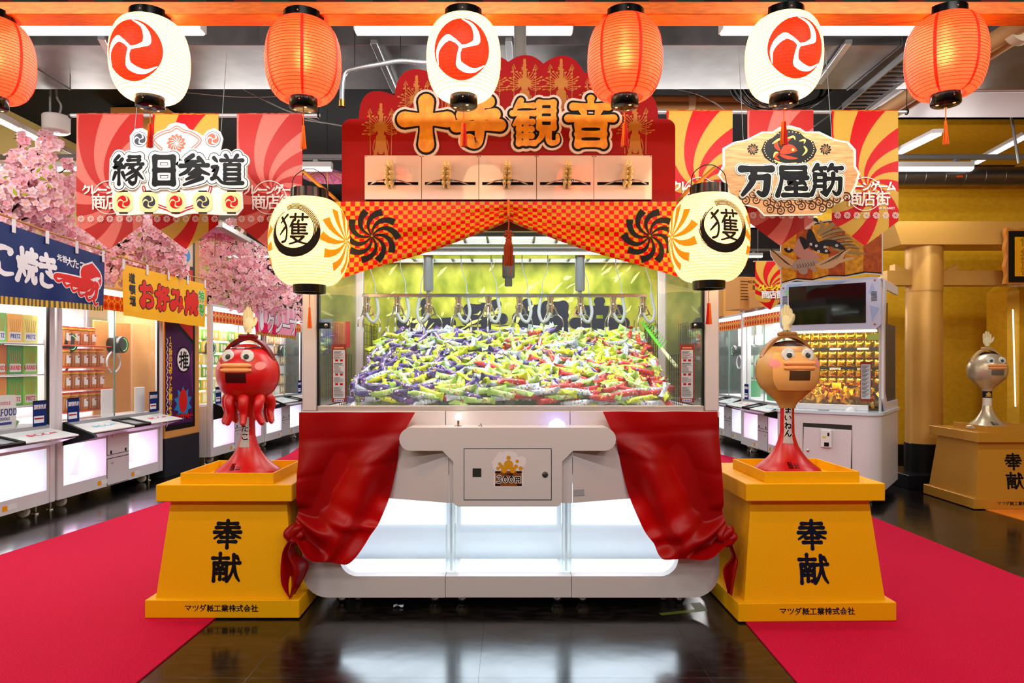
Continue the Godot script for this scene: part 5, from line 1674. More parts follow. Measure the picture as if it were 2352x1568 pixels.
func m_back(key: String, col: Color, back: Color) -> StandardMaterial3D:
	var s := m(key, col, 0.5)
	s.backlight_enabled = true
	s.backlight = back
	return s
func pedestal(called_label: String, pos: Vector3, turn: float, mt: Material, ink: Material, k: float, long := true) -> void:
	var t := thing("pedestal", called_label, "pedestal", pos, turn, "cardboard pedestals")
	# origin: middle of the front edge on the floor
	var w := 0.382 * k
	var dep := 0.74 * k
	var h1 := 0.089 * k
	var yb := 0.572 * k
	var yc := 0.656 * k
	var yt := 0.708 * k
	part("plinth", Mb.new().box(Vector3(0, h1 * 0.5, -dep * 0.5), Vector3(2 * w, h1, dep), 0.003), mt, t)
	var b0 := 0.343 * k
	var b1 := 0.292 * k
	var z0 := -0.03 * k
	var z1 := -0.085 * k
	var mb := Mb.new()
	var q := [[Vector3(-b0, h1, z0), Vector3(b0, h1, z0), Vector3(b1, yb, z1), Vector3(-b1, yb, z1)]]
	var zb0 := -dep + 0.03 * k
	var zb1 := -dep + 0.085 * k
	q.append([Vector3(-b0, h1, zb0), Vector3(b0, h1, zb0), Vector3(b1, yb, zb1), Vector3(-b1, yb, zb1)])
	for f in 2:
		var nn: Vector3 = (q[f][1] - q[f][0]).cross(q[f][2] - q[f][0]).normalized()
		mb.quad(q[f][0], q[f][1], q[f][2], q[f][3], nn if f == 0 else -nn)
	for sd in 2:
		var a: Vector3 = q[0][1 if sd else 0]
		var b: Vector3 = q[1][1 if sd else 0]
		var c: Vector3 = q[1][2 if sd else 3]
		var e: Vector3 = q[0][2 if sd else 3]
		var nn := (b - a).cross(c - a).normalized()
		if nn.x * (1.0 if sd else -1.0) < 0:
			nn = -nn
		mb.quad(a, b, c, e, nn)
	part("shaft", mb, mt, t)
	var cw := 0.338 * k
	part("cap", Mb.new().box(Vector3(0, (yb + yc) * 0.5, -0.02 * k - 0.35 * k), Vector3(2 * cw, yc - yb, 0.7 * k), 0.003), mt, t)
	# open tray of folded card
	var tw := 0.234 * k
	var td := 0.455 * k
	var zt := -0.06 * k
	var tr := Mb.new()
	tr.box(Vector3(0, yc + 0.003, zt - td * 0.5), Vector3(2 * tw - 0.004, 0.006, td - 0.004))
	tr.box(Vector3(0, (yc + yt) * 0.5, zt - 0.004), Vector3(2 * tw, yt - yc, 0.008), 0.001)
	tr.box(Vector3(0, (yc + yt) * 0.5, zt - td + 0.004), Vector3(2 * tw, yt - yc, 0.008), 0.001)
	for sd in [-1.0, 1.0]:
		tr.box(Vector3(sd * (tw - 0.004), (yc + yt) * 0.5, zt - td * 0.5), Vector3(0.008, yt - yc, td - 0.016), 0.001)
	part("tray", tr, mt, t)
	# lettering on the sloping front and on the plinth
	var up: Vector3 = (q[0][3] - q[0][0])
	up.x = 0.0
	up = up.normalized()
	var xf := Transform3D(Basis(Vector3.RIGHT, up, Vector3.RIGHT.cross(up)), Vector3(0, h1, z0))
	part("lettering", text("奉献", -0.07 * k, 0.385 * k, 0.142 * k, 0.165 * k, 0.0086 * k, xf, 0.001, true), ink, t)
	part("maker_lettering", text("マツダ紙工業株式会社", -0.185 * k, 0.066 * k, 0.034 * k, 0.0365 * k, 0.0021 * k, Transform3D(), 0.0008, false, 1.0), ink, t)

func build_pedestals() -> void:
	var yel := m("yellow_card", Color(0.95, 0.69, 0.02), 0.42)
	yel.albedo_texture = grain("card", Color(0.96, 0.955, 0.94), Color(1, 1, 1), 0.3, 128, 2)
	yel.uv1_triplanar = true
	yel.uv1_scale = Vector3.ONE * 3.0
	var gold := m("gold_card", Color(0.8, 0.58, 0.2), 0.38, 0.3)
	gold.albedo_texture = yel.albedo_texture
	gold.uv1_triplanar = true
	gold.uv1_scale = Vector3.ONE * 3.0
	var ink := m("ped_ink_black", Color(0.03, 0.03, 0.035), 0.5)
	var navy := m("ped_ink_navy", Color(0.03, 0.06, 0.14), 0.45)
	pedestal("yellow card pedestal carrying the red octopus figure", Vector3(-1.4, 0.006, -3.378), 0.0, yel, ink, 0.98)
	pedestal("yellow card pedestal carrying the tan figure with red stem", Vector3(1.47, 0.006, -3.335), 0.02, yel, navy, 1.0)
	pedestal("gold card pedestal carrying the silver figure in front of the gold columns", Vector3(4.28, 0.006, -5.87), 0.0, gold, ink, 0.98)
func robot(label: String, pos: Vector3, yaw: float, kind: int, k: float) -> void:
	var t := thing("clapping_figure", label, "figure", pos, 0.0)
	t.scale = Vector3.ONE * k
	var red := m("toy_red", Color(0.74, 0.02, 0.045), 0.33)
	var tan_ := m("toy_tan", Color(0.72, 0.52, 0.26), 0.38)
	var silver := m("toy_champagne", Color(0.8, 0.74, 0.62), 0.3, 0.5)
	var beige := m("toy_beige", Color(0.88, 0.66, 0.38), 0.4)
	var stem: Material = [red, red, silver][kind]
	var headm: Material = [red, tan_, silver][kind]
	# bell foot and stem
	part("foot", Mb.new().lathe([Vector2(0.0, 0.0), Vector2(0.15, 0.0), Vector2(0.164, 0.006), Vector2(0.165, 0.02), Vector2(0.158, 0.032), Vector2(0.13, 0.052), Vector2(0.1, 0.078), Vector2(0.075, 0.11), Vector2(0.055, 0.145), Vector2(0.043, 0.18), Vector2(0.036, 0.21)], 40), stem, t)
	var st := part("stem", Mb.new().lathe([Vector2(0.036, 0.21), Vector2(0.034, 0.3), Vector2(0.036, 0.4)], 28), stem if kind < 2 else m("stem_white", Color(0.86, 0.83, 0.76), 0.35), t)
	var vent := Mb.new()
	for c in 2:
		for r in 6:
			vent.box(Vector3(-0.032 + c * 0.03, 0.048 + r * 0.0048, 0.136 - r * 0.0066), Vector3(0.024, 0.0022, 0.004))
	part("vent", vent, m("vent_dark", Color(0.15, 0.02, 0.02), 0.6), t)
	var blk := m("ink_black")
	var lay := func(p: Vector2, lift: float) -> Array:
		var a: float = p.x / 0.036 + [0.1, -0.1, -0.3][kind]
		return [Vector3(sin(a), 0, cos(a)) * (bell_radius(p.y) + 0.0012 + lift) + Vector3(0, p.y, 0), Vector3(sin(a), 0, cos(a))]
	var word: String = ["たこ", "うまいねん", "金"][kind]
	var strip := Mb.new()
	var y0: float = [0.39, 0.4, 0.345][kind]
	var y1: float = [0.15, 0.16, 0.28][kind]
	var wd := 0.019 if kind < 2 else 0.1
	for j in 16:
		for i in 8:
			var quad := []
			for c in [[0, 0], [1, 0], [1, 1], [0, 1]]:
				var r: Array = lay.call(Vector2(-wd + 2.0 * wd * (i + c[0]) / 8.0 - (0.006 if kind < 2 else 0.0), lerpf(y0, y1, (j + c[1]) / 16.0)), 0.0)
				quad.append(strip.vert(r[0], r[1]))
			strip.face(quad[0], quad[1], quad[2])
			strip.face(quad[0], quad[2], quad[3])
	var lab := part("name_strip", strip, m("strip_grey", Color(0.75, 0.73, 0.72), 0.45) if kind < 2 else m("band_navy", Color(0.06, 0.08, 0.2), 0.4), t, "vertical name strip around the stem")
	var cell := [0.036, 0.034, 0.04][kind] as float
	var yy: float = [0.265, 0.388, 0.332][kind]
	for ps in 2:
		if kind == 2 and ps == 0:
			continue
		var g := Mb.new()
		for q in word.length():
			glyph(g, word[q], -cell * 0.5 - (0.006 if kind < 2 else 0.0), yy - q * cell * 1.18, cell, 0.0048 if ps == 0 else 0.0027, Transform3D(), 0.0022 + 0.0008 * ps, lay)
		part("lettering", g, m("ink_white") if (ps == 0) else (blk if kind < 2 else m("ink_gold", Color(0.85, 0.65, 0.2), 0.4)), lab)
	# head
	var hy := 0.53
	var head := Node3D.new()
	head.name = "head"
	head.position = Vector3(0, hy, 0)
	head.rotation.y = yaw
	t.add_child(head)
	var R := 0.158
	var prof := []
	for j in 31:
		var a := PI * j / 30.0
		prof.append(Vector2(sin(a) * R, cos(a) * R * 0.98))
	if kind > 0:
		prof = []
		for j in 22:
			var a := PI * 0.66 * j / 21.0
			prof.append(Vector2(sin(a) * R, cos(a) * R))
		prof.append_array([Vector2(0.112, -0.105), Vector2(0.083, -0.133), Vector2(0.058, -0.155), Vector2(0.043, -0.176), Vector2(0.04, -0.19), Vector2(0.0, -0.19)])
	part("skull", Mb.new().lathe(prof, 48), headm, head)
	part("parting_line", Mb.new().lathe([Vector2(R * 0.999 + 0.0006, -0.0012), Vector2(R + 0.0012, 0.0), Vector2(R * 0.999 + 0.0006, 0.0012)], 64, Transform3D(Basis(Vector3.RIGHT, PI / 2), Vector3(0, 0, -0.02))), m("parting_dark", Color(0.12, 0.05, 0.03), 0.5), head)
	var on := func(x: float, y: float, out := 0.0) -> Vector3:
		var z := sqrt(maxf(0.0, R * R - x * x - y * y))
		return Vector3(x, y, z) * ((R + out) / R)
	# face plate of the tan figure
	if kind == 1:
		var fp := Mb.new()
		fp.sheet(24, 24, func(u, w): 
			var x: float = (u - 0.5) * 0.236
			var y: float = 0.095 - w * 0.19
			var lim := 1.0 - 0.25 * pow(absf(w - 0.45) * 1.9, 3.0)
			return on.call(x * lim, y, 0.0015))
		part("face_plate", fp, beige, head)
	if kind > 0:
		# dark hair cap under the headband
		var hair := Mb.new()
		hair.ball(Vector3.ZERO, Vector3.ONE * (R + 0.002), 40, 10, Basis(Vector3.RIGHT, 0.0 if kind == 1 else -0.55), 0.0, 0.62 if kind == 1 else 0.95)
		part("hair", hair, m("hair_brown", Color(0.16, 0.07, 0.04), 0.25) if kind == 1 else m("hair_black", Color(0.05, 0.05, 0.055), 0.3), head)
	else:
		var sv := Mb.new()
		sv.lathe([Vector2(0.084, -0.006), Vector2(0.094, 0.0), Vector2(0.088, 0.006), Vector2(0.075, 0.008)], 40, Transform3D(Basis(), Vector3(0, 0.13, 0)))
		part("silver_band", sv, m("chrome"), head)
	# eyes: clear domes over loose pupils
	for sx in [-1.0, 1.0]:
		var ec: Vector3 = on.call(sx * 0.049, 0.088 if kind == 0 else 0.083, 0.003)
		var dirv := (ec.normalized() * 0.4 + Vector3(0, -0.05, 0.6)).normalized()
		var bs := panel_frame(Vector3.ZERO, dirv).basis
		var eye := Node3D.new()
		eye.name = "eye"
		head.add_child(eye, true)
		eye.transform = Transform3D(bs, ec)
		part("eye_white", Mb.new().lathe([Vector2(0, 0.006), Vector2(0.03, 0.005), Vector2(0.033, 0.0)], 24, Transform3D(Basis(Vector3.RIGHT, PI / 2), Vector3.ZERO)), m("eye_white", Color(0.85, 0.85, 0.84), 0.35), eye)
		part("pupil", Mb.new().lathe([Vector2(0, 0.003), Vector2(0.013, 0.002), Vector2(0.014, 0.0)], 18, Transform3D(Basis(Vector3.RIGHT, PI / 2), Vector3(sx * -0.004, -0.005, 0.007))), blk, eye)
		part("eye_dome", Mb.new().ball(Vector3(0, 0, 0.003), Vector3(0.033, 0.022, 0.033), 24, 8, Basis(Vector3.RIGHT, PI / 2), 0.0, PI / 2), glass("eye_clear", 0.06), eye)
	# cheeks, lips and the painted shade of the mouth slot
	var pink := m("cheek_pink", Color(0.9, 0.55, 0.55) if kind != 2 else Color(0.8, 0.7, 0.6), 0.5)
	for sx in [-1.0, 1.0]:
		if kind == 2:
			continue
		var ck := Mb.new()
		for j in 20:
			var id := []
			for q in [Vector2.ZERO, Vector2.from_angle(TAU * j / 20.0) * 0.021, Vector2.from_angle(TAU * (j + 1) / 20.0) * 0.021]:
				var p: Vector3 = on.call(sx * 0.108 + q.x, 0.04 + q.y, 0.0025 if kind == 1 else 0.001)
				id.append(ck.vert(p, p.normalized()))
			ck.face(id[0], id[1], id[2])
		part("cheek", ck, pink, head)
	var lip := m("lip_peach", Color(0.93, 0.62, 0.36) if kind == 0 else Color(0.93, 0.58, 0.4), 0.35)
	for ly in [0.041, 0.018]:
		var lp := []
		for j in 9:
			var x := -0.078 + 0.156 * j / 8.0
			lp.append(Vector3(x, ly, 0.152 - 0.35 * x * x * (4.0 if kind == 0 else 4.0)))
		part("lip", Mb.new().tube(lp, [0.007, 0.012, 0.0125, 0.0125, 0.0125, 0.0125, 0.0125, 0.012, 0.007], 12), lip, head)
	part("mouth_slot_shade", Mb.new().sheet(10, 4, func(u, w): return on.call((u - 0.5) * 0.104, 0.004 - w * 0.048, 0.0022)), m("slot_%d" % kind, [Color(0.22, 0.01, 0.01), Color(0.3, 0.2, 0.11), Color(0.42, 0.37, 0.3)][kind], 0.5), head)  # dark patch on the curved face, coloured as the shade of a recess
	# headband with the raised hand
	var band: Material = [m("band_maroon", Color(0.42, 0.03, 0.03), 0.4), m("band_tan", Color(0.6, 0.4, 0.2), 0.45), m("band_sand", Color(0.72, 0.58, 0.38), 0.45)][kind]
	var hb := Mb.new()
	var bp := []
	for j in 17:
		var a := PI * (0.13 + 0.74 * j / 16.0)
		bp.append(Vector3(cos(a) * (R + 0.005) * 0.88, sin(a) * (R + 0.032) * 0.98 - 0.004, 0.0))
	var arcp := PackedVector2Array()
	for j in 17:
		arcp.append(Vector2(bp[j].x, bp[j].y) * 1.045)
	for j in 17:
		arcp.append(Vector2(bp[16 - j].x, bp[16 - j].y) * 0.955)
	hb.extrude(arcp, -0.026, 0.026)
	for j in [0, 16]:
		hb.ball(bp[j], Vector3(0.012, 0.012, 0.026), 10, 6)
	hb.box(Vector3(0, R + 0.034, 0), Vector3(0.09, 0.026, 0.056), 0.008)
	part("headband", hb, band, head)
	part("hand_peg", Mb.new().cyl(Vector3(0, R + 0.04, 0), Vector3(0, R + 0.07, 0), 0.006, 10), m("chrome"), head)
	part("hand", robot_hand(), m("hand_cream", Color(0.88, 0.84, 0.66) if kind < 2 else Color(0.86, 0.83, 0.78), 0.5), head, "", Vector3(0, R + 0.055, 0)).rotation.y = [1.2, -1.1, -0.35][kind]
	# tentacles
	if kind == 0:
		for j in 8:
			var a := TAU * j / 8.0 + 0.2
			var d := Vector3(sin(a), 0, cos(a))
			var w := d.cross(Vector3.UP)
			var sw := 0.02 * sin(j * 2.3)
			part("tentacle", Mb.new().tube(curve([d * 0.05 + Vector3(0, -0.1, 0), d * 0.1 + Vector3(0, -0.125, 0), d * 0.112 + Vector3(0, -0.16, 0) + w * sw, d * 0.105 + Vector3(0, -0.205, 0) + w * sw, d * 0.118 + Vector3(0, -0.25, 0), d * 0.124 + Vector3(0, -0.26, 0)], 5), taper([0.024, 0.028, 0.025, 0.02, 0.016, 0.006], 5), 12), red, head)
		part("collar", Mb.new().lathe([Vector2(0.09, -0.115), Vector2(0.07, -0.155), Vector2(0.045, -0.2), Vector2(0.036, -0.23)], 28), red, head)

func bell_radius(y: float) -> float:
	var p := [Vector2(0.11, 0.075), Vector2(0.145, 0.055), Vector2(0.18, 0.043), Vector2(0.21, 0.036), Vector2(0.6, 0.036)]
	for k in 4:
		if y <= p[k + 1].x:
			return lerpf(p[k].y, p[k + 1].y, (y - p[k].x) / (p[k + 1].x - p[k].x))
	return 0.036

func taper(a: Array, per: int) -> Array:
	var o := []
	for k in a.size() - 1:
		for j in per:
			o.append(lerpf(a[k], a[k + 1], float(j) / per))
	o.append(a[-1])
	return o

# an upright open hand: palm to +z, fingers up
func robot_hand() -> ArrayMesh:
	if mats.has("robot_hand_mesh"):
		return mats["robot_hand_mesh"]
	var mb := Mb.new()
	mb.ball(Vector3(0, 0.045, 0), Vector3(0.034, 0.042, 0.014), 18, 12)
	mb.tube([Vector3(0, 0.0, 0), Vector3(0, 0.03, 0)], [0.018, 0.02], 14)
	var xs := [-0.025, -0.0085, 0.0085, 0.0245]
	var hs := [0.118, 0.136, 0.132, 0.112]
	for k in 4:
		mb.tube([Vector3(xs[k] * 0.9, 0.05, 0), Vector3(xs[k], 0.085, 0.001), Vector3(xs[k], hs[k] - 0.014, 0.003), Vector3(xs[k], hs[k] - 0.004, 0.004), Vector3(xs[k], hs[k], 0.004)], [0.0095, 0.0096, 0.0088, 0.006, 0.001], 10)
	mb.tube([Vector3(0.018, 0.03, 0.003), Vector3(0.038, 0.05, 0.006), Vector3(0.045, 0.068, 0.008), Vector3(0.047, 0.08, 0.008), Vector3(0.047, 0.084, 0.008)], [0.012, 0.011, 0.0095, 0.006, 0.001], 10)
	mats["robot_hand_mesh"] = mb.mesh()
	return mats["robot_hand_mesh"]

func build_robots() -> void:
	robot("red octopus shaped clapping figure with googly eyes and short tentacles", Vector3((570 - 1173) * 3.64 / F, 0.658, -3.64), -0.05, 0, 1.0)
	robot("tan clapping figure with brown hair and a red stem", Vector3((1808 - 1173) * 3.62 / F, 0.67, -3.62), 0.03, 1, 1.0)
	robot("silver champagne clapping figure with black hair and navy band", Vector3(4.2, 0.657, -6.14), -0.05, 2, 0.98)
const ORD := ["first", "second", "third", "fourth", "fifth", "sixth", "seventh", "eighth", "ninth", "tenth"]
# a two-seat crane cabinet: origin at the middle of its front on the floor, front towards +z
func claw_cabinet(label: String, pos: Vector3, turn: float, W: float, lit: Color, flip := false) -> Node3D:
	var t := thing("claw_machine", label, "claw machine", pos, turn, "white two-seat claw machines")
	var white := m("row_white", Color(0.85, 0.84, 0.86), 0.35)
	var alu := m("row_alu", Color(0.75, 0.75, 0.77), 0.3, 0.5)
	var h := W * 0.5
	var dep := 0.86
	var fl := -1.0 if flip else 1.0
	# posts
	for s in [-1.0, 1.0]:
		part("front_post", Mb.new().box(Vector3(s * (h - 0.03), 1.02, -0.03), Vector3(0.056, 1.86, 0.056), 0.005), white, t)
		part("rear_post", Mb.new().box(Vector3(s * (h - 0.03), 1.02, -dep + 0.03), Vector3(0.056, 1.86, 0.056), 0.005), alu, t)
		part("side_panel", Mb.new().box(Vector3(s * (h - 0.012), 0.4, -dep * 0.5), Vector3(0.02, 0.62, dep - 0.12), 0.002), white, t)
		part("side_glass", Mb.new().box(Vector3(s * (h - 0.012), 1.3, -dep * 0.5), Vector3(0.006, 1.16, dep - 0.12)), glass("row_glass", 0.03), t)
	# lower front: frame around two lit recesses and a pair of doors
	var x0 := -h + 0.06
	var x1 := h - 0.06
	var wl := [x0 + 0.02, x0 + (x1 - x0) * 0.4]
	var wr := [x0 + (x1 - x0) * 0.64, x1 - 0.03]
	if flip:
		wl = [x0 + 0.03, x0 + (x1 - x0) * 0.36]
		wr = [x0 + (x1 - x0) * 0.6, x1 - 0.02]
	var fr := Mb.new()
	fr.box(Vector3(0, 0.145, -0.02), Vector3(x1 - x0, 0.11, 0.02), 0.001)
	fr.box(Vector3(0, 0.61, -0.02), Vector3(x1 - x0, 0.14, 0.02), 0.001)
	for q in [[x0, wl[0]], [wl[1], wr[0]], [wr[1], x1]]:
		fr.box(Vector3((q[0] + q[1]) * 0.5, 0.37, -0.02), Vector3(q[1] - q[0], 0.34, 0.02))
	part("lower_front", fr, white, t)
	var gm := glow("recess_glow_%s" % lit.to_html(), lit, 1.35)
	for q in [wl, wr]:
		var mid: float = (q[0] + q[1]) * 0.5
		var wd: float = q[1] - q[0]
		var rc := Mb.new()
		rc.quad(Vector3(q[0], 0.54, -0.03), Vector3(q[0], 0.2, -0.03), Vector3(q[0], 0.2, -0.36), Vector3(q[0], 0.54, -0.2), Vector3.RIGHT)
		rc.quad(Vector3(q[1], 0.54, -0.03), Vector3(q[1], 0.2, -0.03), Vector3(q[1], 0.2, -0.36), Vector3(q[1], 0.54, -0.2), Vector3.LEFT)
		rc.quad(Vector3(q[0], 0.2, -0.03), Vector3(q[1], 0.2, -0.03), Vector3(q[1], 0.2, -0.36), Vector3(q[0], 0.2, -0.36), Vector3.UP)
		part("recess_lining", rc, m("lining_%s" % lit.to_html(), Color(0.9, 0.88, 0.92), 0.4), t)
		part("recess_light_panel", Mb.new().quad(Vector3(q[0], 0.54, -0.2), Vector3(q[1], 0.54, -0.2), Vector3(q[1], 0.2, -0.36), Vector3(q[0], 0.2, -0.36), Vector3(0, 0.42, 0.9).normalized()), gm, t)
		area(Vector3(mid, 0.37, -0.27), Vector2(wd * 0.9, 0.3), Vector3(0, -0.1, 1), 0.16, lit, t)
	var dx: float = (wl[1] + wr[0]) * 0.5
	var dw: float = wr[0] - wl[1] - 0.03
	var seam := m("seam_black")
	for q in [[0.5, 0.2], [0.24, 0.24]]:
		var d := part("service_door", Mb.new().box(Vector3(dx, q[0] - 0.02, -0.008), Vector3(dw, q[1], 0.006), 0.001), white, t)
		part("door_gap_shade", Mb.new().box(Vector3(dx, q[0] - 0.02, -0.0105), Vector3(dw + 0.012, q[1] + 0.012, 0.003)), seam, d)  # black backing sheet gives the door gap its shade by colour
		part("door_lock", Mb.new().ball(Vector3(dx - dw * 0.3 * fl, q[0] + q[1] * 0.25, -0.003), Vector3(0.011, 0.011, 0.006), 10, 6), m("chrome"), d)
	for sx in [-0.35, 0.35]:
		part("coin_return", Mb.new().box(Vector3(dx + sx * dw, 0.4, -0.004), Vector3(0.022, 0.03, 0.003)), seam, t)
	for q in [wl[1] - 0.1, wr[0] + 0.06]:
		part("pay_label", Mb.new().box(Vector3(q, 0.14, -0.0085), Vector3(0.045, 0.04, 0.002)), m("pay_orange", Color(0.95, 0.6, 0.05), 0.5), t, "small orange label")
		part("type_label", Mb.new().box(Vector3(q + 0.075, 0.14, -0.0085), Vector3(0.09, 0.04, 0.002)), m("label_white", Color(0.9, 0.9, 0.9), 0.5), t)
	# console shelf: two slanted boards and a black display frame
	var sl := Basis(Vector3.RIGHT, 0.2)
	for q in [[-h + 0.1, -0.1, 0], [0.16, h - 0.05, 1]]:
		var bd := part("console_board", Mb.new().box(Vector3((q[0] + q[1]) * 0.5, 0.672, 0.11), Vector3(q[1] - q[0], 0.014, 0.26), 0.004, sl), m("board_pale", Color(0.84, 0.86, 0.86), 0.25), t)
		var ink := Mb.new()
		var fx := Transform3D(Basis(Vector3.RIGHT, 0.2 - PI / 2), Vector3((q[0] + q[1]) * 0.5, 0.6795, 0.1112))
		for k in 3:
			ink.flat(circle(Vector2(-0.09 + k * 0.09, 0.0), 0.032 if k else 0.02, 16, 0.028), fx, 0.0006 + 0.0001 * k)
		ink.flat(poly([-0.06, -0.012, 0.2, -0.012, 0.2, 0.012, -0.06, 0.012]), fx, 0.0005)
		part("board_print", ink, m("print_cyan", Color(0.35, 0.7, 0.85), 0.4) if (q[2] == 0) != flip else m("print_red", Color(0.85, 0.15, 0.2), 0.4), bd)
		for k in 2:
			part("console_button", Mb.new().lathe([Vector2(0, 0.012), Vector2(0.018, 0.01), Vector2(0.023, 0.0)], 14, Transform3D(sl, Vector3((q[0] + q[1]) * 0.5 + k * 0.09, 0.68, 0.112))), m("button_clear", Color(0.85, 0.87, 0.9), 0.2), bd)
	var wedge := Mb.new()
	for sx in ([-h + 0.075] if not flip else [h - 0.075]):
		wedge.extrude(poly([0.0, 0.74, 0.27, 0.63, 0.28, 0.61, 0.25, 0.6, 0.0, 0.54]), -0.018, 0.018, Transform3D(Basis(Vector3(0, 0, 1), Vector3.UP, Vector3(-1, 0, 0)), Vector3(sx, 0, 0)))
	part("end_wedge", wedge, m("row_black", Color(0.05, 0.06, 0.06), 0.45), t)
	var df := Mb.new()
	for q in [[Vector3(0.03, 0.695, 0.02), Vector3(0.26, 0.03, 0.03)], [Vector3(0.03, 0.65, 0.23), Vector3(0.26, 0.03, 0.03)], [Vector3(-0.085, 0.672, 0.125), Vector3(0.03, 0.03, 0.24)], [Vector3(0.145, 0.672, 0.125), Vector3(0.03, 0.03, 0.24)]]:
		df.box(q[0], q[1], 0.006, sl)
	part("display_frame", df, m("row_black"), t)
	part("display", Mb.new().box(Vector3(0.03, 0.668, 0.125), Vector3(0.2, 0.01, 0.18), 0.002, sl), m("display_grey", Color(0.6, 0.62, 0.64), 0.15), t)
	part("console_underside", Mb.new().quad(Vector3(-h + 0.1, 0.63, 0.22), Vector3(h - 0.06, 0.63, 0.22), Vector3(h - 0.06, 0.56, -0.01), Vector3(-h + 0.1, 0.56, -0.01), Vector3(0, -0.95, 0.3).normalized()), white, t)
	# glass case
	part("glass_sill", Mb.new().box(Vector3(0, 0.71, -0.025), Vector3(W - 0.11, 0.05, 0.03), 0.003), alu, t)
	part("glass_pane", Mb.new().box(Vector3(-W * 0.245, 1.23, -0.015), Vector3(W * 0.46, 1.0, 0.005)), glass("row_glass"), t)
	part("glass_pane", Mb.new().box(Vector3(W * 0.225, 1.23, -0.025), Vector3(W * 0.47, 1.0, 0.005)), glass("row_glass"), t)
	part("pane_edge", Mb.new().box(Vector3(-0.01, 1.23, -0.02), Vector3(0.006, 1.0, 0.012)), m("pane_green", Color(0.4, 0.55, 0.5), 0.2), t)
	part("gasket", Mb.new().box(Vector3(h - 0.062, 1.23, -0.02), Vector3(0.012, 1.0, 0.02)), m("gasket_black"), t)
	var bk := m("row_back", Color(0.9, 0.9, 0.92), 0.5)
	part("case_back", Mb.new().box(Vector3(0, 1.3, -dep + 0.02), Vector3(W - 0.1, 1.2, 0.01)), bk, t)
	part("case_floor", Mb.new().box(Vector3(0, 0.715, -dep * 0.5), Vector3(W - 0.1, 0.02, dep - 0.1)), bk, t)
	part("roof", Mb.new().box(Vector3(0, 1.935, -dep * 0.5), Vector3(W, 0.03, dep), 0.003), white, t)
	# patterned header and the lamp bar over it
	var pat := m("header_pattern", Color.WHITE, 0.5)
	if pat.albedo_texture == null:
		pat.albedo_texture = picture(64, 64, func(u, w):
			var a := absf(fmod(u * 2.0, 1.0) - 0.5)
			var b := absf(fmod(w * 2.0, 1.0) - 0.5)
			var d := a + b
			var r1 := absf(Vector2(a, b).length() - 0.5)
			if d < 0.2:
				return Color(0.75, 0.1, 0.05)
			if r1 < 0.07:
				return Color(0.95, 0.78, 0.45)
			return Color(0.86, 0.36, 0.14))
		pat.uv1_triplanar = true
		pat.uv1_scale = Vector3.ONE * 5.5
	part("header", Mb.new().box(Vector3(0, 1.8, -0.03), Vector3(W - 0.11, 0.14, 0.012), 0.001), pat, t)
	part("top_light_bar", Mb.new().box(Vector3(0, 1.9, -0.02), Vector3(W - 0.02, 0.05, 0.03), 0.006), glow("row_bar_glow", Color(1, 1, 1), 1.5), t)
	area(Vector3(0, 1.87, -0.3), Vector2(W * 0.9, 0.3), Vector3.DOWN, 2.1, Color(1, 0.99, 0.98), t)
	part("case_lamp", Mb.new().box(Vector3(0, 1.9, -0.3), Vector3(W * 0.9, 0.03, 0.3), 0.004), glow("row_case_glow", Color(1, 1, 1), 1.6), t)
	# claw units: black drums with a lit ring and pale arms
	for s in [-0.22, 0.26]:
		var c := Node3D.new()
		c.name = "claw"
		t.add_child(c, true)
		c.position = Vector3(W * s, 1.42, -0.3)
		part("drum", Mb.new().lathe([Vector2(0, -0.11), Vector2(0.07, -0.11), Vector2(0.075, -0.1), Vector2(0.075, 0.02), Vector2(0.085, 0.03), Vector2(0.085, 0.1), Vector2(0.078, 0.11), Vector2(0.066, 0.112)], 24, Transform3D(Basis(Vector3.RIGHT, PI / 2), Vector3.ZERO)), m("drum_black", Color(0.04, 0.045, 0.05), 0.25), c)
		part("drum_face", Mb.new().lathe([Vector2(0, 0.1), Vector2(0.064, 0.1)], 24, Transform3D(Basis(Vector3.RIGHT, PI / 2), Vector3.ZERO)), m("drum_face", Color(0.25, 0.3, 0.3), 0.1), c)
		part("lit_ring", Mb.new().lathe([Vector2(0.061, 0.103), Vector2(0.064, 0.106), Vector2(0.067, 0.103)], 28, Transform3D(Basis(Vector3.RIGHT, PI / 2), Vector3.ZERO)), glow("ring_green", Color(0.3, 1.0, 0.5) if not flip else Color(0.5, 0.8, 1.0), 1.2), c)
		part("hanger", Mb.new().cyl(Vector3(0, 0.07, -0.02), Vector3(0, 0.4, -0.02), 0.035, 12), m("label_white"), c)
		for sx in [-1.0, 1.0]:
			part("claw_arm", Mb.new().tube(curve([Vector3(sx * 0.03, -0.07, 0), Vector3(sx * 0.1, -0.14, 0.0), Vector3(sx * 0.1, -0.22, 0), Vector3(sx * 0.03, -0.28, 0)], 4), 0.01, 8), m("arm_white", Color(0.82, 0.84, 0.88), 0.25), c)
	# price cards
	for q in [[-h + 0.2, 0], [h - 0.17, 1]]:
		price_card(t, Vector3(q[0], 0.83, -0.008))
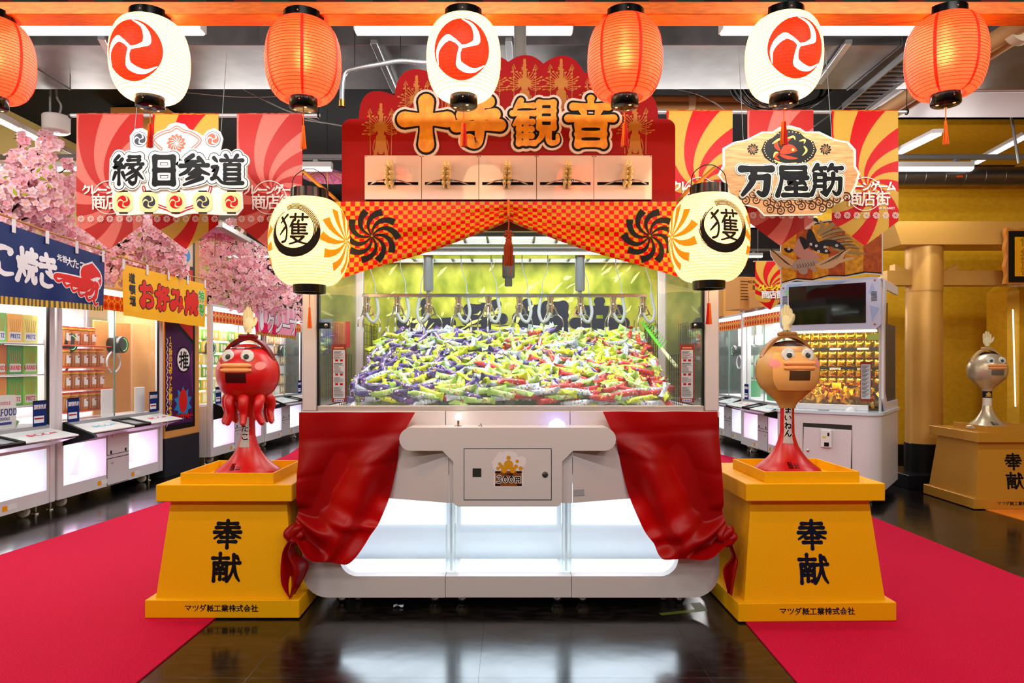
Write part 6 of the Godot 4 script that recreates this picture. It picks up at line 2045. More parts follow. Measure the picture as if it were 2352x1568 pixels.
	# casters and levelling feet
	for s in [-1.0, 1.0]:
		for z in [-0.12, -dep + 0.12]:
			var cw := Mb.new().lathe([Vector2(0, -0.018), Vector2(0.042, -0.018), Vector2(0.048, -0.012), Vector2(0.048, 0.012), Vector2(0.042, 0.018), Vector2(0, 0.018)], 20, Transform3D(Basis(Vector3(0, 0, 1), PI / 2), Vector3(s * (h - 0.2), 0.048, z)))
			part("caster_wheel", cw, m("nylon_white"), t)
			part("caster_fork", Mb.new().box(Vector3(s * (h - 0.2) + 0.024, 0.075, z), Vector3(0.006, 0.06, 0.03)).box(Vector3(s * (h - 0.2) - 0.024, 0.075, z), Vector3(0.006, 0.06, 0.03)).box(Vector3(s * (h - 0.2), 0.1, z), Vector3(0.06, 0.012, 0.05)), alu, t)
			part("levelling_foot", Mb.new().lathe([Vector2(0, 0.1), Vector2(0.01, 0.1), Vector2(0.01, 0.014), Vector2(0.026, 0.01), Vector2(0.028, 0.0), Vector2(0, 0)], 12, Transform3D(Basis(), Vector3(s * (h - 0.07), 0, z))), m("chrome"), t)
	part("underside", Mb.new().box(Vector3(0, 0.1, -dep * 0.5), Vector3(W - 0.06, 0.02, dep - 0.06)), alu, t)
	return t

func price_card(t: Node, p: Vector3) -> void:
	var o := part("price_card", Mb.new().box(p, Vector3(0.15, 0.2, 0.002)), m("card_blue", Color(0.05, 0.14, 0.4), 0.4), t, "blue price card reading 200 yen 1 play")
	latin("200YEN1PLAY", 0.03, o, m("ink_white"), Transform3D(Basis().scaled(Vector3(0.52, 1.25, 1)), p + Vector3(0, 0.055, 0.0015)))
	part("card_sheet", Mb.new().box(p + Vector3(-0.01, -0.045, 0.0014), Vector3(0.11, 0.055, 0.001)), m("card_white", Color(0.85, 0.86, 0.9), 0.5), o)
	part("card_stripe", Mb.new().box(p + Vector3(-0.01, -0.038, 0.002), Vector3(0.1, 0.012, 0.001)), m("ink_red"), o)
	part("card_hooks", Mb.new().box(p + Vector3(0, 0.102, 0), Vector3(0.15, 0.01, 0.003)), m("row_black"), o)

func snack_box(pos: Vector3, turn: float, size: Vector3, body: Color, word: String, wordcol: Color, label: String, group: String, tilt := 0.0) -> void:
	var t := thing("snack_box", label, "box", pos, turn, group)
	t.rotation.x = tilt
	part("carton", Mb.new().box(Vector3(0, size.y * 0.5, 0), size, 0.003), m("carton_" + body.to_html(), body, 0.4), t)
	part("carton_panel", Mb.new().flat(rounded(-size.x * 0.38, size.y * 0.08, size.x * 0.38, size.y * 0.36, 0.012), Transform3D(Basis(), Vector3(0, 0, size.z * 0.5)), 0.0008), m("label_white"), t)
	var st := Mb.new()
	for k in 6:
		st.stroke(PackedVector2Array([Vector2(-0.03 + k * 0.012, size.y * 0.38) * Vector2(size.x / 0.12, 1), Vector2(-0.045 + k * 0.018, size.y * 0.8) * Vector2(size.x / 0.12, 1)]), PackedFloat32Array([0.003, 0.0025]), Transform3D(Basis(), Vector3(0, 0, size.z * 0.5)), 0.001 + k * 0.0001)
	part("stick_print", st, m("biscuit", Color(0.85, 0.6, 0.25), 0.5), t)
	if word:
		latin(word, size.y * 0.16, t, m("word_" + wordcol.to_html(), wordcol, 0.5), Transform3D(Basis().scaled(Vector3(0.75, 1, 1)), Vector3(0, size.y * 0.22, size.z * 0.5 + 0.0015)))

func jar(pos: Vector3, turn: float, label: String) -> void:
	var t := thing("snack_jar", label, "jar", pos, turn, "snack jars stacked in the claw machine")
	part("jar_body", Mb.new().lathe([Vector2(0, 0.0), Vector2(0.048, 0.0), Vector2(0.052, 0.008), Vector2(0.052, 0.12), Vector2(0.044, 0.136)], 18), m("jar_snack", Color(0.72, 0.42, 0.16), 0.3), t)
	var st := Mb.new()
	for k in 14:
		var a := TAU * k / 14.0
		st.tube([Vector3(sin(a) * 0.0515, 0.012, cos(a) * 0.0515), Vector3(sin(a + 0.12) * 0.0515, 0.116, cos(a + 0.12) * 0.0515)], 0.004, 5)
	part("snack_ribs", st, m("jar_snack_light", Color(0.86, 0.6, 0.3), 0.35), t)
	part("jar_lid", Mb.new().lathe([Vector2(0.05, 0.136), Vector2(0.053, 0.138), Vector2(0.053, 0.152)], 20), m("lid_yellow", Color(0.95, 0.7, 0.05), 0.35), t)
	part("jar_lid_top", Mb.new().lathe([Vector2(0.053, 0.152), Vector2(0.053, 0.164), Vector2(0.048, 0.168), Vector2(0, 0.168)], 20), m("lid_red", Color(0.85, 0.16, 0.06), 0.35), t)
	part("jar_label", Mb.new().lathe([Vector2(0.0562, 0.035), Vector2(0.0562, 0.105)], 8, Transform3D(), -0.55, 0.55), m("label_white"), t)
	part("label_mark", Mb.new().lathe([Vector2(0.057, 0.085), Vector2(0.057, 0.1)], 4, Transform3D(), -0.1, 0.45), m("ink_red"), t)

func build_rows() -> void:
	var th := PI / 2 - 0.05
	var along := Vector3(cos(th), 0, -sin(th))
	var pink := Color(1.0, 0.86, 0.99)
	var cold := Color(0.94, 0.96, 1.0)
	var mid := func(px0, px1, x): # centre of a front between two image columns on the aisle plane
		var d0: float = F * x / (px0 - 1173.0)
		var d1: float = F * x / (px1 - 1173.0)
		return [(d0 + d1) * 0.5, d1 - d0]
	var A := Vector3(-3.775, 0, -5.81)
	var m2 := A + along * 0.8
	var m1 := A - along * 0.83
	claw_cabinet("white claw machine at the left edge holding snack cartons, under the blue octopus banner", m1, th, 1.6, cold)
	claw_cabinet("white claw machine with snack jars, beside the purple poster pillar", m2, th, 1.6, pink)
	var B := Vector3(-3.62, 0, -8.42)
	var m3 := B + along * 0.8
	var m4 := m3 + along * 1.62
	claw_cabinet("white claw machine behind the octopus figure, first past the poster pillar", m3, th, 1.6, pink)
	claw_cabinet("white claw machine under the pink crepe banner, farthest of the left aisle", m4, th, 1.6, cold)
	var t2 := -PI / 2 + 0.03
	var n1 := Vector3(3.27, 0, -9.03)
	var n2 := Vector3(3.32, 0, -10.65)
	claw_cabinet("white claw machine behind the tan figure, with cartons on its roof", n1, t2, 1.6, pink, true)
	claw_cabinet("white claw machine farthest along the right aisle, beside the cabinet's corner post", n2, t2, 1.6, cold, true)
	# prizes: local position in a cabinet
	var put := func(c: Vector3, turn: float, p: Vector3) -> Vector3: return c + Basis(Vector3.UP, turn) * p
	var names := ["lower shelf", "middle shelf", "top shelf"]
	var bodies := [[Color(0.95, 0.62, 0.3), Color(0.35, 0.72, 0.3), Color(0.62, 0.85, 0.3)], [Color(0.8, 0.45, 0.25), Color(0.3, 0.65, 0.35), Color(0.55, 0.8, 0.3)], [Color(0.55, 0.85, 0.5), Color(0.98, 0.78, 0.45), Color(0.9, 0.9, 0.5)]]
	var tints := ["orange", "green", "lime"]
	for r in 3:
		for c in 3:
			var word := "PRETZ" if r != 1 else "GRANDE"
			snack_box(put.call(m1, th, Vector3(0.36 + c * 0.165, 0.9 + r * 0.25, -0.16)), th, Vector3(0.16, 0.23, 0.06), bodies[r][c], word, Color(0.85, 0.1, 0.12) if r != 2 else Color(0.2, 0.3, 0.7), "%s stick snack carton on the %s of the claw machine at the left edge" % [tints[c], names[r]], "snack cartons in the first claw machine")
	for r in 3:
		single("prize_shelf", Mb.new().box(Vector3.ZERO, Vector3(0.75, 0.012, 0.24), 0.002), m("shelf_white", Color(0.88, 0.88, 0.9), 0.4), "white shelf under the %s of stick snack cartons" % names[r], "shelf", put.call(m1, th, Vector3(0.42, 0.893 + r * 0.25, -0.18)), "shelves in the first claw machine").rotation.y = th
	var cup := thing("cup_noodle_box", "white seafood noodle carton near the glass at the left edge", "box", put.call(m1, th, Vector3(0.33, 0.73, -0.14)), th)
	part("carton", Mb.new().box(Vector3(0, 0.13, 0), Vector3(0.26, 0.26, 0.14), 0.004), m("label_white"), cup)
	latin("SEAFOOD", 0.05, cup, m("word_blue", Color(0.05, 0.15, 0.55), 0.5), Transform3D(Basis().scaled(Vector3(0.9, 1.2, 1)), Vector3(0, 0.13, 0.0715)))
	latin("NOODLE", 0.024, cup, m("word_blue"), Transform3D(Basis(), Vector3(0, 0.08, 0.0715)))
	latin("NOODLE", 0.026, cup, m("word_rose", Color(0.85, 0.45, 0.5), 0.5), Transform3D(Basis(), Vector3(0, 0.2, 0.0715)))
	part("blue_rule", Mb.new().box(Vector3(0, 0.045, 0.0708), Vector3(0.16, 0.02, 0.001)), m("word_blue"), cup)
	snack_box(put.call(m1, th, Vector3(0.52, 0.745, -0.14)), th + 0.3, Vector3(0.16, 0.23, 0.06), Color(0.7, 0.88, 0.45), "PRETZ", Color(0.85, 0.1, 0.12), "lime stick snack carton lying tilted on the prize floor at the left edge", "loose cartons", -1.1)
	for r in 4:
		for c in 5:
			if r == 3 and c > 3:
				continue
			jar(put.call(m2, th, Vector3(-0.4 + c * 0.118, 0.8 + r * 0.2, -0.24)), th, "red and yellow lidded snack jar, %s of the stack, %s from near end" % [["lowest row", "second row", "third row", "top row"][r], ORD[c]])
		single("prize_shelf", Mb.new().box(Vector3.ZERO, Vector3(0.66, 0.01, 0.16), 0.002), m("shelf_red", Color(0.85, 0.3, 0.1), 0.4), "thin red and yellow ledge under the %s of snack jars" % ["lowest row", "second row", "third row", "top row"][r], "shelf", put.call(m2, th, Vector3(-0.16, 0.794 + r * 0.2, -0.24)), "ledges under the jars").rotation.y = th
	single("brown_partition", Mb.new().box(Vector3(0, 0.45, 0), Vector3(0.6, 0.95, 0.02), 0.004), m("kraft", Color(0.78, 0.55, 0.3), 0.6), "tan board partition behind the glass of the jar claw machine", "board", put.call(m2, th, Vector3(0.46, 0.73, -0.34))).rotation.y = th
	for q in [[0.0, 0.0], [0.55, 0.01]]:
		single("white_card_stand", Mb.new().box(Vector3(0, 0.13, 0), Vector3(0.17, 0.26, 0.012), 0.003), m("label_white"), "white card standing on the prize floor %s in the jar claw machine" % ("in the middle" if q[0] == 0.0 else "near the far post"), "card", put.call(m2, th, Vector3(q[0], 0.728, -0.1 - q[1]))).rotation.y = th
	# the next machines: stacks of yellow and green snack boxes
	for mc in 2:
		var base: Vector3 = [m3, m4][mc]
		for r in 6:
			for c in 6:
				var col: Color = [Color(0.95, 0.8, 0.25), Color(0.4, 0.72, 0.3), Color(0.93, 0.88, 0.55)][(r + c * 2) % 3]
				if mc == 1:
					col = [Color(0.92, 0.75, 0.5), Color(0.85, 0.85, 0.9), Color(0.8, 0.6, 0.35)][(r + c) % 3]
				var o := single("candy_box", Mb.new().box(Vector3(0, 0.065, 0), Vector3(0.2, 0.13, 0.07), 0.003), m("candy_" + col.to_html(), col, 0.4), "%s candy box, %s row up, %s column, %s" % ["yellow" if col.r > 0.94 else ("green" if col.g > 0.7 and col.r < 0.5 else "cream"), ORD[r], ORD[c], "machine behind the octopus figure" if mc == 0 else "machine under pink banner"], "candy box", put.call(base, th, Vector3(-0.62 + c * 0.24, 0.73 + r * 0.16, -0.3)), "candy boxes in the left aisle machines")
				o.rotation.y = th
				part("box_print", Mb.new().flat(circle(Vector2(0.02, 0.065), 0.045, 12, 0.04), Transform3D(), 0.0358).flat(rounded(-0.09, 0.02, -0.04, 0.11, 0.01), Transform3D(), 0.0358), m("candy_print", Color(0.95, 0.95, 0.85), 0.5), o)
	# bags hanging in the right-hand machines
	for mc in 2:
		var base: Vector3 = [n1, n2][mc]
		for r in 4:
			for c in 6:
				var col: Color = [Color(0.55, 0.78, 0.6), Color(0.75, 0.78, 0.85), Color(0.8, 0.86, 0.82)][(r + c) % 3]
				var o := single("prize_bag", Mb.new().sheet(6, 6, func(u, w): return Vector3((u - 0.5) * 0.15, -w * 0.2, 0.02 * sin(PI * u) * sin(PI * w)), null, 0.006), m("bag_" + col.to_html(), col, 0.35), "%s prize bag, %s row down, %s column, %s" % [["green", "grey", "pale"][(r + c) % 3], ORD[r], ORD[c], "machine behind the tan figure" if mc == 0 else "far machine of right aisle"], "bag", put.call(base, t2, Vector3(-0.6 + c * 0.24, 1.66 - r * 0.23, -0.5)), "prize bags in the right aisle machines")
				o.rotation.y = t2
	for q in [[n1, -0.3], [n1, 0.35], [n2, 0.2]]:
		var gb := single("green_prize_box", Mb.new().box(Vector3(0, 0.12, 0), Vector3(0.3, 0.24, 0.14), 0.004), m("prize_green", Color(0.2, 0.6, 0.35), 0.4), "green prize box on the floor of the right aisle machine, %s" % ["far end", "near end", "last machine"][[-0.3, 0.35, 0.2].find(q[1])], "box", put.call(q[0], t2, Vector3(q[1], 0.728, -0.3)), "green prize boxes")
		gb.rotation.y = t2
		part("round_print", Mb.new().flat(circle(Vector2(0.04, 0.12), 0.07, 20), Transform3D(), 0.0708), m("label_white"), gb)
	# cartons on the roof of the right-hand machines
	var kraft := m("kraft")
	for q in [[1692, 720, 9.5, 0.36, 0.43, 0.34, "KONAMI", "large brown carton with bar code on the right aisle machine's roof"], [1731, 713, 9.1, 0.2, 0.22, 0.25, "", "small brown carton with blue label on the right aisle machine's roof"], [1655, 730, 11.0, 0.3, 0.6, 0.3, "", "tall brown carton farthest along the right aisle machines' roof"]]:
		var cb := thing("cardboard_carton", q[7], "carton", Vector3((q[0] - 1173.0) * q[2] / F + 0.1, 1.951, -q[2]), 0.25, "cartons on the roof")
		part("carton", Mb.new().box(Vector3(0, q[4] * 0.5, 0), Vector3(q[3], q[4], q[5]), 0.004), kraft, cb)
		part("packing_tape", Mb.new().box(Vector3(0, q[4] + 0.001, 0), Vector3(q[3] * 0.15, 0.001, q[5])), m("tape_tan", Color(0.7, 0.5, 0.28), 0.3), cb)
		if q[6]:
			latin(q[6], 0.04, cb, m("ink_black"), Transform3D(Basis(), Vector3(0.06, q[4] * 0.85, q[5] * 0.5 + 0.001)))
			var bars := Mb.new()
			for k in 12:
				bars.flat(poly([0.02 + k * 0.008, q[4] * 0.6, 0.024 + k * 0.008 + 0.002 * (k % 2), q[4] * 0.6, 0.024 + k * 0.008 + 0.002 * (k % 2), q[4] * 0.75, 0.02 + k * 0.008, q[4] * 0.75]), Transform3D(Basis(), Vector3(0, 0, q[5] * 0.5)), 0.001)
			part("bar_code", bars, m("ink_black"), cb)
			var rows := Mb.new()
			for k in 7:
				rows.flat(poly([-0.16, 0.12 + k * 0.04, -0.05, 0.12 + k * 0.04, -0.05, 0.135 + k * 0.04, -0.16, 0.135 + k * 0.04]), Transform3D(Basis(), Vector3(0, 0, q[5] * 0.5)), 0.001)
			part("carton_print", rows, m("print_brown", Color(0.35, 0.25, 0.15), 0.6), cb)
		elif q[3] < 0.25:
			part("blue_label", Mb.new().box(Vector3(-0.02, 0.13, q[5] * 0.5 + 0.0005), Vector3(0.11, 0.05, 0.001)), m("label_blue", Color(0.15, 0.45, 0.75), 0.5), cb)
func rays(key: String, a: Color, b: Color) -> StandardMaterial3D:
	if mats.has(key):
		return mats[key]
	var s := m(key, Color.WHITE, 0.45)
	s.albedo_texture = picture(200, 400, func(u, w):
		var p := Vector2((u - 0.56) * 0.5, w - 0.56)
		var an := p.angle() + 0.9 * log(p.length() + 0.06) * -0.75
		return a if fposmod(an * 9.0 / PI, 2.0) < 1.0 else b)
	s.texture_repeat = false
	s.backlight_enabled = true
	s.backlight = Color(0.3, 0.3, 0.3)
	return s

func pinwheel_row(x0: float, x1: float, y: float, n: int, r: float, xf: Transform3D) -> Mb:
	var mb := Mb.new()
	for k in n:
		var c := Vector2(lerpf(x0, x1, float(k) / (n - 1)), y)
		for j in 11:
			swirl_blade(mb, c, r * 0.2, r, TAU * j / 11.0, 0.5, r * 0.13, xf, 0.0012)
	return mb

func build_banners() -> void:
	var rodm := m("banner_rod", Color(0.78, 0.76, 0.76), 0.35, 0.5)
	var d := 5.1
	var pinkm := rays("rays_pink", Color(0.86, 0.43, 0.38), Color(0.72, 0.16, 0.14))
	var redm := rays("rays_red", Color(0.78, 0.03, 0.05), Color(0.8, 0.62, 0.24))
	var wht := m("banner_white", Color(0.95, 0.9, 0.86), 0.5)
	var sets := [[158, 735, 265, [[179, 331, 0], [353, 504, 1], [546, 696, 0]], "over the left aisle"], [1500, 2086, 257, [[1530, 1681, 1], [1715, 1866, 0], [1908, 2060, 1]], "over the right aisle"]]
	var place := ["first from the left edge", "in the middle behind the lantern-edged sign", "beside the red scalloped sign", "beside the red scalloped sign's right shoulder", "in the middle behind the goldfish sign", "nearest the gold wall"]
	var cnt := 0
	for st in sets:
		var rod := thing("banner_rod", "thin silver rod carrying the striped banners %s" % st[4], "rod", at((st[0] + st[1]) * 0.5, st[2], d))
		var half: float = (st[1] - st[0]) * 0.5 * d / F
		part("rod", Mb.new().cyl(Vector3(-half, 0, 0), Vector3(half, 0, 0), 0.014, 12), rodm, rod)
		for e in [-1.0, 1.0]:
			part("hanging_wire", Mb.new().cyl(Vector3(e * (half - 0.01), 0, 0), Vector3(e * (half - 0.01), 3.35 - rod.position.y, 0), 0.0025, 5), m("wire_black"), rod)
			part("end_ring", Mb.new().lathe([Vector2(0.02, -0.006), Vector2(0.024, 0.0), Vector2(0.02, 0.006)], 14, Transform3D(Basis(Vector3(0, 0, 1), PI / 2), Vector3(e * (half - 0.01), 0, 0))), m("wire_black"), rod)
		for b in st[3]:
			var pos := at((b[0] + b[1]) * 0.5, st[2], d)
			var w: float = (b[1] - b[0]) * 0.5 * d / F
			var s := d / F
			var t := thing("striped_banner", "%s swirl-striped pointed banner, %s" % ["pink and rose" if b[2] == 0 else "red and gold", place[cnt]], "banner", pos, 0.0, "pointed swirl banners")
			cnt += 1
			var hs := 252.0 * s
			var tip := 308.0 * s
			var mb := Mb.new()
			var pos_f := func(u, v) -> Vector3:
				var x: float = (u - 0.5) * 2.0 * w
				var yb := lerpf(tip, hs, absf(u - 0.5) * 2.0)
				return Vector3(x, -v * yb, 0.016 + 0.006 * sin(u * 6.0 + v * 3.0) * v)
			mb.sheet(12, 20, pos_f, func(u, v): return Vector2(u, v * lerpf(tip, hs, absf(u - 0.5) * 2.0) / tip), 0.001)
			part("cloth", mb, pinkm if b[2] == 0 else redm, t)
			part("pole_pocket", Mb.new().cyl(Vector3(-w, 0, 0), Vector3(w, 0, 0), 0.0165, 12), pinkm if b[2] == 0 else redm, t)
			var xf := Transform3D(Basis(), Vector3(0, 0, 0.0245))
			var lt := Mb.new()
			text("クレーンゲーム", -62 * s, -162 * s, 21 * s, 18.5 * s, 1.9 * s, xf, 0.0, false, 0.95, lt)
			text("商店街", -40 * s, -184 * s, 33 * s, 32 * s, 1.9 * s, xf, 0.0, false, 0.95, lt)
			part("lettering", lt, wht, t)
			var rg := Mb.new()
			var rp := PackedVector2Array()
			for k in 41:
				rp.append(Vector2(0, -190 * s) + Vector2.from_angle(TAU * k / 40.0) * 38 * s)
			var rw := PackedFloat32Array()
			rw.resize(41)
			rw.fill(0.9 * s)
			rg.stroke(rp, rw, xf, -0.001)
			part("ring_print", rg, wht, t)
			part("pinwheel_print", pinwheel_row(-w * 0.84, w * 0.9, -239 * s, 7, 7.5 * s, xf), wht, t)
			if b[2] == 1:
				latin("3D PLANET", 5.5 * s, t, wht, Transform3D(Basis(), Vector3(48 * s, -223 * s, 0.026)))
	lane_signs()
	aisle_banners()

func crest_disc(t: Node, c: Vector2, r: float, xf: Transform3D, col: Material, lift: float, pale: Material) -> void:
	part("swirl_crest", Mb.new().flat(circle(c, r * 0.92), xf, lift), col, t)
	var mb := Mb.new()
	horns(mb, c, r * 0.95, lift + 0.0006, xf)
	part("crest_horns", mb, pale, t)

func lane_signs() -> void:
	var d := 4.62
	var s := d / F
	# sign of the fair lane, edged with small lanterns
	var c := at(410, 395, d)
	var t := thing("lane_sign", "white hanging sign with four black brush characters and a row of five small lanterns", "sign", c)
	var P := func(a: Array) -> PackedVector2Array:
		var o := PackedVector2Array()
		for k in range(0, a.size(), 2):
			o.append(Vector2((a[k] - 410.0) * s, -(a[k + 1] - 395.0) * s))
		return o
	var cream := m("sign_cream", Color(0.86, 0.84, 0.77), 0.45)
	var whit := m("sign_white", Color(0.86, 0.85, 0.82), 0.45)
	var blk := m("ink_black")
	var redi := m("sign_red_ink", Color(0.72, 0.05, 0.06), 0.5)
	var cor := m("sign_coral", Color(0.88, 0.33, 0.25), 0.5)
	var outl := [300, 350, 298, 312, 310, 296, 326, 294, 342, 302, 350, 314, 362, 302, 380, 296, 388, 286, 405, 281, 424, 285, 434, 296, 452, 302, 466, 312, 476, 300, 492, 294, 506, 302, 512, 318, 506, 345, 556, 350, 568, 368, 566, 425, 556, 440, 558, 478, 545, 494, 510, 494, 446, 490, 428, 492, 405, 500, 384, 492, 362, 490, 300, 494, 268, 494, 258, 478, 258, 438, 250, 425, 252, 365, 262, 350]
	part("board", Mb.new().extrude(P.call(outl), -0.012, 0.0), whit, t)
	var xf := Transform3D()
	# scalloped red line work
	for q in [[370, 342, 352, 322, 372, 306, 392, 300, 406, 292, 420, 300, 440, 306, 460, 322, 442, 342], [330, 430, 336, 446, 360, 470, 384, 480, 405, 488, 428, 480, 452, 470, 478, 446, 484, 430]]:
		var pts := []
		for p in P.call(q):
			pts.append(p)
		pts = curve(pts, 5)
		for lay in [[4.0, cor if q[1] < 400 else redi, 0.0008], [1.2, whit, 0.0012]]:
			var mb := Mb.new()
			var wd := PackedFloat32Array()
			wd.resize(pts.size())
			wd.fill(lay[0] * s)
			mb.stroke(PackedVector2Array(pts), wd, xf, lay[2])
			part("line_print", mb, lay[1], t)
	var pw := Mb.new()
	for j in 12:
		swirl_blade(pw, P.call([405, 329])[0], 3 * s, 20 * s, TAU * j / 12.0, 0.6, 3.6 * s, xf, 0.001)
	part("pinwheel_print", pw, cor, t)
	for q in [[321, 320, 0], [489, 320, 1]]:
		var cc: Vector2 = P.call([q[0], q[1]])[0]
		part("drum_rim", Mb.new().flat(circle(cc, 18 * s), xf, 0.001), m("ink_slate", Color(0.2, 0.2, 0.24), 0.5), t)
		part("drum_face", Mb.new().flat(circle(cc, 16.5 * s), xf, 0.0014), whit, t)
		crest_disc(t, cc, 15 * s, xf, m("ink_slate") if q[2] == 0 else cor, 0.0018, whit)
	for k in 5:
		var cx: float = [284, 342, 404, 466, 532][k]
		var o: Vector2 = P.call([cx, 464])[0]
		part("small_lantern", Mb.new().flat(rounded(o.x - 22 * s, o.y - 23 * s, o.x + 22 * s, o.y + 23 * s, 14 * s), xf, 0.002), m("sign_lantern", Color(0.96, 0.82, 0.58), 0.45), t)
		for e in [-26.5, 23.0]:
			part("lantern_cap", Mb.new().flat(poly([o.x - 10 * s, o.y + e * s, o.x + 10 * s, o.y + e * s, o.x + 10 * s, o.y + (e + 3.5) * s, o.x - 10 * s, o.y + (e + 3.5) * s]), xf, 0.0022), blk, t)
		crest_disc(t, o, 16.5 * s, xf, redi if k % 2 == 0 else m("ink_slate"), 0.0024, m("sign_lantern"))
	var chars := ["縁", "日", "参", "道"]
	for lay in [["lettering_backing", whit, 9.5, 0.012, 0.012], ["lettering_outline", blk, 7.2, 0.0126, 0.0], ["lettering_gap", whit, 5.6, 0.0134, 0.0], ["lettering", blk, 0.0, 0.0142, 0.0]]:
		var mb := Mb.new()
		for k in 4:
			var o: Vector2 = P.call([[258, 342, 411, 486][k], 357])[0]
			glyph(mb, chars[k], o.x, o.y, 70 * s, ([3.9, 6.4, 5.0, 4.3][k] + lay[2]) * s, xf, lay[3], null, lay[4], 1.06)
		part(lay[0], mb, lay[1], t)
	for x in [308, 507]:
		var o: Vector2 = P.call([x, 300])[0]
		part("hanging_wire", Mb.new().cyl(Vector3(o.x, o.y, -0.006), Vector3(o.x, 3.35 - t.position.y, -0.1), 0.002, 5), m("wire_grey", Color(0.5, 0.5, 0.5), 0.4), t)
	# goldfish sign on a wooden plaque
	c = at(1810, 400, d)
	var g := thing("lane_sign", "wooden plaque sign with goldfish crest, spiral waves and three black brush characters", "sign", c)
	var Q := func(a: Array) -> PackedVector2Array:
		var o := PackedVector2Array()
		for k in range(0, a.size(), 2):
			o.append(Vector2((a[k] - 1810.0) * s, -(a[k + 1] - 400.0) * s))
		return o
	var edge := [1648, 402, 1660, 380, 1660, 340, 1685, 326, 1715, 320, 1750, 302, 1775, 302, 1790, 292, 1815, 288, 1838, 294, 1850, 302, 1882, 302, 1920, 320, 1950, 326, 1966, 344, 1966, 382, 1976, 398, 1968, 425, 1955, 450, 1930, 465, 1905, 474, 1886, 494, 1755, 496, 1738, 478, 1690, 466, 1672, 444, 1664, 420]
	part("board", Mb.new().extrude(Q.call(edge), -0.012, 0.0), m("sign_cream"), g)
	var wood := m("sign_wood", Color(0.85, 0.65, 0.45), 0.5)
	wood.albedo_texture = grain("wood", Color(0.82, 0.74, 0.66), Color(1, 1, 1), 0.02, 256, 4, Vector2(0.5, 5))
	wood.uv1_triplanar = true
	wood.uv1_scale = Vector3.ONE * 2.5
	var inner := PackedVector2Array()
	for p in Q.call(edge):
		inner.append(p * 0.965)
	part("wood_face", Mb.new().flat(inner, xf, 0.0012), wood, g)
	var crestp := Q.call([1748, 345, 1756, 325, 1775, 316, 1790, 302, 1812, 297, 1836, 303, 1848, 316, 1868, 325, 1876, 345, 1868, 362, 1846, 378, 1812, 384, 1778, 378, 1756, 362])
	part("crest_field", Mb.new().flat(crestp, xf, 0.002), m("crest_black", Color(0.07, 0.06, 0.05), 0.5), g)
	var dots := Mb.new()
	for k in 44:
		var a := TAU * k / 44.0
		dots.flat(circle(Q.call([1812, 341])[0] + Vector2(cos(a) * 57, sin(a) * 38) * s, 1.3 * s, 6), xf, 0.0026)
	part("crest_dots", dots, m("crest_cream", Color(0.9, 0.8, 0.55), 0.5), g)
	# goldfish made of brush marks
	var fish := Mb.new()
	var fish2 := Mb.new()
	var fm := func(mb: Mb, a: Array, w: float, lift: float):
		var pts := []
		for p in Q.call(a):
			pts.append(p)
		pts = curve(pts, 4)
		var wd := PackedFloat32Array()
		for k in pts.size():
			var u := float(k) / (pts.size() - 1)
			wd.append(maxf(0.0004, w * s * sin(PI * clampf(u * 0.85 + 0.12, 0, 1))))
		mb.stroke(PackedVector2Array(pts), wd, xf, lift)
	fm.call(fish, [1795, 350, 1812, 342, 1830, 346], 11.0, 0.0032)
	fm.call(fish, [1792, 356, 1810, 362, 1832, 364], 4.0, 0.0033)
	fm.call(fish, [1800, 334, 1806, 322, 1818, 316], 5.0, 0.0034)
	fm.call(fish, [1790, 345, 1782, 334, 1786, 322], 5.0, 0.0035)
	fm.call(fish, [1788, 352, 1780, 360, 1790, 368], 3.5, 0.0036)
	for q in [[1778, 368, 1800, 377, 1830, 374], [1846, 336, 1852, 346, 1842, 358], [1774, 330, 1790, 320, 1802, 322], [1808, 318, 1822, 314, 1826, 322], [1836, 324, 1848, 322, 1846, 330], [1786, 350, 1780, 352, 1776, 362]]:
		fm.call(fish2, q, 2.4, 0.0038)
	part("goldfish_print", fish, m("fish_red", Color(0.8, 0.2, 0.06), 0.5), g)
	part("goldfish_light_print", fish2, m("fish_yellow", Color(0.92, 0.75, 0.35), 0.5), g)
	part("goldfish_eye", Mb.new().flat(circle(Q.call([1821, 344])[0], 3.4 * s, 10), xf, 0.0044), m("fish_yellow"), g)
	for px in [1729, 1896]:
		var w := Mb.new()
		for j in 10:
			swirl_blade(w, Q.call([px, 343])[0], 1.2 * s, 12 * s, TAU * j / 10.0, 0.7, 2.3 * s, xf, 0.002)
		part("pinwheel_print", w, blk, g)
	# spiral waves along the foot
	var wv := Mb.new()
	var rr := RandomNumberGenerator.new()
	rr.seed = 31
	for k in 34:
		var row := k % 3
		var px := 1680.0 + (k / 3) * 24.0 + row * 8.0
		var py := 452.0 + row * 13.0 + 6.0 * sin(px * 0.05)
		if px > 1950 or (row == 2 and (px < 1745 or px > 1890)) or (row == 1 and (px < 1700 or px > 1925)):
			continue
		var p := PackedVector2Array()
		var wd := PackedFloat32Array()
		for j in 19:
			var u := j / 18.0
			p.append(Q.call([px, py])[0] + Vector2.from_angle(-u * 11.0 + 2.0) * 11.5 * s * (1.0 - u * 0.9))
			wd.append((1.5 - 0.6 * u) * s)
		wv.stroke(p, wd, xf, 0.0018 + 0.00005 * k)
	part("spiral_wave_print", wv, m("wave_brown", Color(0.22, 0.11, 0.07), 0.5), g)
	var ch2 := ["万", "屋", "筋"]
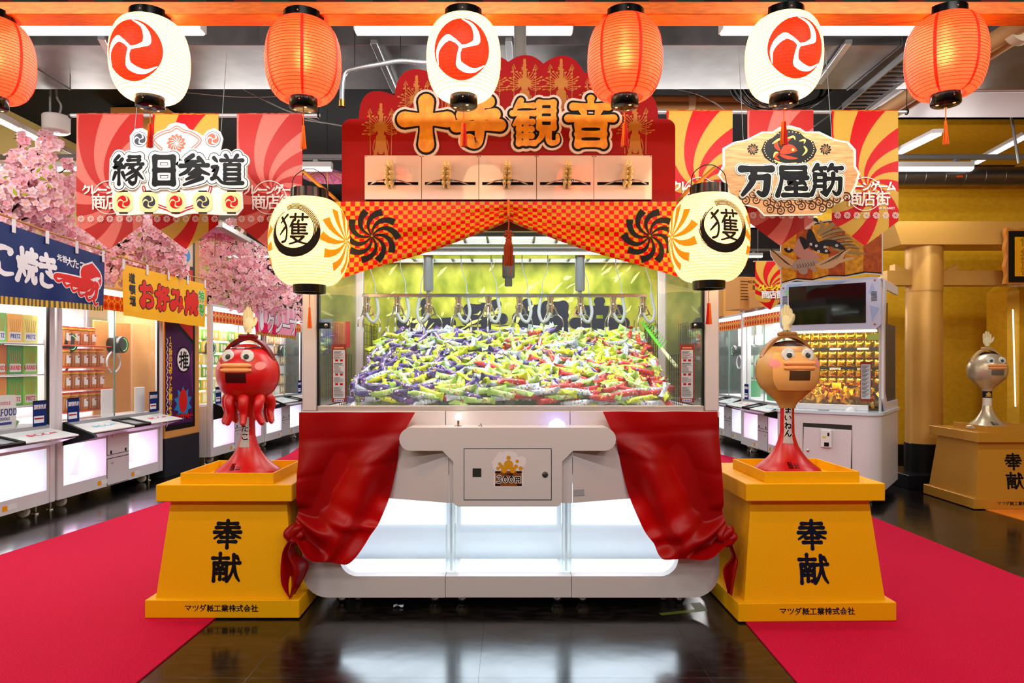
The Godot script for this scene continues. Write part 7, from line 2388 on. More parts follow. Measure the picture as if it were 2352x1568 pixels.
	for lay in [["lettering_backing", m("sign_cream"), 5.0, 0.006, 0.004], ["lettering_outline", blk, 3.4, 0.0066, 0.0], ["lettering_gap", m("sign_cream"), 2.4, 0.0072, 0.0], ["lettering", blk, 0.0, 0.0078, 0.0]]:
		var mb := Mb.new()
		for k in 3:
			var o: Vector2 = Q.call([[1699, 1782, 1860][k], [380, 380, 378][k]])[0]
			glyph(mb, ch2[k], o.x, o.y, 72 * s, ([7.6, 5.4, 4.9][k] + lay[2]) * s, xf, lay[3], null, lay[4], 1.04)
		part(lay[0], mb, lay[1], g)
	for x in [1708, 1912]:
		var o: Vector2 = Q.call([x, 322])[0]
		part("hanging_wire", Mb.new().cyl(Vector3(o.x, o.y, -0.006), Vector3(o.x, 3.35 - g.position.y, -0.1), 0.002, 5), m("wire_grey"), g)

# cloth banners strung along the left aisle
func aisle_cloth(label: String, px0: float, px1: float, xa: float, yt0: float, yt1: float, yb0: float, yb1: float, mt: Material, hem: Material) -> Array:
	var d0 := F * xa / (px0 - 1173.0)
	var xb := xa + 0.05 * 1.6
	var d1 := F * xb / (px1 - 1173.0)
	var a := at(px0, yt0, d0)
	var b := at(px1, yt1, d1)
	var h0 := (yb0 - yt0) * d0 / F
	var h1 := (yb1 - yt1) * d1 / F
	var t := thing("cloth_banner", label, "banner", a)
	var run := b - a
	var nrm := Vector3(run.z, 0, -run.x).normalized()
	if nrm.x < 0:
		nrm = -nrm
	var pos := func(u, v) -> Vector3:
		return run * u - Vector3(0, v * lerpf(h0, h1, u), 0) + nrm * (0.012 * sin(u * 9.0 + v) * v + 0.008 * sin(u * 23.0) * v)
	part("cloth", Mb.new().sheet(40, 12, func(u, v): return pos.call(u, v * 0.9), null, 0.001), mt, t)
	var fr := Mb.new()
	var fr2 := Mb.new()
	var nstr := 60
	for k in nstr:
		var mb: Mb = fr if k % 2 == 0 else fr2
		var u0 := float(k) / nstr
		var u1 := float(k + 1) / nstr
		mb.quad(pos.call(u0, 0.9), pos.call(u1, 0.9), pos.call(u1, 1.0), pos.call(u0, 1.0), nrm)
	part("fringe", fr, hem, t)
	part("fringe_gaps", fr2, mt if hem == mt else m("fringe_shade", Color(0.4, 0.33, 0.18), 0.6), t)
	for k in 5:
		var p: Vector3 = run * ((k + 0.02) / 4.1)
		part("clip_tab", Mb.new().box(p + nrm * 0.006, Vector3(0.035, 0.1, 0.006), 0.002, panel_frame(Vector3.ZERO, nrm).basis), m("tab_white", Color(0.88, 0.88, 0.9), 0.5), t)
	return [t, pos, run.length(), h0, h1, nrm, run]

func cloth_lay(info: Array) -> Callable:
	# sheet coordinates: x in metres along the run, y down from the top edge
	return func(p: Vector2, lift: float) -> Array:
		var u: float = p.x / info[2]
		var h: float = lerpf(info[3], info[4], u)
		var q: Vector3 = info[1].call(u, -p.y / h)
		return [q + info[5] * (0.0025 + lift), info[5]]

func cloth_text(info: Array, word: String, x: float, y: float, cell: float, adv: float, w: float, mt: Material, lift := 0.0, down := false, squash := 1.0) -> void:
	var mb := Mb.new()
	var lay := cloth_lay(info)
	for k in word.length():
		glyph(mb, word[k], x + (0.0 if down else adv * k), y - (adv * k if down else 0.0), cell, w, Transform3D(), lift, lay, 0.0, squash)
	part("lettering", mb, mt, info[0])

func aisle_banners() -> void:
	var blue := m("cloth_blue", Color(0.04, 0.14, 0.4), 0.6)
	var yel := m("cloth_yellow", Color(0.98, 0.72, 0.0), 0.6)
	var wht := m("cloth_white", Color(0.92, 0.93, 0.96), 0.6)
	var blk := m("ink_black")
	var redi := m("cloth_red", Color(0.86, 0.1, 0.04), 0.6)
	var a := aisle_cloth("blue cloth banner with white brush lettering and a red octopus over the first claw machine", -60, 240, -3.56, 488, 590, 694, 714, blue, m("fringe_gold", Color(0.85, 0.7, 0.25), 0.6))
	var L: float = a[2]
	cloth_text(a, "こ焼き", L * 0.115, -0.13, 0.25, L * 0.155, 0.02, wht, 0.0, false, 0.82)
	cloth_text(a, "元祖", L * 0.575, -0.1, 0.05, 0.055, 0.004, wht)
	cloth_text(a, "大たこ", L * 0.65, -0.1, 0.07, 0.075, 0.0055, wht)
	# octopus
	var lay := cloth_lay(a)
	var oc := Vector2(L * 0.86, -0.2)
	for q in [[wht, 1.1, 0.0], [redi, 0.94, 0.0004]]:
		var mb := Mb.new()
		mb.stroke(PackedVector2Array([oc + Vector2(-0.04, 0.0), oc + Vector2(0.01, 0.012), oc + Vector2(0.06, -0.01)]), PackedFloat32Array([0.085 * q[1], 0.105 * q[1], 0.09 * q[1]]), Transform3D(), q[2], lay)
		for k in 6:
			var sx := -0.1 + k * 0.036
			var ex := -0.4 + k * 0.085
			var pts := curve([oc + Vector2(sx, -0.06), oc + Vector2(lerpf(sx, ex, 0.5), -0.06 - 0.02 * k), oc + Vector2(ex, -0.07 - 0.022 * k), oc + Vector2(ex + 0.02, -0.11 - 0.024 * k), oc + Vector2(ex + 0.07, -0.09 - 0.024 * k)], 5)
			var wd := PackedFloat32Array()
			for j in pts.size():
				wd.append(lerpf(0.026, 0.008, float(j) / pts.size()) * q[1] * (1.3 if q[2] == 0.0 else 1.0))
			mb.stroke(PackedVector2Array(pts), wd, Transform3D(), q[2] + 0.00005 * k, lay)
		part("octopus_print", mb, q[0], a[0])
	var ey := Mb.new()
	ey.stroke(PackedVector2Array([oc + Vector2(0.02, -0.02), oc + Vector2(0.07, -0.015), oc + Vector2(0.12, 0.005)]), PackedFloat32Array([0.005, 0.018, 0.006]), Transform3D(), 0.001, lay)
	part("octopus_eye", ey, wht, a[0])
	var b := aisle_cloth("yellow cloth banner with red lettering over the snack jar claw machine", 281, 473, -3.56, 606, 653, 724, 752, yel, yel)
	var M: float = b[2]
	cloth_text(b, "道頓堀", M * 0.06, -0.07, 0.09, 0.105, 0.007, blk, 0.0, true)
	cloth_text(b, "お好み焼", M * 0.17, -0.13, 0.235, M * 0.178, 0.034, blk, 0.0, false, 1.02)
	cloth_text(b, "お好み焼", M * 0.17, -0.13, 0.235, M * 0.178, 0.025, redi, 0.0012, false, 1.02)
	cloth_text(b, "特製", M * 0.885, -0.09, 0.13, 0.15, 0.015, wht, 0.0, true)
	cloth_text(b, "特製", M * 0.885, -0.09, 0.13, 0.15, 0.0085, m("cloth_green", Color(0.25, 0.7, 0.12), 0.6), 0.0012, true)
	var pk := m("cloth_pink", Color(0.95, 0.6, 0.7), 0.6)
	var c := aisle_cloth("pink striped cloth banner with white crepe lettering over the far claw machine", 585, 681, -3.42, 691, 713, 768, 779, pk, m("fringe_orange", Color(0.95, 0.6, 0.2), 0.6))
	var N: float = c[2]
	var l3 := cloth_lay(c)
	var strp := Mb.new()
	for k in 7:
		var x := N * (0.1 + k * 0.135)
		strp.stroke(PackedVector2Array([Vector2(x, -0.02), Vector2(x, -0.14), Vector2(x, -0.24)]), PackedFloat32Array([0.05, 0.05, 0.05]), Transform3D(), 0.0, l3)
	part("stripe_print", strp, m("cloth_rose", Color(0.95, 0.75, 0.82), 0.6), c[0])
	var band := Mb.new()
	band.stroke(PackedVector2Array([Vector2(0.06, -0.34), Vector2(N * 0.5, -0.34), Vector2(N - 0.06, -0.34)]), PackedFloat32Array([0.07, 0.07, 0.07]), Transform3D(), 0.0004, l3)
	part("magenta_band", band, m("cloth_magenta", Color(0.88, 0.02, 0.3), 0.6), c[0])
	cloth_text(c, "クレープ", N * 0.25, -0.13, 0.27, N * 0.185, 0.034, m("cloth_plum", Color(0.5, 0.05, 0.2), 0.6), 0.001, false, 1.1)
	cloth_text(c, "クレープ", N * 0.25, -0.13, 0.27, N * 0.185, 0.023, wht, 0.002, false, 1.1)
	var rb := Mb.new()
	rb.stroke(PackedVector2Array([Vector2(N * 0.13, -0.22), Vector2(N * 0.13, -0.3)]), PackedFloat32Array([0.07, 0.08]), Transform3D(), 0.002, l3)
	for sx in [-0.03, 0.04]:
		rb.stroke(PackedVector2Array([Vector2(N * 0.13 + sx, -0.16), Vector2(N * 0.13 + sx * 1.4, -0.05)]), PackedFloat32Array([0.025, 0.018]), Transform3D(), 0.002, l3)
	part("rabbit_print", rb, wht, c[0])
	# rope
	for q in [[a, "blue"], [b, "yellow"], [c, "pink"]]:
		var inf: Array = q[0]
		var p0: Vector3 = inf[0].position + Vector3(0, 0.055, 0)
		var rn: Vector3 = inf[6]
		single("banner_rope", Mb.new().tube([p0 - rn * 0.05, p0 + rn * 0.5 + Vector3(0, -0.01, 0), p0 + rn * 1.05], 0.008, 8), m("bamboo"), "thin tan pole stretched above the %s cloth banner" % q[1], "pole", Vector3.ZERO)
func flower_mesh() -> ArrayMesh:
	var mb := Mb.new()
	for k in 5:
		var a := TAU * k / 5.0
		var d := Vector3(cos(a), sin(a), 0)
		var w := Vector3(-sin(a), cos(a), 0)
		mb.col = Color(0.9, 0.45, 0.55)
		var c := mb.vert(Vector3(0, 0, 0.0), Vector3.BACK)
		mb.col = Color(0.95, 0.66, 0.7)
		var l := mb.vert(d * 0.6 + w * 0.42 + Vector3(0, 0, 0.2), (Vector3.BACK + w * -0.5).normalized())
		var r := mb.vert(d * 0.6 - w * 0.42 + Vector3(0, 0, 0.2), (Vector3.BACK + w * 0.5).normalized())
		mb.col = Color(0.97, 0.82, 0.84)
		var e := mb.vert(d * 1.0 + Vector3(0, 0, 0.12), (Vector3.BACK - d * 0.3).normalized())
		mb.face(c, l, e)
		mb.face(c, e, r)
	mb.col = Color(0.85, 0.55, 0.08)
	var o := mb.vert(Vector3(0, 0, 0.16), Vector3.BACK)
	for k in 5:
		var p := mb.vert(Vector3(cos(TAU * k / 5.0), sin(TAU * k / 5.0), 0) * 0.2 + Vector3(0, 0, 0.09), Vector3.BACK)
		var q := mb.vert(Vector3(cos(TAU * (k + 1) / 5.0), sin(TAU * (k + 1) / 5.0), 0) * 0.2 + Vector3(0, 0, 0.09), Vector3.BACK)
		mb.face(o, p, q)
	return mb.mesh(true)

func leaf_mesh() -> ArrayMesh:
	var mb := Mb.new()
	mb.tri(Vector3(-1, 0, 0), Vector3(0, 0.35, 0.1), Vector3(1, 0, 0), Vector3.BACK)
	mb.tri(Vector3(-1, 0, 0), Vector3(1, 0, 0), Vector3(0, -0.35, 0.1), Vector3.BACK)
	return mb.mesh()

func blossom_tree(label: String, foot: Vector3, blobs: Array, size: float) -> void:
	var t := thing("cherry_tree", label, "tree", foot, 0.0, "artificial cherry trees")
	var r := RandomNumberGenerator.new()
	r.seed = label.hash()
	var bark := m("bark", Color(0.1, 0.06, 0.05), 0.8)
	var fl := flower_mesh()
	var where := []
	var lv := []
	var wood := Mb.new()
	var trunk_top := Vector3(0, 0.35, 0)
	part("trunk", Mb.new().tube(curve([Vector3(0, 0, 0), Vector3(0.02, 0.15, 0.01), Vector3(-0.02, 0.3, 0), Vector3(0, 0.4, 0)], 4), [0.03, 0.03, 0.029, 0.028, 0.027, 0.026, 0.025, 0.024, 0.023, 0.022, 0.021, 0.02, 0.019], 8), bark, t)
	for b in blobs:
		# px, py, radius in px, distance, count
		var c := at(b[0], b[1], b[3]) - foot
		var rad: float = b[2] * b[3] / F
		# limb from the trunk to the cluster
		var mid := trunk_top.lerp(c, 0.5) + Vector3(r.randf_range(-0.06, 0.06), r.randf_range(-0.1, 0.02), r.randf_range(-0.06, 0.06))
		var li := Mb.new().tube(curve([trunk_top, mid, c], 5), taper([0.013, 0.008, 0.004], 5), 6)
		part("limb", li, bark, t)
		for k in 9:
			var e := c + Vector3(r.randfn(), r.randfn() + 0.3, r.randfn()).normalized() * rad * r.randf_range(0.7, 1.15)
			wood.tube([c, c.lerp(e, 0.5) + Vector3(0, 0.02, 0), e], [0.0045, 0.0035, 0.002], 5)
		for k in int(b[4]):
			var v := Vector3(r.randfn(), r.randfn(), r.randfn()).normalized() * pow(r.randf(), 0.45) * rad
			v.z *= 1.2
			var sz := size * r.randf_range(0.75, 1.2)
			# flowers look outwards from the cluster
			var dirv := (v.normalized() + Vector3(r.randfn(), r.randfn(), r.randfn()) * 0.55 + (Vector3(0.5, -0.15, 0.9))).normalized()
			var bs := panel_frame(Vector3.ZERO, dirv if absf(dirv.y) < 0.97 else Vector3(0.3, 0.8, 0.5)).basis * Basis(Vector3.BACK, r.randf() * TAU)
			where.append([Transform3D(bs.scaled_local(Vector3.ONE * sz), c + v), r.randf()])
			if k % 14 == 0:
				lv.append(Transform3D(bs.scaled_local(Vector3.ONE * sz * 0.9), c + v * 1.05))
	part("twigs", wood, bark, t).set_meta("kind", "stuff")
	var fm := m("petal", Color.WHITE, 0.6)
	fm.vertex_color_use_as_albedo = true
	fm.backlight_enabled = true
	fm.backlight = Color(0.6, 0.6, 0.6)
	var mm := MultiMesh.new()
	mm.transform_format = MultiMesh.TRANSFORM_3D
	mm.use_colors = true
	mm.mesh = fl
	mm.instance_count = where.size()
	for k in where.size():
		mm.set_instance_transform(k, where[k][0])
		var q: float = where[k][1]
		mm.set_instance_color(k, Color(1, 1, 1).lerp(Color(0.98, 0.62, 0.75), q * q))
	var mi := MultiMeshInstance3D.new()
	mi.name = "blossom"
	mi.multimesh = mm
	mi.material_override = fm
	mi.set_meta("kind", "stuff")
	t.add_child(mi)
	var ml := MultiMesh.new()
	ml.transform_format = MultiMesh.TRANSFORM_3D
	ml.mesh = leaf_mesh()
	ml.instance_count = lv.size()
	for k in lv.size():
		ml.set_instance_transform(k, lv[k])
	var mj := MultiMeshInstance3D.new()
	mj.name = "leaves"
	mj.multimesh = ml
	mj.material_override = m("leaf_green", Color(0.62, 0.7, 0.12), 0.5)
	mj.set_meta("kind", "stuff")
	t.add_child(mj)

func build_blossom() -> void:
	var r := RandomNumberGenerator.new()
	r.seed = 12
	# on the roof of the first machine
	blossom_tree("pink artificial cherry tree at the left edge above the blue banner", Vector3(-4.2, 1.951, -5.6), [[52, 322, 16, 5.6, 16], [112, 330, 26, 5.6, 50], [40, 362, 20, 5.6, 30], [90, 372, 30, 5.6, 75], [20, 410, 40, 5.6, 110], [100, 425, 46, 5.6, 150], [40, 460, 50, 5.6, 170], [120, 470, 42, 5.7, 130], [165, 425, 22, 5.8, 30], [60, 505, 46, 5.8, 130], [130, 515, 40, 6.0, 100], [10, 520, 40, 5.6, 90], [165, 545, 34, 6.2, 60], [160, 380, 16, 5.8, 14]], 0.038)
	blossom_tree("pink artificial cherry tree between the hanging banners and the yellow cloth banner", Vector3(-4.1, 1.951, -6.9), [[210, 560, 44, 6.8, 110], [270, 575, 44, 6.9, 130], [330, 540, 52, 7.0, 210], [350, 590, 46, 7.1, 170], [390, 555, 40, 7.2, 130], [300, 620, 40, 7.0, 120], [250, 625, 34, 6.8, 80], [400, 605, 34, 7.3, 90], [335, 500, 30, 7.0, 70]], 0.034)
	var foot := Vector3(-3.95, 1.951, -9.1)
	blossom_tree("pink artificial cherry tree standing behind the octopus figure's raised hand", foot, [[480, 575, 34, 8.8, 110], [530, 560, 36, 9.0, 130], [580, 590, 40, 9.2, 170], [500, 620, 46, 8.9, 230], [560, 640, 50, 9.0, 270], [620, 650, 46, 9.4, 240], [490, 665, 34, 8.8, 130], [540, 690, 30, 9.0, 110], [600, 690, 30, 9.4, 110], [650, 690, 34, 9.8, 130], [670, 640, 30, 10.0, 110], [540, 520, 24, 9.0, 50], [660, 615, 22, 9.9, 50]], 0.033)
	blossom_tree("small pink cherry bough hanging past the far banner towards the corner lantern", Vector3(-3.9, 1.951, -11.0), [[680, 670, 30, 10.8, 110], [640, 720, 26, 10.6, 60], [690, 720, 24, 11.0, 60], [520, 505, 22, 10.4, 50]], 0.033)
func build_right() -> void:
	# gold machine with a screen, turned towards the aisle
	var turn := -0.64
	var L := Vector3(2.617, 0, -6.7)
	var Rr := Vector3(3.296, 0, -6.19)
	var c := (L + Rr) * 0.5
	var t := thing("prize_machine", "white prize machine with blank screen and rows of gold packs, beside the gold column", "prize machine", c, turn)
	var white := m("row_white")
	var W := 0.85
	var h := W * 0.5
	var dep := 0.8
	var plan := func(w: float, d0: float, r: float) -> PackedVector2Array:
		var p := PackedVector2Array()
		p.append_array(arc(Vector2(w - r, -d0 + 0.0) + Vector2(0, r), r, -0.5 * PI, 0.0))
		p.append_array(poly([w, dep, -w, dep]))
		p.append_array(arc(Vector2(-w + r, -d0 + r), r, PI, 1.5 * PI))
		return p
	var flat_xf := Transform3D(Basis(Vector3.RIGHT, Vector3(0, 0, -1), Vector3.UP), Vector3.ZERO)
	part("body", Mb.new().extrude(plan.call(h + 0.02, 0.22, 0.14), 0.1, 0.78, flat_xf), white, t)
	part("skirt", Mb.new().extrude(plan.call(h - 0.01, 0.19, 0.13), 0.06, 0.1, flat_xf), m("row_black"), t)
	part("console_top", Mb.new().extrude(plan.call(h + 0.035, 0.24, 0.15), 0.78, 0.805, flat_xf), m("console_ice", Color(0.8, 0.87, 0.92), 0.15), t)
	part("case_plinth", Mb.new().box(Vector3(-0.05, 0.83, -0.02), Vector3(W - 0.12, 0.05, 0.04), 0.004), white, t)
	part("stick", Mb.new().lathe([Vector2(0.025, 0.805), Vector2(0.006, 0.81), Vector2(0.006, 0.84)], 12, Transform3D(Basis(), Vector3(-0.26, 0, 0.12))).ball(Vector3(-0.26, 0.855, 0.12), Vector3.ONE * 0.02, 12, 8), m("button_clear"), t)
	part("push_button", Mb.new().lathe([Vector2(0, 0.845), Vector2(0.02, 0.842), Vector2(0.04, 0.83), Vector2(0.05, 0.805)], 20, Transform3D(Basis(), Vector3(0.2, 0, 0.12))), m("button_clear"), t)
	part("card_reader", Mb.new().box(Vector3(-0.03, 0.806, 0.12), Vector3(0.09, 0.004, 0.04)), m("row_black"), t)
	var door := part("coin_door", Mb.new().box(Vector3(0.02, 0.47, 0.224), Vector3(0.4, 0.36, 0.012), 0.002, Basis(Vector3.BACK, -0.02)), white, t)
	part("door_opening", Mb.new().box(Vector3(0.02, 0.49, 0.221), Vector3(0.41, 0.4, 0.004)), m("slot_dark"), door)
	var cb := part("card_box", Mb.new().box(Vector3(0.02, 0.56, 0.245), Vector3(0.09, 0.16, 0.03), 0.006), m("label_white"), door)
	part("box_window", Mb.new().box(Vector3(0.025, 0.51, 0.261), Vector3(0.04, 0.035, 0.002)).box(Vector3(0.04, 0.6, 0.261), Vector3(0.016, 0.03, 0.002)), m("row_black"), cb)
	part("box_label", Mb.new().box(Vector3(0.005, 0.575, 0.261), Vector3(0.03, 0.016, 0.002)), m("label_lime", Color(0.75, 0.85, 0.15), 0.5), cb)
	part("door_lock", Mb.new().ball(Vector3(-0.14, 0.44, 0.232), Vector3(0.015, 0.015, 0.01), 12, 8), m("chrome"), door)
	part("prize_hatch", Mb.new().extrude(rounded(-0.12, 0.12, 0.24, 0.26, 0.03), 0.0, 0.004, Transform3D(Basis(), Vector3(0, 0, 0.2195))), m("hatch_grey", Color(0.45, 0.44, 0.5), 0.3), t)
	part("case_light", Mb.new().box(Vector3(0, 1.53, -0.1), Vector3(W - 0.12, 0.02, 0.1)), glow("prize_light_glow", Color(1, 0.97, 0.9), 1.5), t)
	area(Vector3(0, 1.515, -0.1), Vector2(0.7, 0.1), Vector3(0, -1, -0.3), 0.55, Color(1, 0.96, 0.88), t)
	for s in [-1.0, 1.0]:
		part("case_post", Mb.new().box(Vector3(s * (h - 0.012), 1.2, 0.0), Vector3(0.022, 0.8, 0.022), 0.003), m("row_alu"), t)
		part("side_wall", Mb.new().box(Vector3(s * (h - 0.006), 1.2, -dep * 0.5), Vector3(0.014, 0.8, dep - 0.04), 0.002), white if s < 0 else m("side_slate", Color(0.25, 0.25, 0.28), 0.4), t)
	part("side_frame", Mb.new().extrude(poly([-dep, 0.8, -0.1, 0.8, 0.02, 0.92, 0.02, 1.6, -0.06, 1.98, -dep, 1.98, -dep, 1.9, -0.14, 1.9, -0.06, 1.58, -0.06, 0.98, -0.16, 0.88, -dep, 0.88]), 0.0, 0.02, Transform3D(Basis(Vector3(0, 0, 1), Vector3.UP, Vector3(1, 0, 0)), Vector3(h, 0, 0))), white, t)
	part("case_glass", Mb.new().box(Vector3(0, 1.2, 0.005), Vector3(W - 0.05, 0.7, 0.005)), glass("row_glass"), t)
	part("case_back", Mb.new().box(Vector3(0, 1.3, -0.45), Vector3(W - 0.03, 1.0, 0.02)), m("gold_dark", Color(0.55, 0.4, 0.12), 0.4, 0.4), t)
	part("roof", Mb.new().box(Vector3(0, 1.99, -0.36), Vector3(W, 0.02, 0.72), 0.004), white, t)
	# screen
	var scr := part("screen_bezel", Mb.new().extrude(rounded(-h - 0.005, 1.54, h + 0.005, 2.0, 0.06), 0.02, 0.07), m("bezel_ice", Color(0.74, 0.78, 0.9), 0.22), t)
	var fac := Mb.new()
	for q in [[-0.42, 1.58, -0.33, 1.7, -0.42, 1.8], [-0.4, 1.9, -0.2, 1.98, -0.36, 1.98], [0.36, 1.6, 0.42, 1.72, 0.34, 1.75], [0.36, 1.95, 0.4, 1.8, 0.33, 1.86], [-0.1, 1.98, 0.1, 1.955, 0.15, 1.98]]:
		fac.tri(Vector3(q[0], q[1], 0.0712), Vector3(q[2], q[3], 0.0712), Vector3(q[4], q[5], 0.0712), Vector3.BACK)
	part("facet_print", fac, m("facet_blue", Color(0.6, 0.7, 0.88), 0.22), scr)
	part("screen", Mb.new().box(Vector3(-0.02, 1.775, 0.071), Vector3(0.66, 0.36, 0.004)), m("screen_black", Color(0.05, 0.055, 0.055), 0.06), t)
	for q in [[-0.4, 1.95], [0.38, 1.97], [0.38, 1.58], [-0.4, 1.58]]:
		part("screen_bolt", Mb.new().ball(Vector3(q[0], q[1], 0.071), Vector3(0.01, 0.01, 0.004), 10, 6), m("stud_copper", Color(0.8, 0.5, 0.35), 0.3, 0.8), scr)
	for sx in [-0.385, 0.375]:
		var gr := Mb.new()
		for k in 8:
			gr.box(Vector3(sx, 1.79 + k * 0.011, 0.0712), Vector3(0.045, 0.006, 0.002))
		part("speaker_grille", gr, m("slot_dark"), scr)
	part("green_tag", Mb.new().box(Vector3(-0.36, 1.9, 0.0715), Vector3(0.045, 0.04, 0.001)), m("tag_green", Color(0.6, 0.85, 0.6), 0.5), scr)
	part("lime_tag", Mb.new().box(Vector3(0.36, 1.47, 0.02), Vector3(0.1, 0.055, 0.002)), m("tag_lime", Color(0.7, 0.8, 0.4), 0.5), t)
	for s in [-1.0, 1.0]:
		for z in [0.05, -0.68]:
			part("caster_wheel", Mb.new().lathe([Vector2(0, -0.014), Vector2(0.027, -0.014), Vector2(0.031, 0.0), Vector2(0.027, 0.014), Vector2(0, 0.014)], 18, Transform3D(Basis(Vector3(0, 0, 1), PI / 2), Vector3(s * 0.34, 0.031, z))), m("nylon_white"), t)
			part("caster_fork", Mb.new().box(Vector3(s * 0.34, 0.055, z), Vector3(0.04, 0.02, 0.03), 0.003), m("chrome"), t)
	# rules notice
	var nt := part("notice", Mb.new().box(Vector3(0.3, 1.07, 0.012), Vector3(0.09, 0.36, 0.002)), m("notice_brown"), t, "tall brown framed rules notice")
	part("notice_sheet", Mb.new().box(Vector3(0.3, 1.07, 0.0135), Vector3(0.076, 0.31, 0.001)), m("notice_grey"), nt)
	var ln := Mb.new()
	for k in 24:
		ln.box(Vector3(0.297 - 0.006 * (k % 3), 1.21 - k * 0.012, 0.0143), Vector3(0.055 - 0.012 * (k % 3), 0.0045, 0.0006))
	part("notice_print", ln, m("ink_black"), nt)
	# gold packs: hung rows and a heap, each one a thing
	var foil := m("gold_foil", Color(0.95, 0.72, 0.18), 0.18, 1.0)
	var foil2 := m("gold_foil_dark", Color(0.8, 0.5, 0.1), 0.22, 1.0)
	var pack := Mb.new().sheet(8, 6, func(u, w): return Vector3((u - 0.5) * 0.07, (0.5 - w) * 0.066, 0.016 * sin(PI * u) * pow(sin(PI * w), 0.5)), null, 0.002).mesh()
	var bx := Mb.new().box(Vector3.ZERO, Vector3(0.085, 0.07, 0.03), 0.003).mesh()
	var bs := Basis(Vector3.UP, turn)
	for r in 8:
		for k in 10:
			var o := single("gold_pack", pack, foil, "gold foil pack in the %s row down, %s along, prize machine display" % [ORD[r], ORD[k]], "gold pack", c + bs * Vector3(-0.36 + k * 0.08, 1.49 - r * 0.082 - 0.012 * (r / 2), -0.28 + 0.01 * (r % 2)), "gold packs hung in rows")
			o.rotation.y = turn
	for r in 3:
		var rail := single("label_rail", Mb.new().box(Vector3.ZERO, Vector3(0.8, 0.02, 0.012), 0.001), m("rail_dark", Color(0.12, 0.12, 0.16), 0.4), "dark label strip %s of the gold pack display" % ["under the top rows", "under the middle rows", "under the lower rows"][r], "label strip", c + bs * Vector3(0, 1.37 - r * 0.188, -0.26), "label strips of the gold pack display")
		rail.rotation.y = turn
		for k in 3:
			part("strip_card", Mb.new().box(Vector3(-0.25 + k * 0.24, 0, 0.0066), Vector3(0.1, 0.018, 0.001)), m("card_cream", Color(0.75, 0.72, 0.65), 0.5), rail)
	var rr := RandomNumberGenerator.new()
	rr.seed = 55
	for k in 64:
		var p := Vector3(rr.randf_range(-0.36, 0.36), 0.87 + rr.randf() * 0.1, -0.06 - rr.randf() * 0.18)
		p.y += maxf(0.0, -p.z - 0.12) * 0.5
		var o := single("gold_box", bx, foil if rr.randf() < 0.7 else foil2, "small gold foil box in the heap at the prize machine's window", "gold box", c + bs * p, "gold boxes heaped in the prize machine")
		o.basis = bs * Basis.from_euler(Vector3(rr.randf_range(-0.7, 0.7), rr.randf() * TAU, rr.randf_range(-0.7, 0.7)))
	# folding-screen sign with a woman riding a phoenix-like bird
	phoenix_sign()
	small_banner()
	torii()

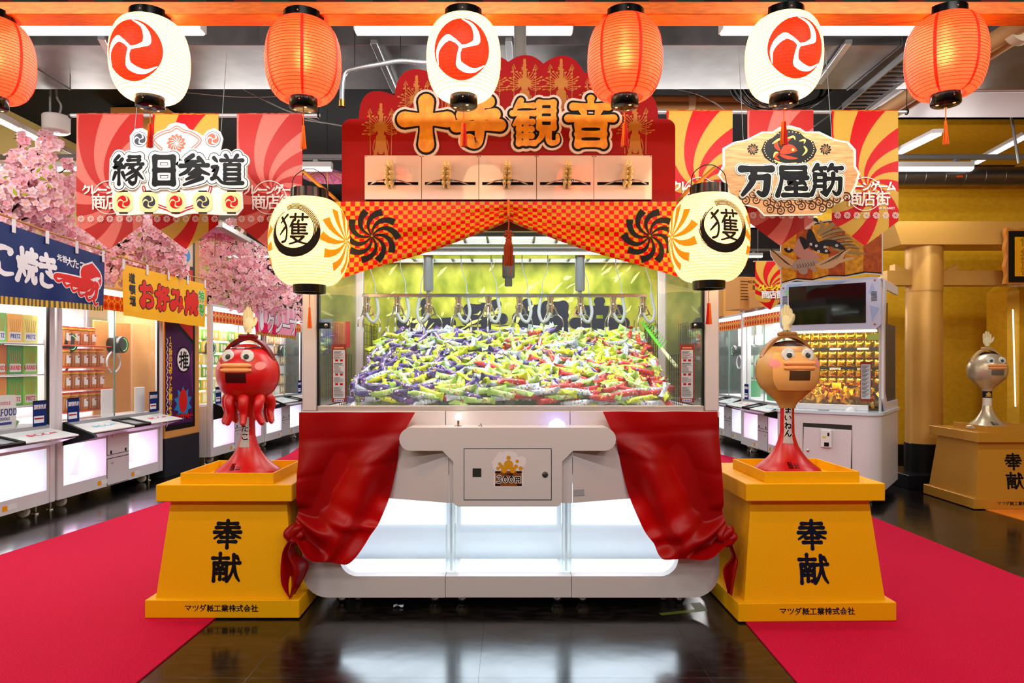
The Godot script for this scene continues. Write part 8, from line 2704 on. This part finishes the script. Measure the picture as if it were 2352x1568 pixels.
func phoenix_sign() -> void:
	var d := 6.15
	var s := d / F
	var c := at(1915, 570, d)
	var t := thing("folding_screen_sign", "gold folding-screen sign with a robed rider on a great bird above the blank screen", "sign", c, -0.1)
	var Q := func(a: Array) -> PackedVector2Array:
		var o := PackedVector2Array()
		for k in range(0, a.size(), 2):
			o.append(Vector2((a[k] - 1915.0) * s, -(a[k + 1] - 570.0) * s))
		return o
	var edge := [1797, 512, 1832, 505, 1866, 510, 1905, 504, 1945, 508, 1985, 503, 2023, 505, 2023, 633, 1985, 630, 1940, 638, 1903, 637, 1868, 646, 1832, 643, 1797, 652, 1797, 618, 1775, 585, 1774, 572, 1797, 575]
	part("board", Mb.new().extrude(Q.call(edge), -0.012, 0.0), m("sign_cream"), t)
	part("black_edge", Mb.new().flat(Q.call([1799, 516, 1832, 508, 1866, 513, 1905, 507, 1945, 511, 1985, 506, 2020, 508, 2020, 630, 1985, 627, 1940, 635, 1903, 634, 1868, 643, 1832, 640, 1799, 649]), Transform3D(), 0.001), m("ink_black"), t)
	var tops := [516, 508, 513, 507, 511, 506, 508]
	var bots := [649, 640, 643, 634, 635, 627, 630]
	var xs := [1799, 1832, 1868, 1903, 1940, 1980, 2020]
	for k in 6:
		var g := m("screen_gold" if k % 2 == 0 else "screen_amber", Color(0.95, 0.68, 0.08) if k % 2 == 0 else Color(0.78, 0.36, 0.05), 0.5)
		if g.albedo_texture == null:
			g.albedo_texture = grain("screen_mottle", Color(0.75, 0.7, 0.62), Color(1, 1, 1), 0.03, 256, 5)
			g.uv1_triplanar = true
			g.uv1_scale = Vector3.ONE * 2.0
		part("screen_leaf", Mb.new().flat(Q.call([xs[k], tops[k] + 3, xs[k + 1], tops[k + 1] + 3, xs[k + 1], bots[k + 1] - 3, xs[k], bots[k] - 3]), Transform3D(), 0.0018), g, t)
	var B := func(cols: Material, called: String, strokes: Array, lift: float):
		var mb := Mb.new()
		var z := lift
		for st in strokes:
			var pts := []
			for p in Q.call(st[0]):
				pts.append(p)
			pts = curve(pts, 4)
			var wd := PackedFloat32Array()
			for k in pts.size():
				var u := float(k) / (pts.size() - 1)
				wd.append(maxf(0.0006, st[1] * s * pow(sin(PI * clampf(0.1 + u * 0.85, 0, 1)), 0.7)))
			mb.stroke(PackedVector2Array(pts), wd, Transform3D(), z)
			z += 0.00004
		part(called, mb, cols, t)
	B.call(m("bird_tail", Color(0.62, 0.5, 0.28), 0.5), "tail_print", [[[1878, 535, 1890, 520, 1885, 506], 5], [[1885, 540, 1905, 522, 1918, 510], 6], [[1890, 545, 1920, 530, 1940, 528], 6], [[1892, 552, 1930, 545, 1955, 550], 6], [[1900, 560, 1940, 560, 1972, 572], 5], [[1910, 570, 1950, 580, 1985, 584], 4]], 0.0024)
	B.call(m("bird_wing", Color(0.82, 0.68, 0.5), 0.5), "wing_print", [[[1826, 608, 1800, 602, 1778, 574], 9], [[1826, 600, 1805, 590, 1788, 580], 5], [[1880, 608, 1910, 604, 1938, 580], 11], [[1890, 600, 1920, 590, 1950, 572], 5], [[1900, 608, 1930, 600, 1960, 592], 4]], 0.0028)
	B.call(m("bird_body", Color(0.68, 0.6, 0.54), 0.5), "bird_body_print", [[[1826, 612, 1842, 606, 1880, 600], 13], [[1838, 615, 1848, 622, 1856, 618], 8], [[1862, 614, 1870, 616, 1876, 622], 5]], 0.0032)
	B.call(m("robe_rose", Color(0.76, 0.55, 0.5), 0.5), "robe_print", [[[1838, 552, 1845, 575, 1880, 590], 12], [[1828, 570, 1845, 585, 1870, 590], 8]], 0.0036)
	B.call(m("robe_black", Color(0.1, 0.08, 0.09), 0.5), "kimono_print", [[[1862, 530, 1870, 560, 1905, 580], 11], [[1842, 545, 1852, 560, 1850, 570], 8], [[1880, 560, 1910, 558, 1938, 572], 8], [[1806, 570, 1815, 574, 1824, 572], 5]], 0.004)
	B.call(m("rider_skin", Color(0.88, 0.75, 0.66), 0.5), "face_print", [[[1862, 516, 1868, 510, 1874, 508], 6], [[1852, 524, 1860, 520, 1864, 518], 4]], 0.0044)
	B.call(m("robe_black"), "hair_print", [[[1864, 506, 1874, 503, 1880, 510], 4]], 0.0048)
	var fth := []
	for k in 7:
		fth.append([[1822 - k * 5, 610 - k * 4, 1806 - k * 5, 600 - k * 5, 1796 - k * 3, 588 - k * 2], 0.8])
		fth.append([[1884 + k * 6, 608 - k * 2, 1902 + k * 6, 600 - k * 4, 1918 + k * 5, 590 - k * 3], 0.8])
		fth.append([[1886 + k * 4, 540 + k * 5, 1910 + k * 7, 528 + k * 7, 1934 + k * 6, 524 + k * 8], 0.8])
		fth.append([[1832 + k * 6, 606 - k, 1836 + k * 6, 612 - k, 1832 + k * 6, 616 - k], 0.7])
	B.call(m("feather_brown", Color(0.24, 0.15, 0.09), 0.5), "feather_print", fth, 0.0042)
	var blo := Mb.new()
	for q in [[1864, 560], [1876, 564], [1895, 567], [1881, 577], [1898, 576], [1921, 564], [1815, 570]]:
		for k in 5:
			blo.flat(circle(Q.call(q)[0] + Vector2.from_angle(TAU * k / 5.0) * 2.2 * s, 1.4 * s, 6), Transform3D(), 0.0052)
	part("blossom_print", blo, m("ink_white"), t)

func small_banner() -> void:
	var d := 7.6
	var s := d / F
	var t := thing("small_banner", "small red and gold swirl banner hanging above the right aisle machine", "banner", at(1768, 600, d))
	var w := 34.0 * s
	var mb := Mb.new()
	mb.sheet(8, 12, func(u, v): return Vector3((u - 0.5) * 2.0 * w, -v * lerpf(112.0, 85.0, absf(u - 0.5) * 2.0) * s, 0.008 + 0.006 * sin(u * 5.0) * v), null, 0.001)
	part("cloth", mb, rays("rays_red", Color.RED, Color.RED), t)
	part("rod", Mb.new().cyl(Vector3(-w * 1.1, 0, 0), Vector3(w * 1.1, 0, 0), 0.006, 8), m("banner_rod"), t)
	part("hanging_wire", Mb.new().cyl(Vector3(-w * 0.8, 0, 0), Vector3(-w * 0.8, 4.0 - t.position.y, 0), 0.002, 5).cyl(Vector3(w * 0.8, 0, 0), Vector3(w * 0.8, 4.0 - t.position.y, 0), 0.002, 5), m("wire_grey"), t)
	var xf := Transform3D(Basis(), Vector3(0, 0, 0.018))
	part("lettering", text("クレーンゲーム", -28 * s, -54 * s, 13 * s, 9.5 * s, 1.4 * s, xf, 0.0), m("letter_yellow", Color(0.95, 0.82, 0.15), 0.5), t)
	part("lettering", text("商店街", -20 * s, -68 * s, 17 * s, 17 * s, 1.4 * s, xf, 0.001), m("ink_white"), t)

func torii() -> void:
	var g := m("torii_gold", Color(0.82, 0.62, 0.3), 0.38, 0.3)
	var t := thing("torii_gate", "gold gate with round column and two crossbeams in front of the gold wall", "torii gate", Vector3(4.21, 0, -7.1))
	part("column", Mb.new().lathe([Vector2(0.17, 0.22), Vector2(0.168, 2.0), Vector2(0.165, 2.42)], 40), g, t)
	part("column_band", Mb.new().lathe([Vector2(0.172, 1.96), Vector2(0.173, 2.0), Vector2(0.1725, 2.42)], 40), g, t)
	part("column_base", Mb.new().lathe([Vector2(0.178, 0.22), Vector2(0.18, 0.42), Vector2(0.172, 0.425)], 40).lathe([Vector2(0.18, 0.14), Vector2(0.178, 0.22)], 40), m("base_black", Color(0.035, 0.04, 0.05), 0.4), t)
	part("plinth", Mb.new().box(Vector3(-0.02, 0.07, 0), Vector3(0.62, 0.14, 0.62), 0.006), m("plinth_navy", Color(0.05, 0.06, 0.09), 0.4), t)
	part("top_beam", Mb.new().extrude(poly([-0.42, 2.64, -0.34, 2.41, 2.8, 2.41, 2.85, 2.64]), -0.2, 0.2), g, t)
	part("tie_beam", Mb.new().box(Vector3(-0.27, 2.095, 0), Vector3(0.28, 0.15, 0.14), 0.003).box(Vector3(1.36, 2.095, 0), Vector3(2.4, 0.15, 0.14), 0.003), g, t)
	for sx in [-1.0, 1.0]:
		part("wedge", Mb.new().extrude(poly([sx * 0.17, 2.17, sx * 0.32, 2.17, sx * 0.32, 2.235]), -0.05, 0.05), g, t)
	part("strut", Mb.new().box(Vector3(1.55, 2.29, 0), Vector3(0.13, 0.24, 0.13), 0.003), g, t)
	part("column", Mb.new().lathe([Vector2(0.17, 0.22), Vector2(0.165, 2.42)], 40, Transform3D(Basis(), Vector3(2.45, 0, 0))), g, t)
	part("plinth", Mb.new().box(Vector3(2.45, 0.07, 0), Vector3(0.62, 0.14, 0.62), 0.006), m("plinth_navy"), t)
	# plaque
	var d := 6.82
	var s := d / F
	var p := thing("shrine_plaque", "black plaque with scalloped tan frame and gold lettering on the gold gate's beam", "plaque", at(2372, 590, d))
	var outl := PackedVector2Array()
	var n := 6
	var hw := 62.0 * s
	var hh := 62.0 * s
	for sd in 4:
		for k in n * 3:
			var u := float(k) / (n * 3) * 2.0 - 1.0
			var wob := (2.2 * cos(k * TAU / 6.0) + 2.0) * s
			var e: Vector2 = [Vector2(u * hw, hh + wob), Vector2(hw + wob, -u * hh), Vector2(-u * hw, -hh - wob), Vector2(-hw - wob, u * hh)][sd]
			outl.append(e)
	part("frame", Mb.new().extrude(outl, -0.03, 0.02), m("plaque_tan", Color(0.72, 0.45, 0.18), 0.4), p)
	part("field", Mb.new().box(Vector3(0, 0, 0.021), Vector3(118 * s, 118 * s, 0.004)), m("crest_black"), p)
	part("gold_panel", Mb.new().box(Vector3(2 * s, 0, 0.024), Vector3(94 * s, 90 * s, 0.004)), m("plaque_gold", Color(0.92, 0.66, 0.08), 0.4, 0.3), p)
	part("lettering", text("黄金神社", -32 * s, 42 * s, 19 * s, 21.5 * s, 1.4 * s, Transform3D(), 0.0268, true), m("ink_black"), p)
	part("lettering_fill", text("黄金神社", -32 * s, 42 * s, 19 * s, 21.5 * s, 0.7 * s, Transform3D(), 0.0274, true), m("plaque_gold"), p)
	part("bracket", Mb.new().box(Vector3(0, 0.12, -0.05), Vector3(0.1, 0.06, 0.06)), m("base_black"), p)
	# gold partition wall, its dark foot, and a light strip
	var gw := gold_paper()
	struct("wall_gold", Mb.new().box(Vector3(5.45, 1.72, -8.6), Vector3(3.4, 3.44, 0.16)), gw)
	struct("baseboard_gold", Mb.new().box(Vector3(5.45, 0.12, -8.5), Vector3(3.4, 0.24, 0.06)), m("base_black"))
	struct("wall_gold_side", Mb.new().box(Vector3(6.105, 1.06, -8.0), Vector3(1.05, 2.12, 0.5), 0.08), gw)
	var st := thing("light_strip", "thin white upright light strip on the gold wall at the right edge", "light", at(2329, 822, 7.74))
	part("tube_glow", Mb.new().bar(Vector3(-0.012, 0.54, 0), Vector3(0.016, -0.54, 0), 0.012, 0.012, 0.002), glow("strip_glow", Color(1, 0.98, 0.95), 1.3), st)
	area(Vector3(0.03, 0, 0.03), Vector2(0.02, 1.0), Vector3(0.3, 0, 1), 0.04, Color(1, 0.95, 0.85), st)
	struct("ceiling_gold", Mb.new().box(Vector3(5.6, 3.93, -8.6), Vector3(3.2, 0.06, 1.6)), gw)
# the point seen at a pixel on a level plane of height y
func on_level(px: float, py: float, y: float) -> Vector3:
	return at(px, py, F * (y - EYE) / (830.0 - py))

func build_ceiling_things() -> void:
	var zinc := m("zinc")
	var galv := m("galvanised")
	# upright strut behind the sign
	single("strut_channel", Mb.new().box(Vector3(0, 0, -0.012), Vector3(0.066, 1.1, 0.004)).box(Vector3(-0.031, 0, 0), Vector3(0.004, 1.1, 0.028)).box(Vector3(0.031, 0, 0), Vector3(0.004, 1.1, 0.028)), m("alu_bright", Color(0.8, 0.8, 0.78), 0.25, 0.8), "upright bright aluminium channel rising behind the red scalloped sign", "channel", Vector3(0.05, 3.1, -3.72))
	# sloping struts under the duct
	for q in [[232, 85, 4.4, 300, 210, 5.6, "left of the cream lantern over the left aisle"], [858, 95, 4.4, 908, 210, 5.6, "beside the sign's left shoulder"], [1168, 90, 4.4, 1172, 150, 5.2, "just behind the sign's middle scallops"], [1950, 95, 4.3, 1880, 190, 5.6, "right of the cream lantern over the goldfish sign"]]:
		var o := single("steel_hanger", Mb.new().bar(on_level(q[0], q[1], 3.33), on_level(q[3], q[4], 3.33), 0.045, 0.03, 0.003), zinc, "sloping zinc hanger bar under the duct, %s" % q[6], "hanger bar", Vector3.ZERO, "hanger bars under the duct")
	# flexible conduit
	var fc := curve([at(785, 235, 4.2), at(786, 200, 4.2), at(792, 168, 4.2), at(815, 158, 4.2), at(870, 148, 4.2), at(920, 140, 4.2), at(985, 143, 4.2), at(1030, 130, 4.4), at(1050, 112, 4.58)], 14)
	var rad := []
	for k in fc.size():
		rad.append(0.016 if k % 2 else 0.0135)
	var cond := thing("flexible_conduit", "ribbed silver flexible conduit curving past the sign's left shoulder", "conduit")
	part("hose", Mb.new().tube(fc, rad, 10), zinc, cond)
	for px in [[815, 158], [920, 140]]:
		var hp0 := at(px[0], px[1], 4.2)
		part("hanger_wire", Mb.new().cyl(hp0, Vector3(hp0.x, 4.0, hp0.z), 0.0025, 5), m("wire_black"), cond)
	part("end_fitting", Mb.new().cyl(at(785, 245, 4.2), at(785, 230, 4.2), 0.02, 12), m("brass"), cond)
	var fc2 := curve([at(1880, 30, 4.4), at(1890, 46, 4.4), at(1925, 56, 4.4), at(1990, 63, 4.4), at(2060, 64, 4.4), at(2130, 58, 4.4), at(2230, 45, 4.4)], 14)
	var rad2 := []
	for k in fc2.size():
		rad2.append(0.021 if k % 2 else 0.019)
	single("black_hose", Mb.new().tube(fc2, rad2, 10), m("hose_black", Color(0.07, 0.07, 0.07), 0.5), "black ribbed hose sagging across the lamp left of the red lantern at the right edge", "hose")
	# insulated pipes
	var tan_ := m("pipe_tan", Color(0.68, 0.52, 0.34), 0.6)
	var pp := thing("insulated_pipe", "tan wrapped pipe running down from the upper right corner behind the red lantern", "pipe")
	var pa := on_level(2420, 5, 3.22)
	var pb := on_level(1950, 310, 3.22)
	part("pipe", Mb.new().cyl(pa, pb, 0.055, 16), tan_, pp)
	part("pipe", Mb.new().cyl(pa + Vector3(0.12, 0.02, 0), pb + Vector3(0.12, 0.02, 0), 0.045, 14), tan_, pp)
	for u in [0.12, 0.45, 0.8]:
		part("pipe_band", Mb.new().cyl(pa.lerp(pb, u) + Vector3(0.05, 0.0, 0), pa.lerp(pb, u + 0.03) + Vector3(0.05, 0.0, 0), 0.09, 20), m("band_cream", Color(0.75, 0.68, 0.58), 0.5), pp)
	var hp := thing("insulated_pipe", "tan wrapped pipes running level behind the hanging banners of the right aisle", "pipe")
	for k in 2:
		part("pipe", Mb.new().cyl(at(1200, 226 + k * 16, 6.2), at(1800, 230 + k * 16, 6.2), 0.035, 12), tan_, hp)
	for px in [1230, 1580, 1740]:
		part("pipe_hanger", Mb.new().cyl(at(px, 236, 6.2), at(px, 60, 6.2), 0.006, 6), zinc, hp)
		part("pipe_band", Mb.new().cyl(at(px, 236, 6.2), at(px + 14, 236, 6.2), 0.075, 12), m("band_cream"), hp)
	# cable loops
	for q in [[1690, 205, 1740, 250, 1850, 245, 1905, 205, 0], [1700, 200, 1760, 258, 1860, 236, 1912, 200, 1], [1680, 208, 1720, 240, 1780, 252, 1880, 225, 2], [1710, 205, 1770, 246, 1840, 252, 1900, 212, 3]]:
		single("cable_loop", Mb.new().tube(curve([at(q[0] - 4, q[1] - 90, 5.6 + 0.05 * q[8]), at(q[0], q[1], 5.6 + 0.05 * q[8]), at(q[2], q[3], 5.6 + 0.05 * q[8]), at(q[4], q[5], 5.6 + 0.05 * q[8]), at(q[6], q[7], 5.6 + 0.05 * q[8]), at(q[6] + 6, q[7] - 90, 5.6 + 0.05 * q[8])], 7), 0.012, 8), m("cable_black", Color(0.025, 0.025, 0.028), 0.35), "black cable drooping under the duct behind the cream lantern, %s" % ["outermost loop", "lowest loop", "innermost loop", "second loop"][q[8]], "cable", Vector3.ZERO, "cable loops under the duct")
	for q in [[430, 212, 560, 222, 680, 218, "level white cable left of the red lantern"], [560, 205, 650, 250, 735, 280, "white cable slanting down to the end of the banner rod"], [700, 275, 760, 284, 800, 292, "white cable from the banner rod to the sign's left shoulder"], [1490, 195, 1600, 215, 1680, 260, "white cable behind the red and gold banner"], [1870, 290, 1930, 245, 1990, 190, "white cable climbing beside the orange hook"]]:
		single("ceiling_cable", Mb.new().tube(curve([at(q[0], q[1], 5.9), at(q[2], q[3], 5.9), at(q[4], q[5], 5.9)], 6), 0.006, 6), m("cable_grey", Color(0.5, 0.48, 0.47), 0.5), q[6], "cable", Vector3.ZERO, "pale cables under the ceiling")
	# cable ladder
	var la := on_level(2120, 90, 3.3)
	var lb := on_level(1935, 245, 3.3)
	var lad := thing("cable_ladder", "perforated zinc cable ladder sloping behind the red lantern at the right edge", "cable ladder")
	for k in 2:
		part("ladder_rail", Mb.new().bar(la + Vector3(k * 0.2, 0, 0), lb + Vector3(k * 0.2, 0, 0), 0.012, 0.05, 0.002), zinc, lad)
	for k in 16:
		part("rung", Mb.new().cyl(la.lerp(lb, k / 15.0), la.lerp(lb, k / 15.0) + Vector3(0.2, 0, 0), 0.01, 6), zinc, lad)
	part("brass_valve", Mb.new().cyl(at(2060, 205, 5.8), at(2060, 222, 5.8), 0.02, 10), m("brass"), lad)
	# white ceiling panel, round duct, hanger rod
	var wp := thing("ceiling_panel", "flat white ceiling panel above the gold wall at upper right", "ceiling panel", Vector3(4.05, 3.4, -5.76))
	part("panel", Mb.new().box(Vector3.ZERO, Vector3(2.0, 0.05, 0.62), 0.006), m("panel_white", Color(0.82, 0.8, 0.82), 0.5), wp)
	part("panel_rim", Mb.new().box(Vector3(0, -0.028, 0), Vector3(1.9, 0.008, 0.54), 0.002), m("panel_white"), wp)
	var rd := thing("round_duct", "round silver spiral duct above the gold wall", "duct", at(2230, 405, 8.1))
	part("duct_tube", Mb.new().cyl(Vector3(-1.6, 0, 0), Vector3(1.6, 0, 0), 0.11, 28), galv, rd)
	for k in 14:
		part("duct_seam", Mb.new().lathe([Vector2(0.111, -0.006), Vector2(0.115, 0.0), Vector2(0.111, 0.006)], 24, Transform3D(Basis(Vector3(0, 0, 1), PI / 2), Vector3(-1.5 + k * 0.23, 0, 0))), galv, rd)
	part("orange_tag", Mb.new().box(Vector3(-0.2, -0.03, 0.11), Vector3(0.07, 0.02, 0.01)), m("tag_orange", Color(0.9, 0.35, 0.05), 0.5), rd)
	single("hanger_rod", Mb.new().cyl(at(2304, 150, 6.4), at(2340, 375, 6.4), 0.012, 8), m("rail_grey"), "thin grey hanger rod above the gold gate near the right edge", "rod")
	for q in [[2065, 345, 6.6, 2155, 300, 5.9, "sloping lamp housing between the gold banner and the white ceiling panel"], [2240, 370, 8.0, 2360, 305, 6.8, "sloping lamp housing near the right edge above the round duct"]]:
		var lm := thing("aisle_lamp", q[6], "lamp")
		part("housing", Mb.new().bar(at(q[0], q[1], q[2]), at(q[3], q[4], q[5]), 0.09, 0.035, 0.004), m("lamp_white"), lm)
		part("diffuser_glow", Mb.new().bar(at(q[0], q[1], q[2]) + Vector3(0, -0.03, 0), at(q[3], q[4], q[5]) + Vector3(0, -0.03, 0), 0.06, 0.02, 0.004), glow("aisle_lamp_glow", Color(0.95, 0.97, 1.0), 0.9), lm)
	# left side: long lamp rail and emergency light
	single("sloping_rail", Mb.new().bar(at(-40, 250, 4.9), at(180, 362, 7.6), 0.1, 0.05, 0.004), m("rail_pale", Color(0.6, 0.57, 0.54), 0.4, 0.2), "pale steel rail sloping behind the cherry tree at upper left", "rail")
	single("sloping_rail", Mb.new().bar(at(500, 515, 7.5), at(640, 592, 12.0), 0.1, 0.06, 0.004), m("rail_pale"), "pale steel rail sloping behind the cherry tree beside the far pink banner", "rail")
	var el := thing("emergency_light", "round white emergency light hanging under the duct at upper left", "light fitting", at(129, 285, 5.7))
	part("drum", Mb.new().lathe([Vector2(0, -0.07), Vector2(0.085, -0.07), Vector2(0.1, -0.06), Vector2(0.102, 0.06), Vector2(0.095, 0.068), Vector2(0, 0.068)], 32), m("plastic_white", Color(0.78, 0.74, 0.72), 0.4), el)
	part("lens", Mb.new().ball(Vector3(0.02, -0.07, 0.02), Vector3(0.02, 0.01, 0.02), 12, 6), m("button_clear", Color(0.85, 0.87, 0.9), 0.2), el)
	part("stem", Mb.new().cyl(Vector3(-0.05, 0.068, 0), Vector3(-0.05, 0.9, 0), 0.008, 8), m("rail_grey"), el)
	part("cable", Mb.new().tube(curve([Vector3(0.02, 0.068, 0), Vector3(0.04, 0.15, 0), Vector3(0.0, 0.25, 0), Vector3(0.01, 0.5, 0)], 5), 0.008, 6), m("cable_grey"), el)
	# pink paper parasols
	for q in [[494, 537, 8.6, 0.27, "pink flower-patterned paper parasol hanging over the cherry tree behind the banners"], [752, 403, 7.6, 0.26, "pink flower-patterned paper parasol hanging left of the red scalloped sign"]]:
		var um := thing("paper_parasol", q[4], "parasol", at(q[0], q[1], q[2]), 0.0, "paper parasols")
		var paper_m := m("parasol_pink", Color(0.95, 0.75, 0.85), 0.55)
		if paper_m.albedo_texture == null:
			paper_m.albedo_texture = grain("parasol", Color(0.85, 0.35, 0.6), Color(1, 1, 1), 0.06, 128, 3)
			paper_m.uv1_triplanar = true
			paper_m.uv1_scale = Vector3.ONE * 4.0
			paper_m.backlight_enabled = true
			paper_m.backlight = Color(0.5, 0.5, 0.5)
		part("canopy", Mb.new().lathe([Vector2(q[3], -0.03), Vector2(q[3] * 0.6, 0.035), Vector2(0.0, 0.075)], 24), paper_m, um)
		for k in 12:
			var a := TAU * k / 12.0
			part("rib", Mb.new().cyl(Vector3(0, 0.065, 0), Vector3(sin(a) * q[3], -0.034, cos(a) * q[3]), 0.003, 5), m("bamboo"), um)
		part("handle", Mb.new().cyl(Vector3(0, 0.08, 0), Vector3(0, -0.28, 0), 0.007, 8), m("bamboo"), um)
		part("hanging_cord", Mb.new().cyl(Vector3(0, 0.07, 0), Vector3(0, 4.0 - um.position.y, 0), 0.002, 5), m("wire_black"), um)
	# poster pillar
	poster_pillar()

func poster_pillar() -> void:
	var nrm := Vector3(1, 0, 0.05).normalized()
	var along := Vector3(0.05, 0, -1).normalized()
	var a := Vector3(-3.7, 0, -7.46)
	var t := thing("poster_pillar", "tan pillar with a tall red and purple poster between the claw machines", "pillar", a)
	var fr := panel_frame(Vector3.ZERO, nrm)
	part("pillar_core", Mb.new().box(along * 0.36 - nrm * 0.3 + Vector3(0, 2.2, 0), Vector3(0.74, 3.56, 0.6), 0.004, fr.basis), m("kraft_wall", Color(0.8, 0.58, 0.3), 0.6), t)
	part("pillar_foot", Mb.new().box(along * 0.36 - nrm * 0.298 + Vector3(0, 0.21, 0), Vector3(0.745, 0.42, 0.602), 0.004, fr.basis), m("foot_slate", Color(0.14, 0.15, 0.18), 0.5), t)
	# flat poster: x along the pillar, y up
	var xf := Transform3D(fr.basis, nrm * 0.001)
	part("poster_sheet", Mb.new().flat(poly([0.0, 0.5, 0.63, 0.5, 0.63, 2.85, 0.0, 2.85]), xf, 0.001), m("poster_black", Color(0.05, 0.05, 0.06), 0.5), t)
	var pur := m("poster_purple", Color(0.27, 0.08, 0.3), 0.5)
	part("purple_field", Mb.new().flat(poly([0.0, 0.56, 0.58, 0.56, 0.58, 1.45, 0.0, 1.76]), xf, 0.002), pur, t)
	var ry := Mb.new()
	for k in 26:
		var an := 0.2 + k * 0.115
		var c := Vector2(0.3, 0.8)
		var e := c + Vector2.from_angle(an) * 0.9
		var f := c + Vector2.from_angle(an) * 0.3
		e = Vector2(clampf(e.x, 0.02, 0.56), minf(e.y, 1.36))
		ry.stroke(PackedVector2Array([f, e]), PackedFloat32Array([0.002, 0.008]), xf, 0.003 + 0.00003 * k)
	part("ray_print", ry, m("poster_plum", Color(0.45, 0.18, 0.45), 0.5), t)
	part("red_field", Mb.new().flat(poly([0.0, 1.82, 0.58, 1.5, 0.58, 2.3, 0.0, 2.3]), xf, 0.002), m("poster_red", Color(0.8, 0.1, 0.06), 0.5), t)
	var dt := Mb.new()
	for i in 9:
		for j in 9:
			dt.flat(circle(Vector2(0.08 + i * 0.05, 1.86 + j * 0.045), 0.009, 6), xf, 0.003)
	part("dot_print", dt, m("ink_black"), t)
	part("title_outline", text("横丁", 0.22, 2.25, 0.27, 0.29, 0.034, xf, 0.004, true), m("ink_white"), t)
	part("title", text("横丁", 0.22, 2.25, 0.27, 0.29, 0.02, xf, 0.006, true), m("ink_black"), t)
	var ye := m("poster_yellow", Color(0.95, 0.75, 0.05), 0.5)
	part("side_title", text("ゾーン", 0.49, 2.0, 0.08, 0.095, 0.007, xf, 0.004, true), ye, t)
	part("tall_lettering", text("15体のロボットが織りなす", 0.06, 1.52, 0.07, 0.069, 0.006, xf, 0.004, true), ye, t)
	part("crest_disc", Mb.new().flat(circle(Vector2(0.37, 1.27), 0.155, 32, 0.15), xf, 0.004), m("ink_black"), t)
	part("crest_rim", Mb.new().flat(circle(Vector2(0.37, 1.27), 0.135, 32, 0.13), xf, 0.005), m("ink_white"), t)
	part("crest_character", text("推", 0.275, 1.36, 0.19, 0.2, 0.012, xf, 0.006), m("ink_black"), t)
	var bl := PackedVector2Array()
	for k in 20:
		bl.append(Vector2(0.36, 0.78) + Vector2.from_angle(TAU * k / 20.0) * (0.2 if k % 2 else 0.13))
	part("burst_print", Mb.new().flat(bl, xf, 0.004), m("poster_blue", Color(0.15, 0.5, 0.75), 0.5), t)
	part("oval_print", Mb.new().flat(circle(Vector2(0.36, 0.81), 0.09, 24, 0.13), xf, 0.005), m("poster_red"), t)
	part("foot_lettering_outline", text("ビッグクラッピー", 0.16, 0.665, 0.06, 0.05, 0.01, xf, 0.006), m("ink_black"), t)
	part("foot_lettering", text("ビッグクラッピー", 0.16, 0.665, 0.06, 0.05, 0.006, xf, 0.008), m("poster_scarlet", Color(0.85, 0.1, 0.05), 0.5), t)
	var sc := Mb.new()
	for k in 12:
		sc.stroke(PackedVector2Array(curve([Vector2(0.02, 1.5 - k * 0.08), Vector2(0.045, 1.47 - k * 0.08), Vector2(0.02, 1.43 - k * 0.08)], 3)), PackedFloat32Array([0.004, 0.005, 0.005, 0.005, 0.005, 0.005, 0.004]), xf, 0.004)
	part("scallop_print", sc, m("ink_white"), t)
	# upper picture: plain shapes in the same colours
	part("upper_field", Mb.new().flat(poly([0.03, 2.34, 0.58, 2.34, 0.58, 2.8, 0.03, 2.8]), xf, 0.002), m("poster_cream", Color(0.85, 0.72, 0.6), 0.5), t)
	part("upper_shape", Mb.new().flat(circle(Vector2(0.3, 2.62), 0.15, 20, 0.12), xf, 0.003).flat(poly([0.05, 2.36, 0.3, 2.36, 0.1, 2.5]), xf, 0.003), m("ink_white"), t)
	part("upper_accent", Mb.new().flat(circle(Vector2(0.45, 2.45), 0.07, 16), xf, 0.004), m("poster_blue"), t)
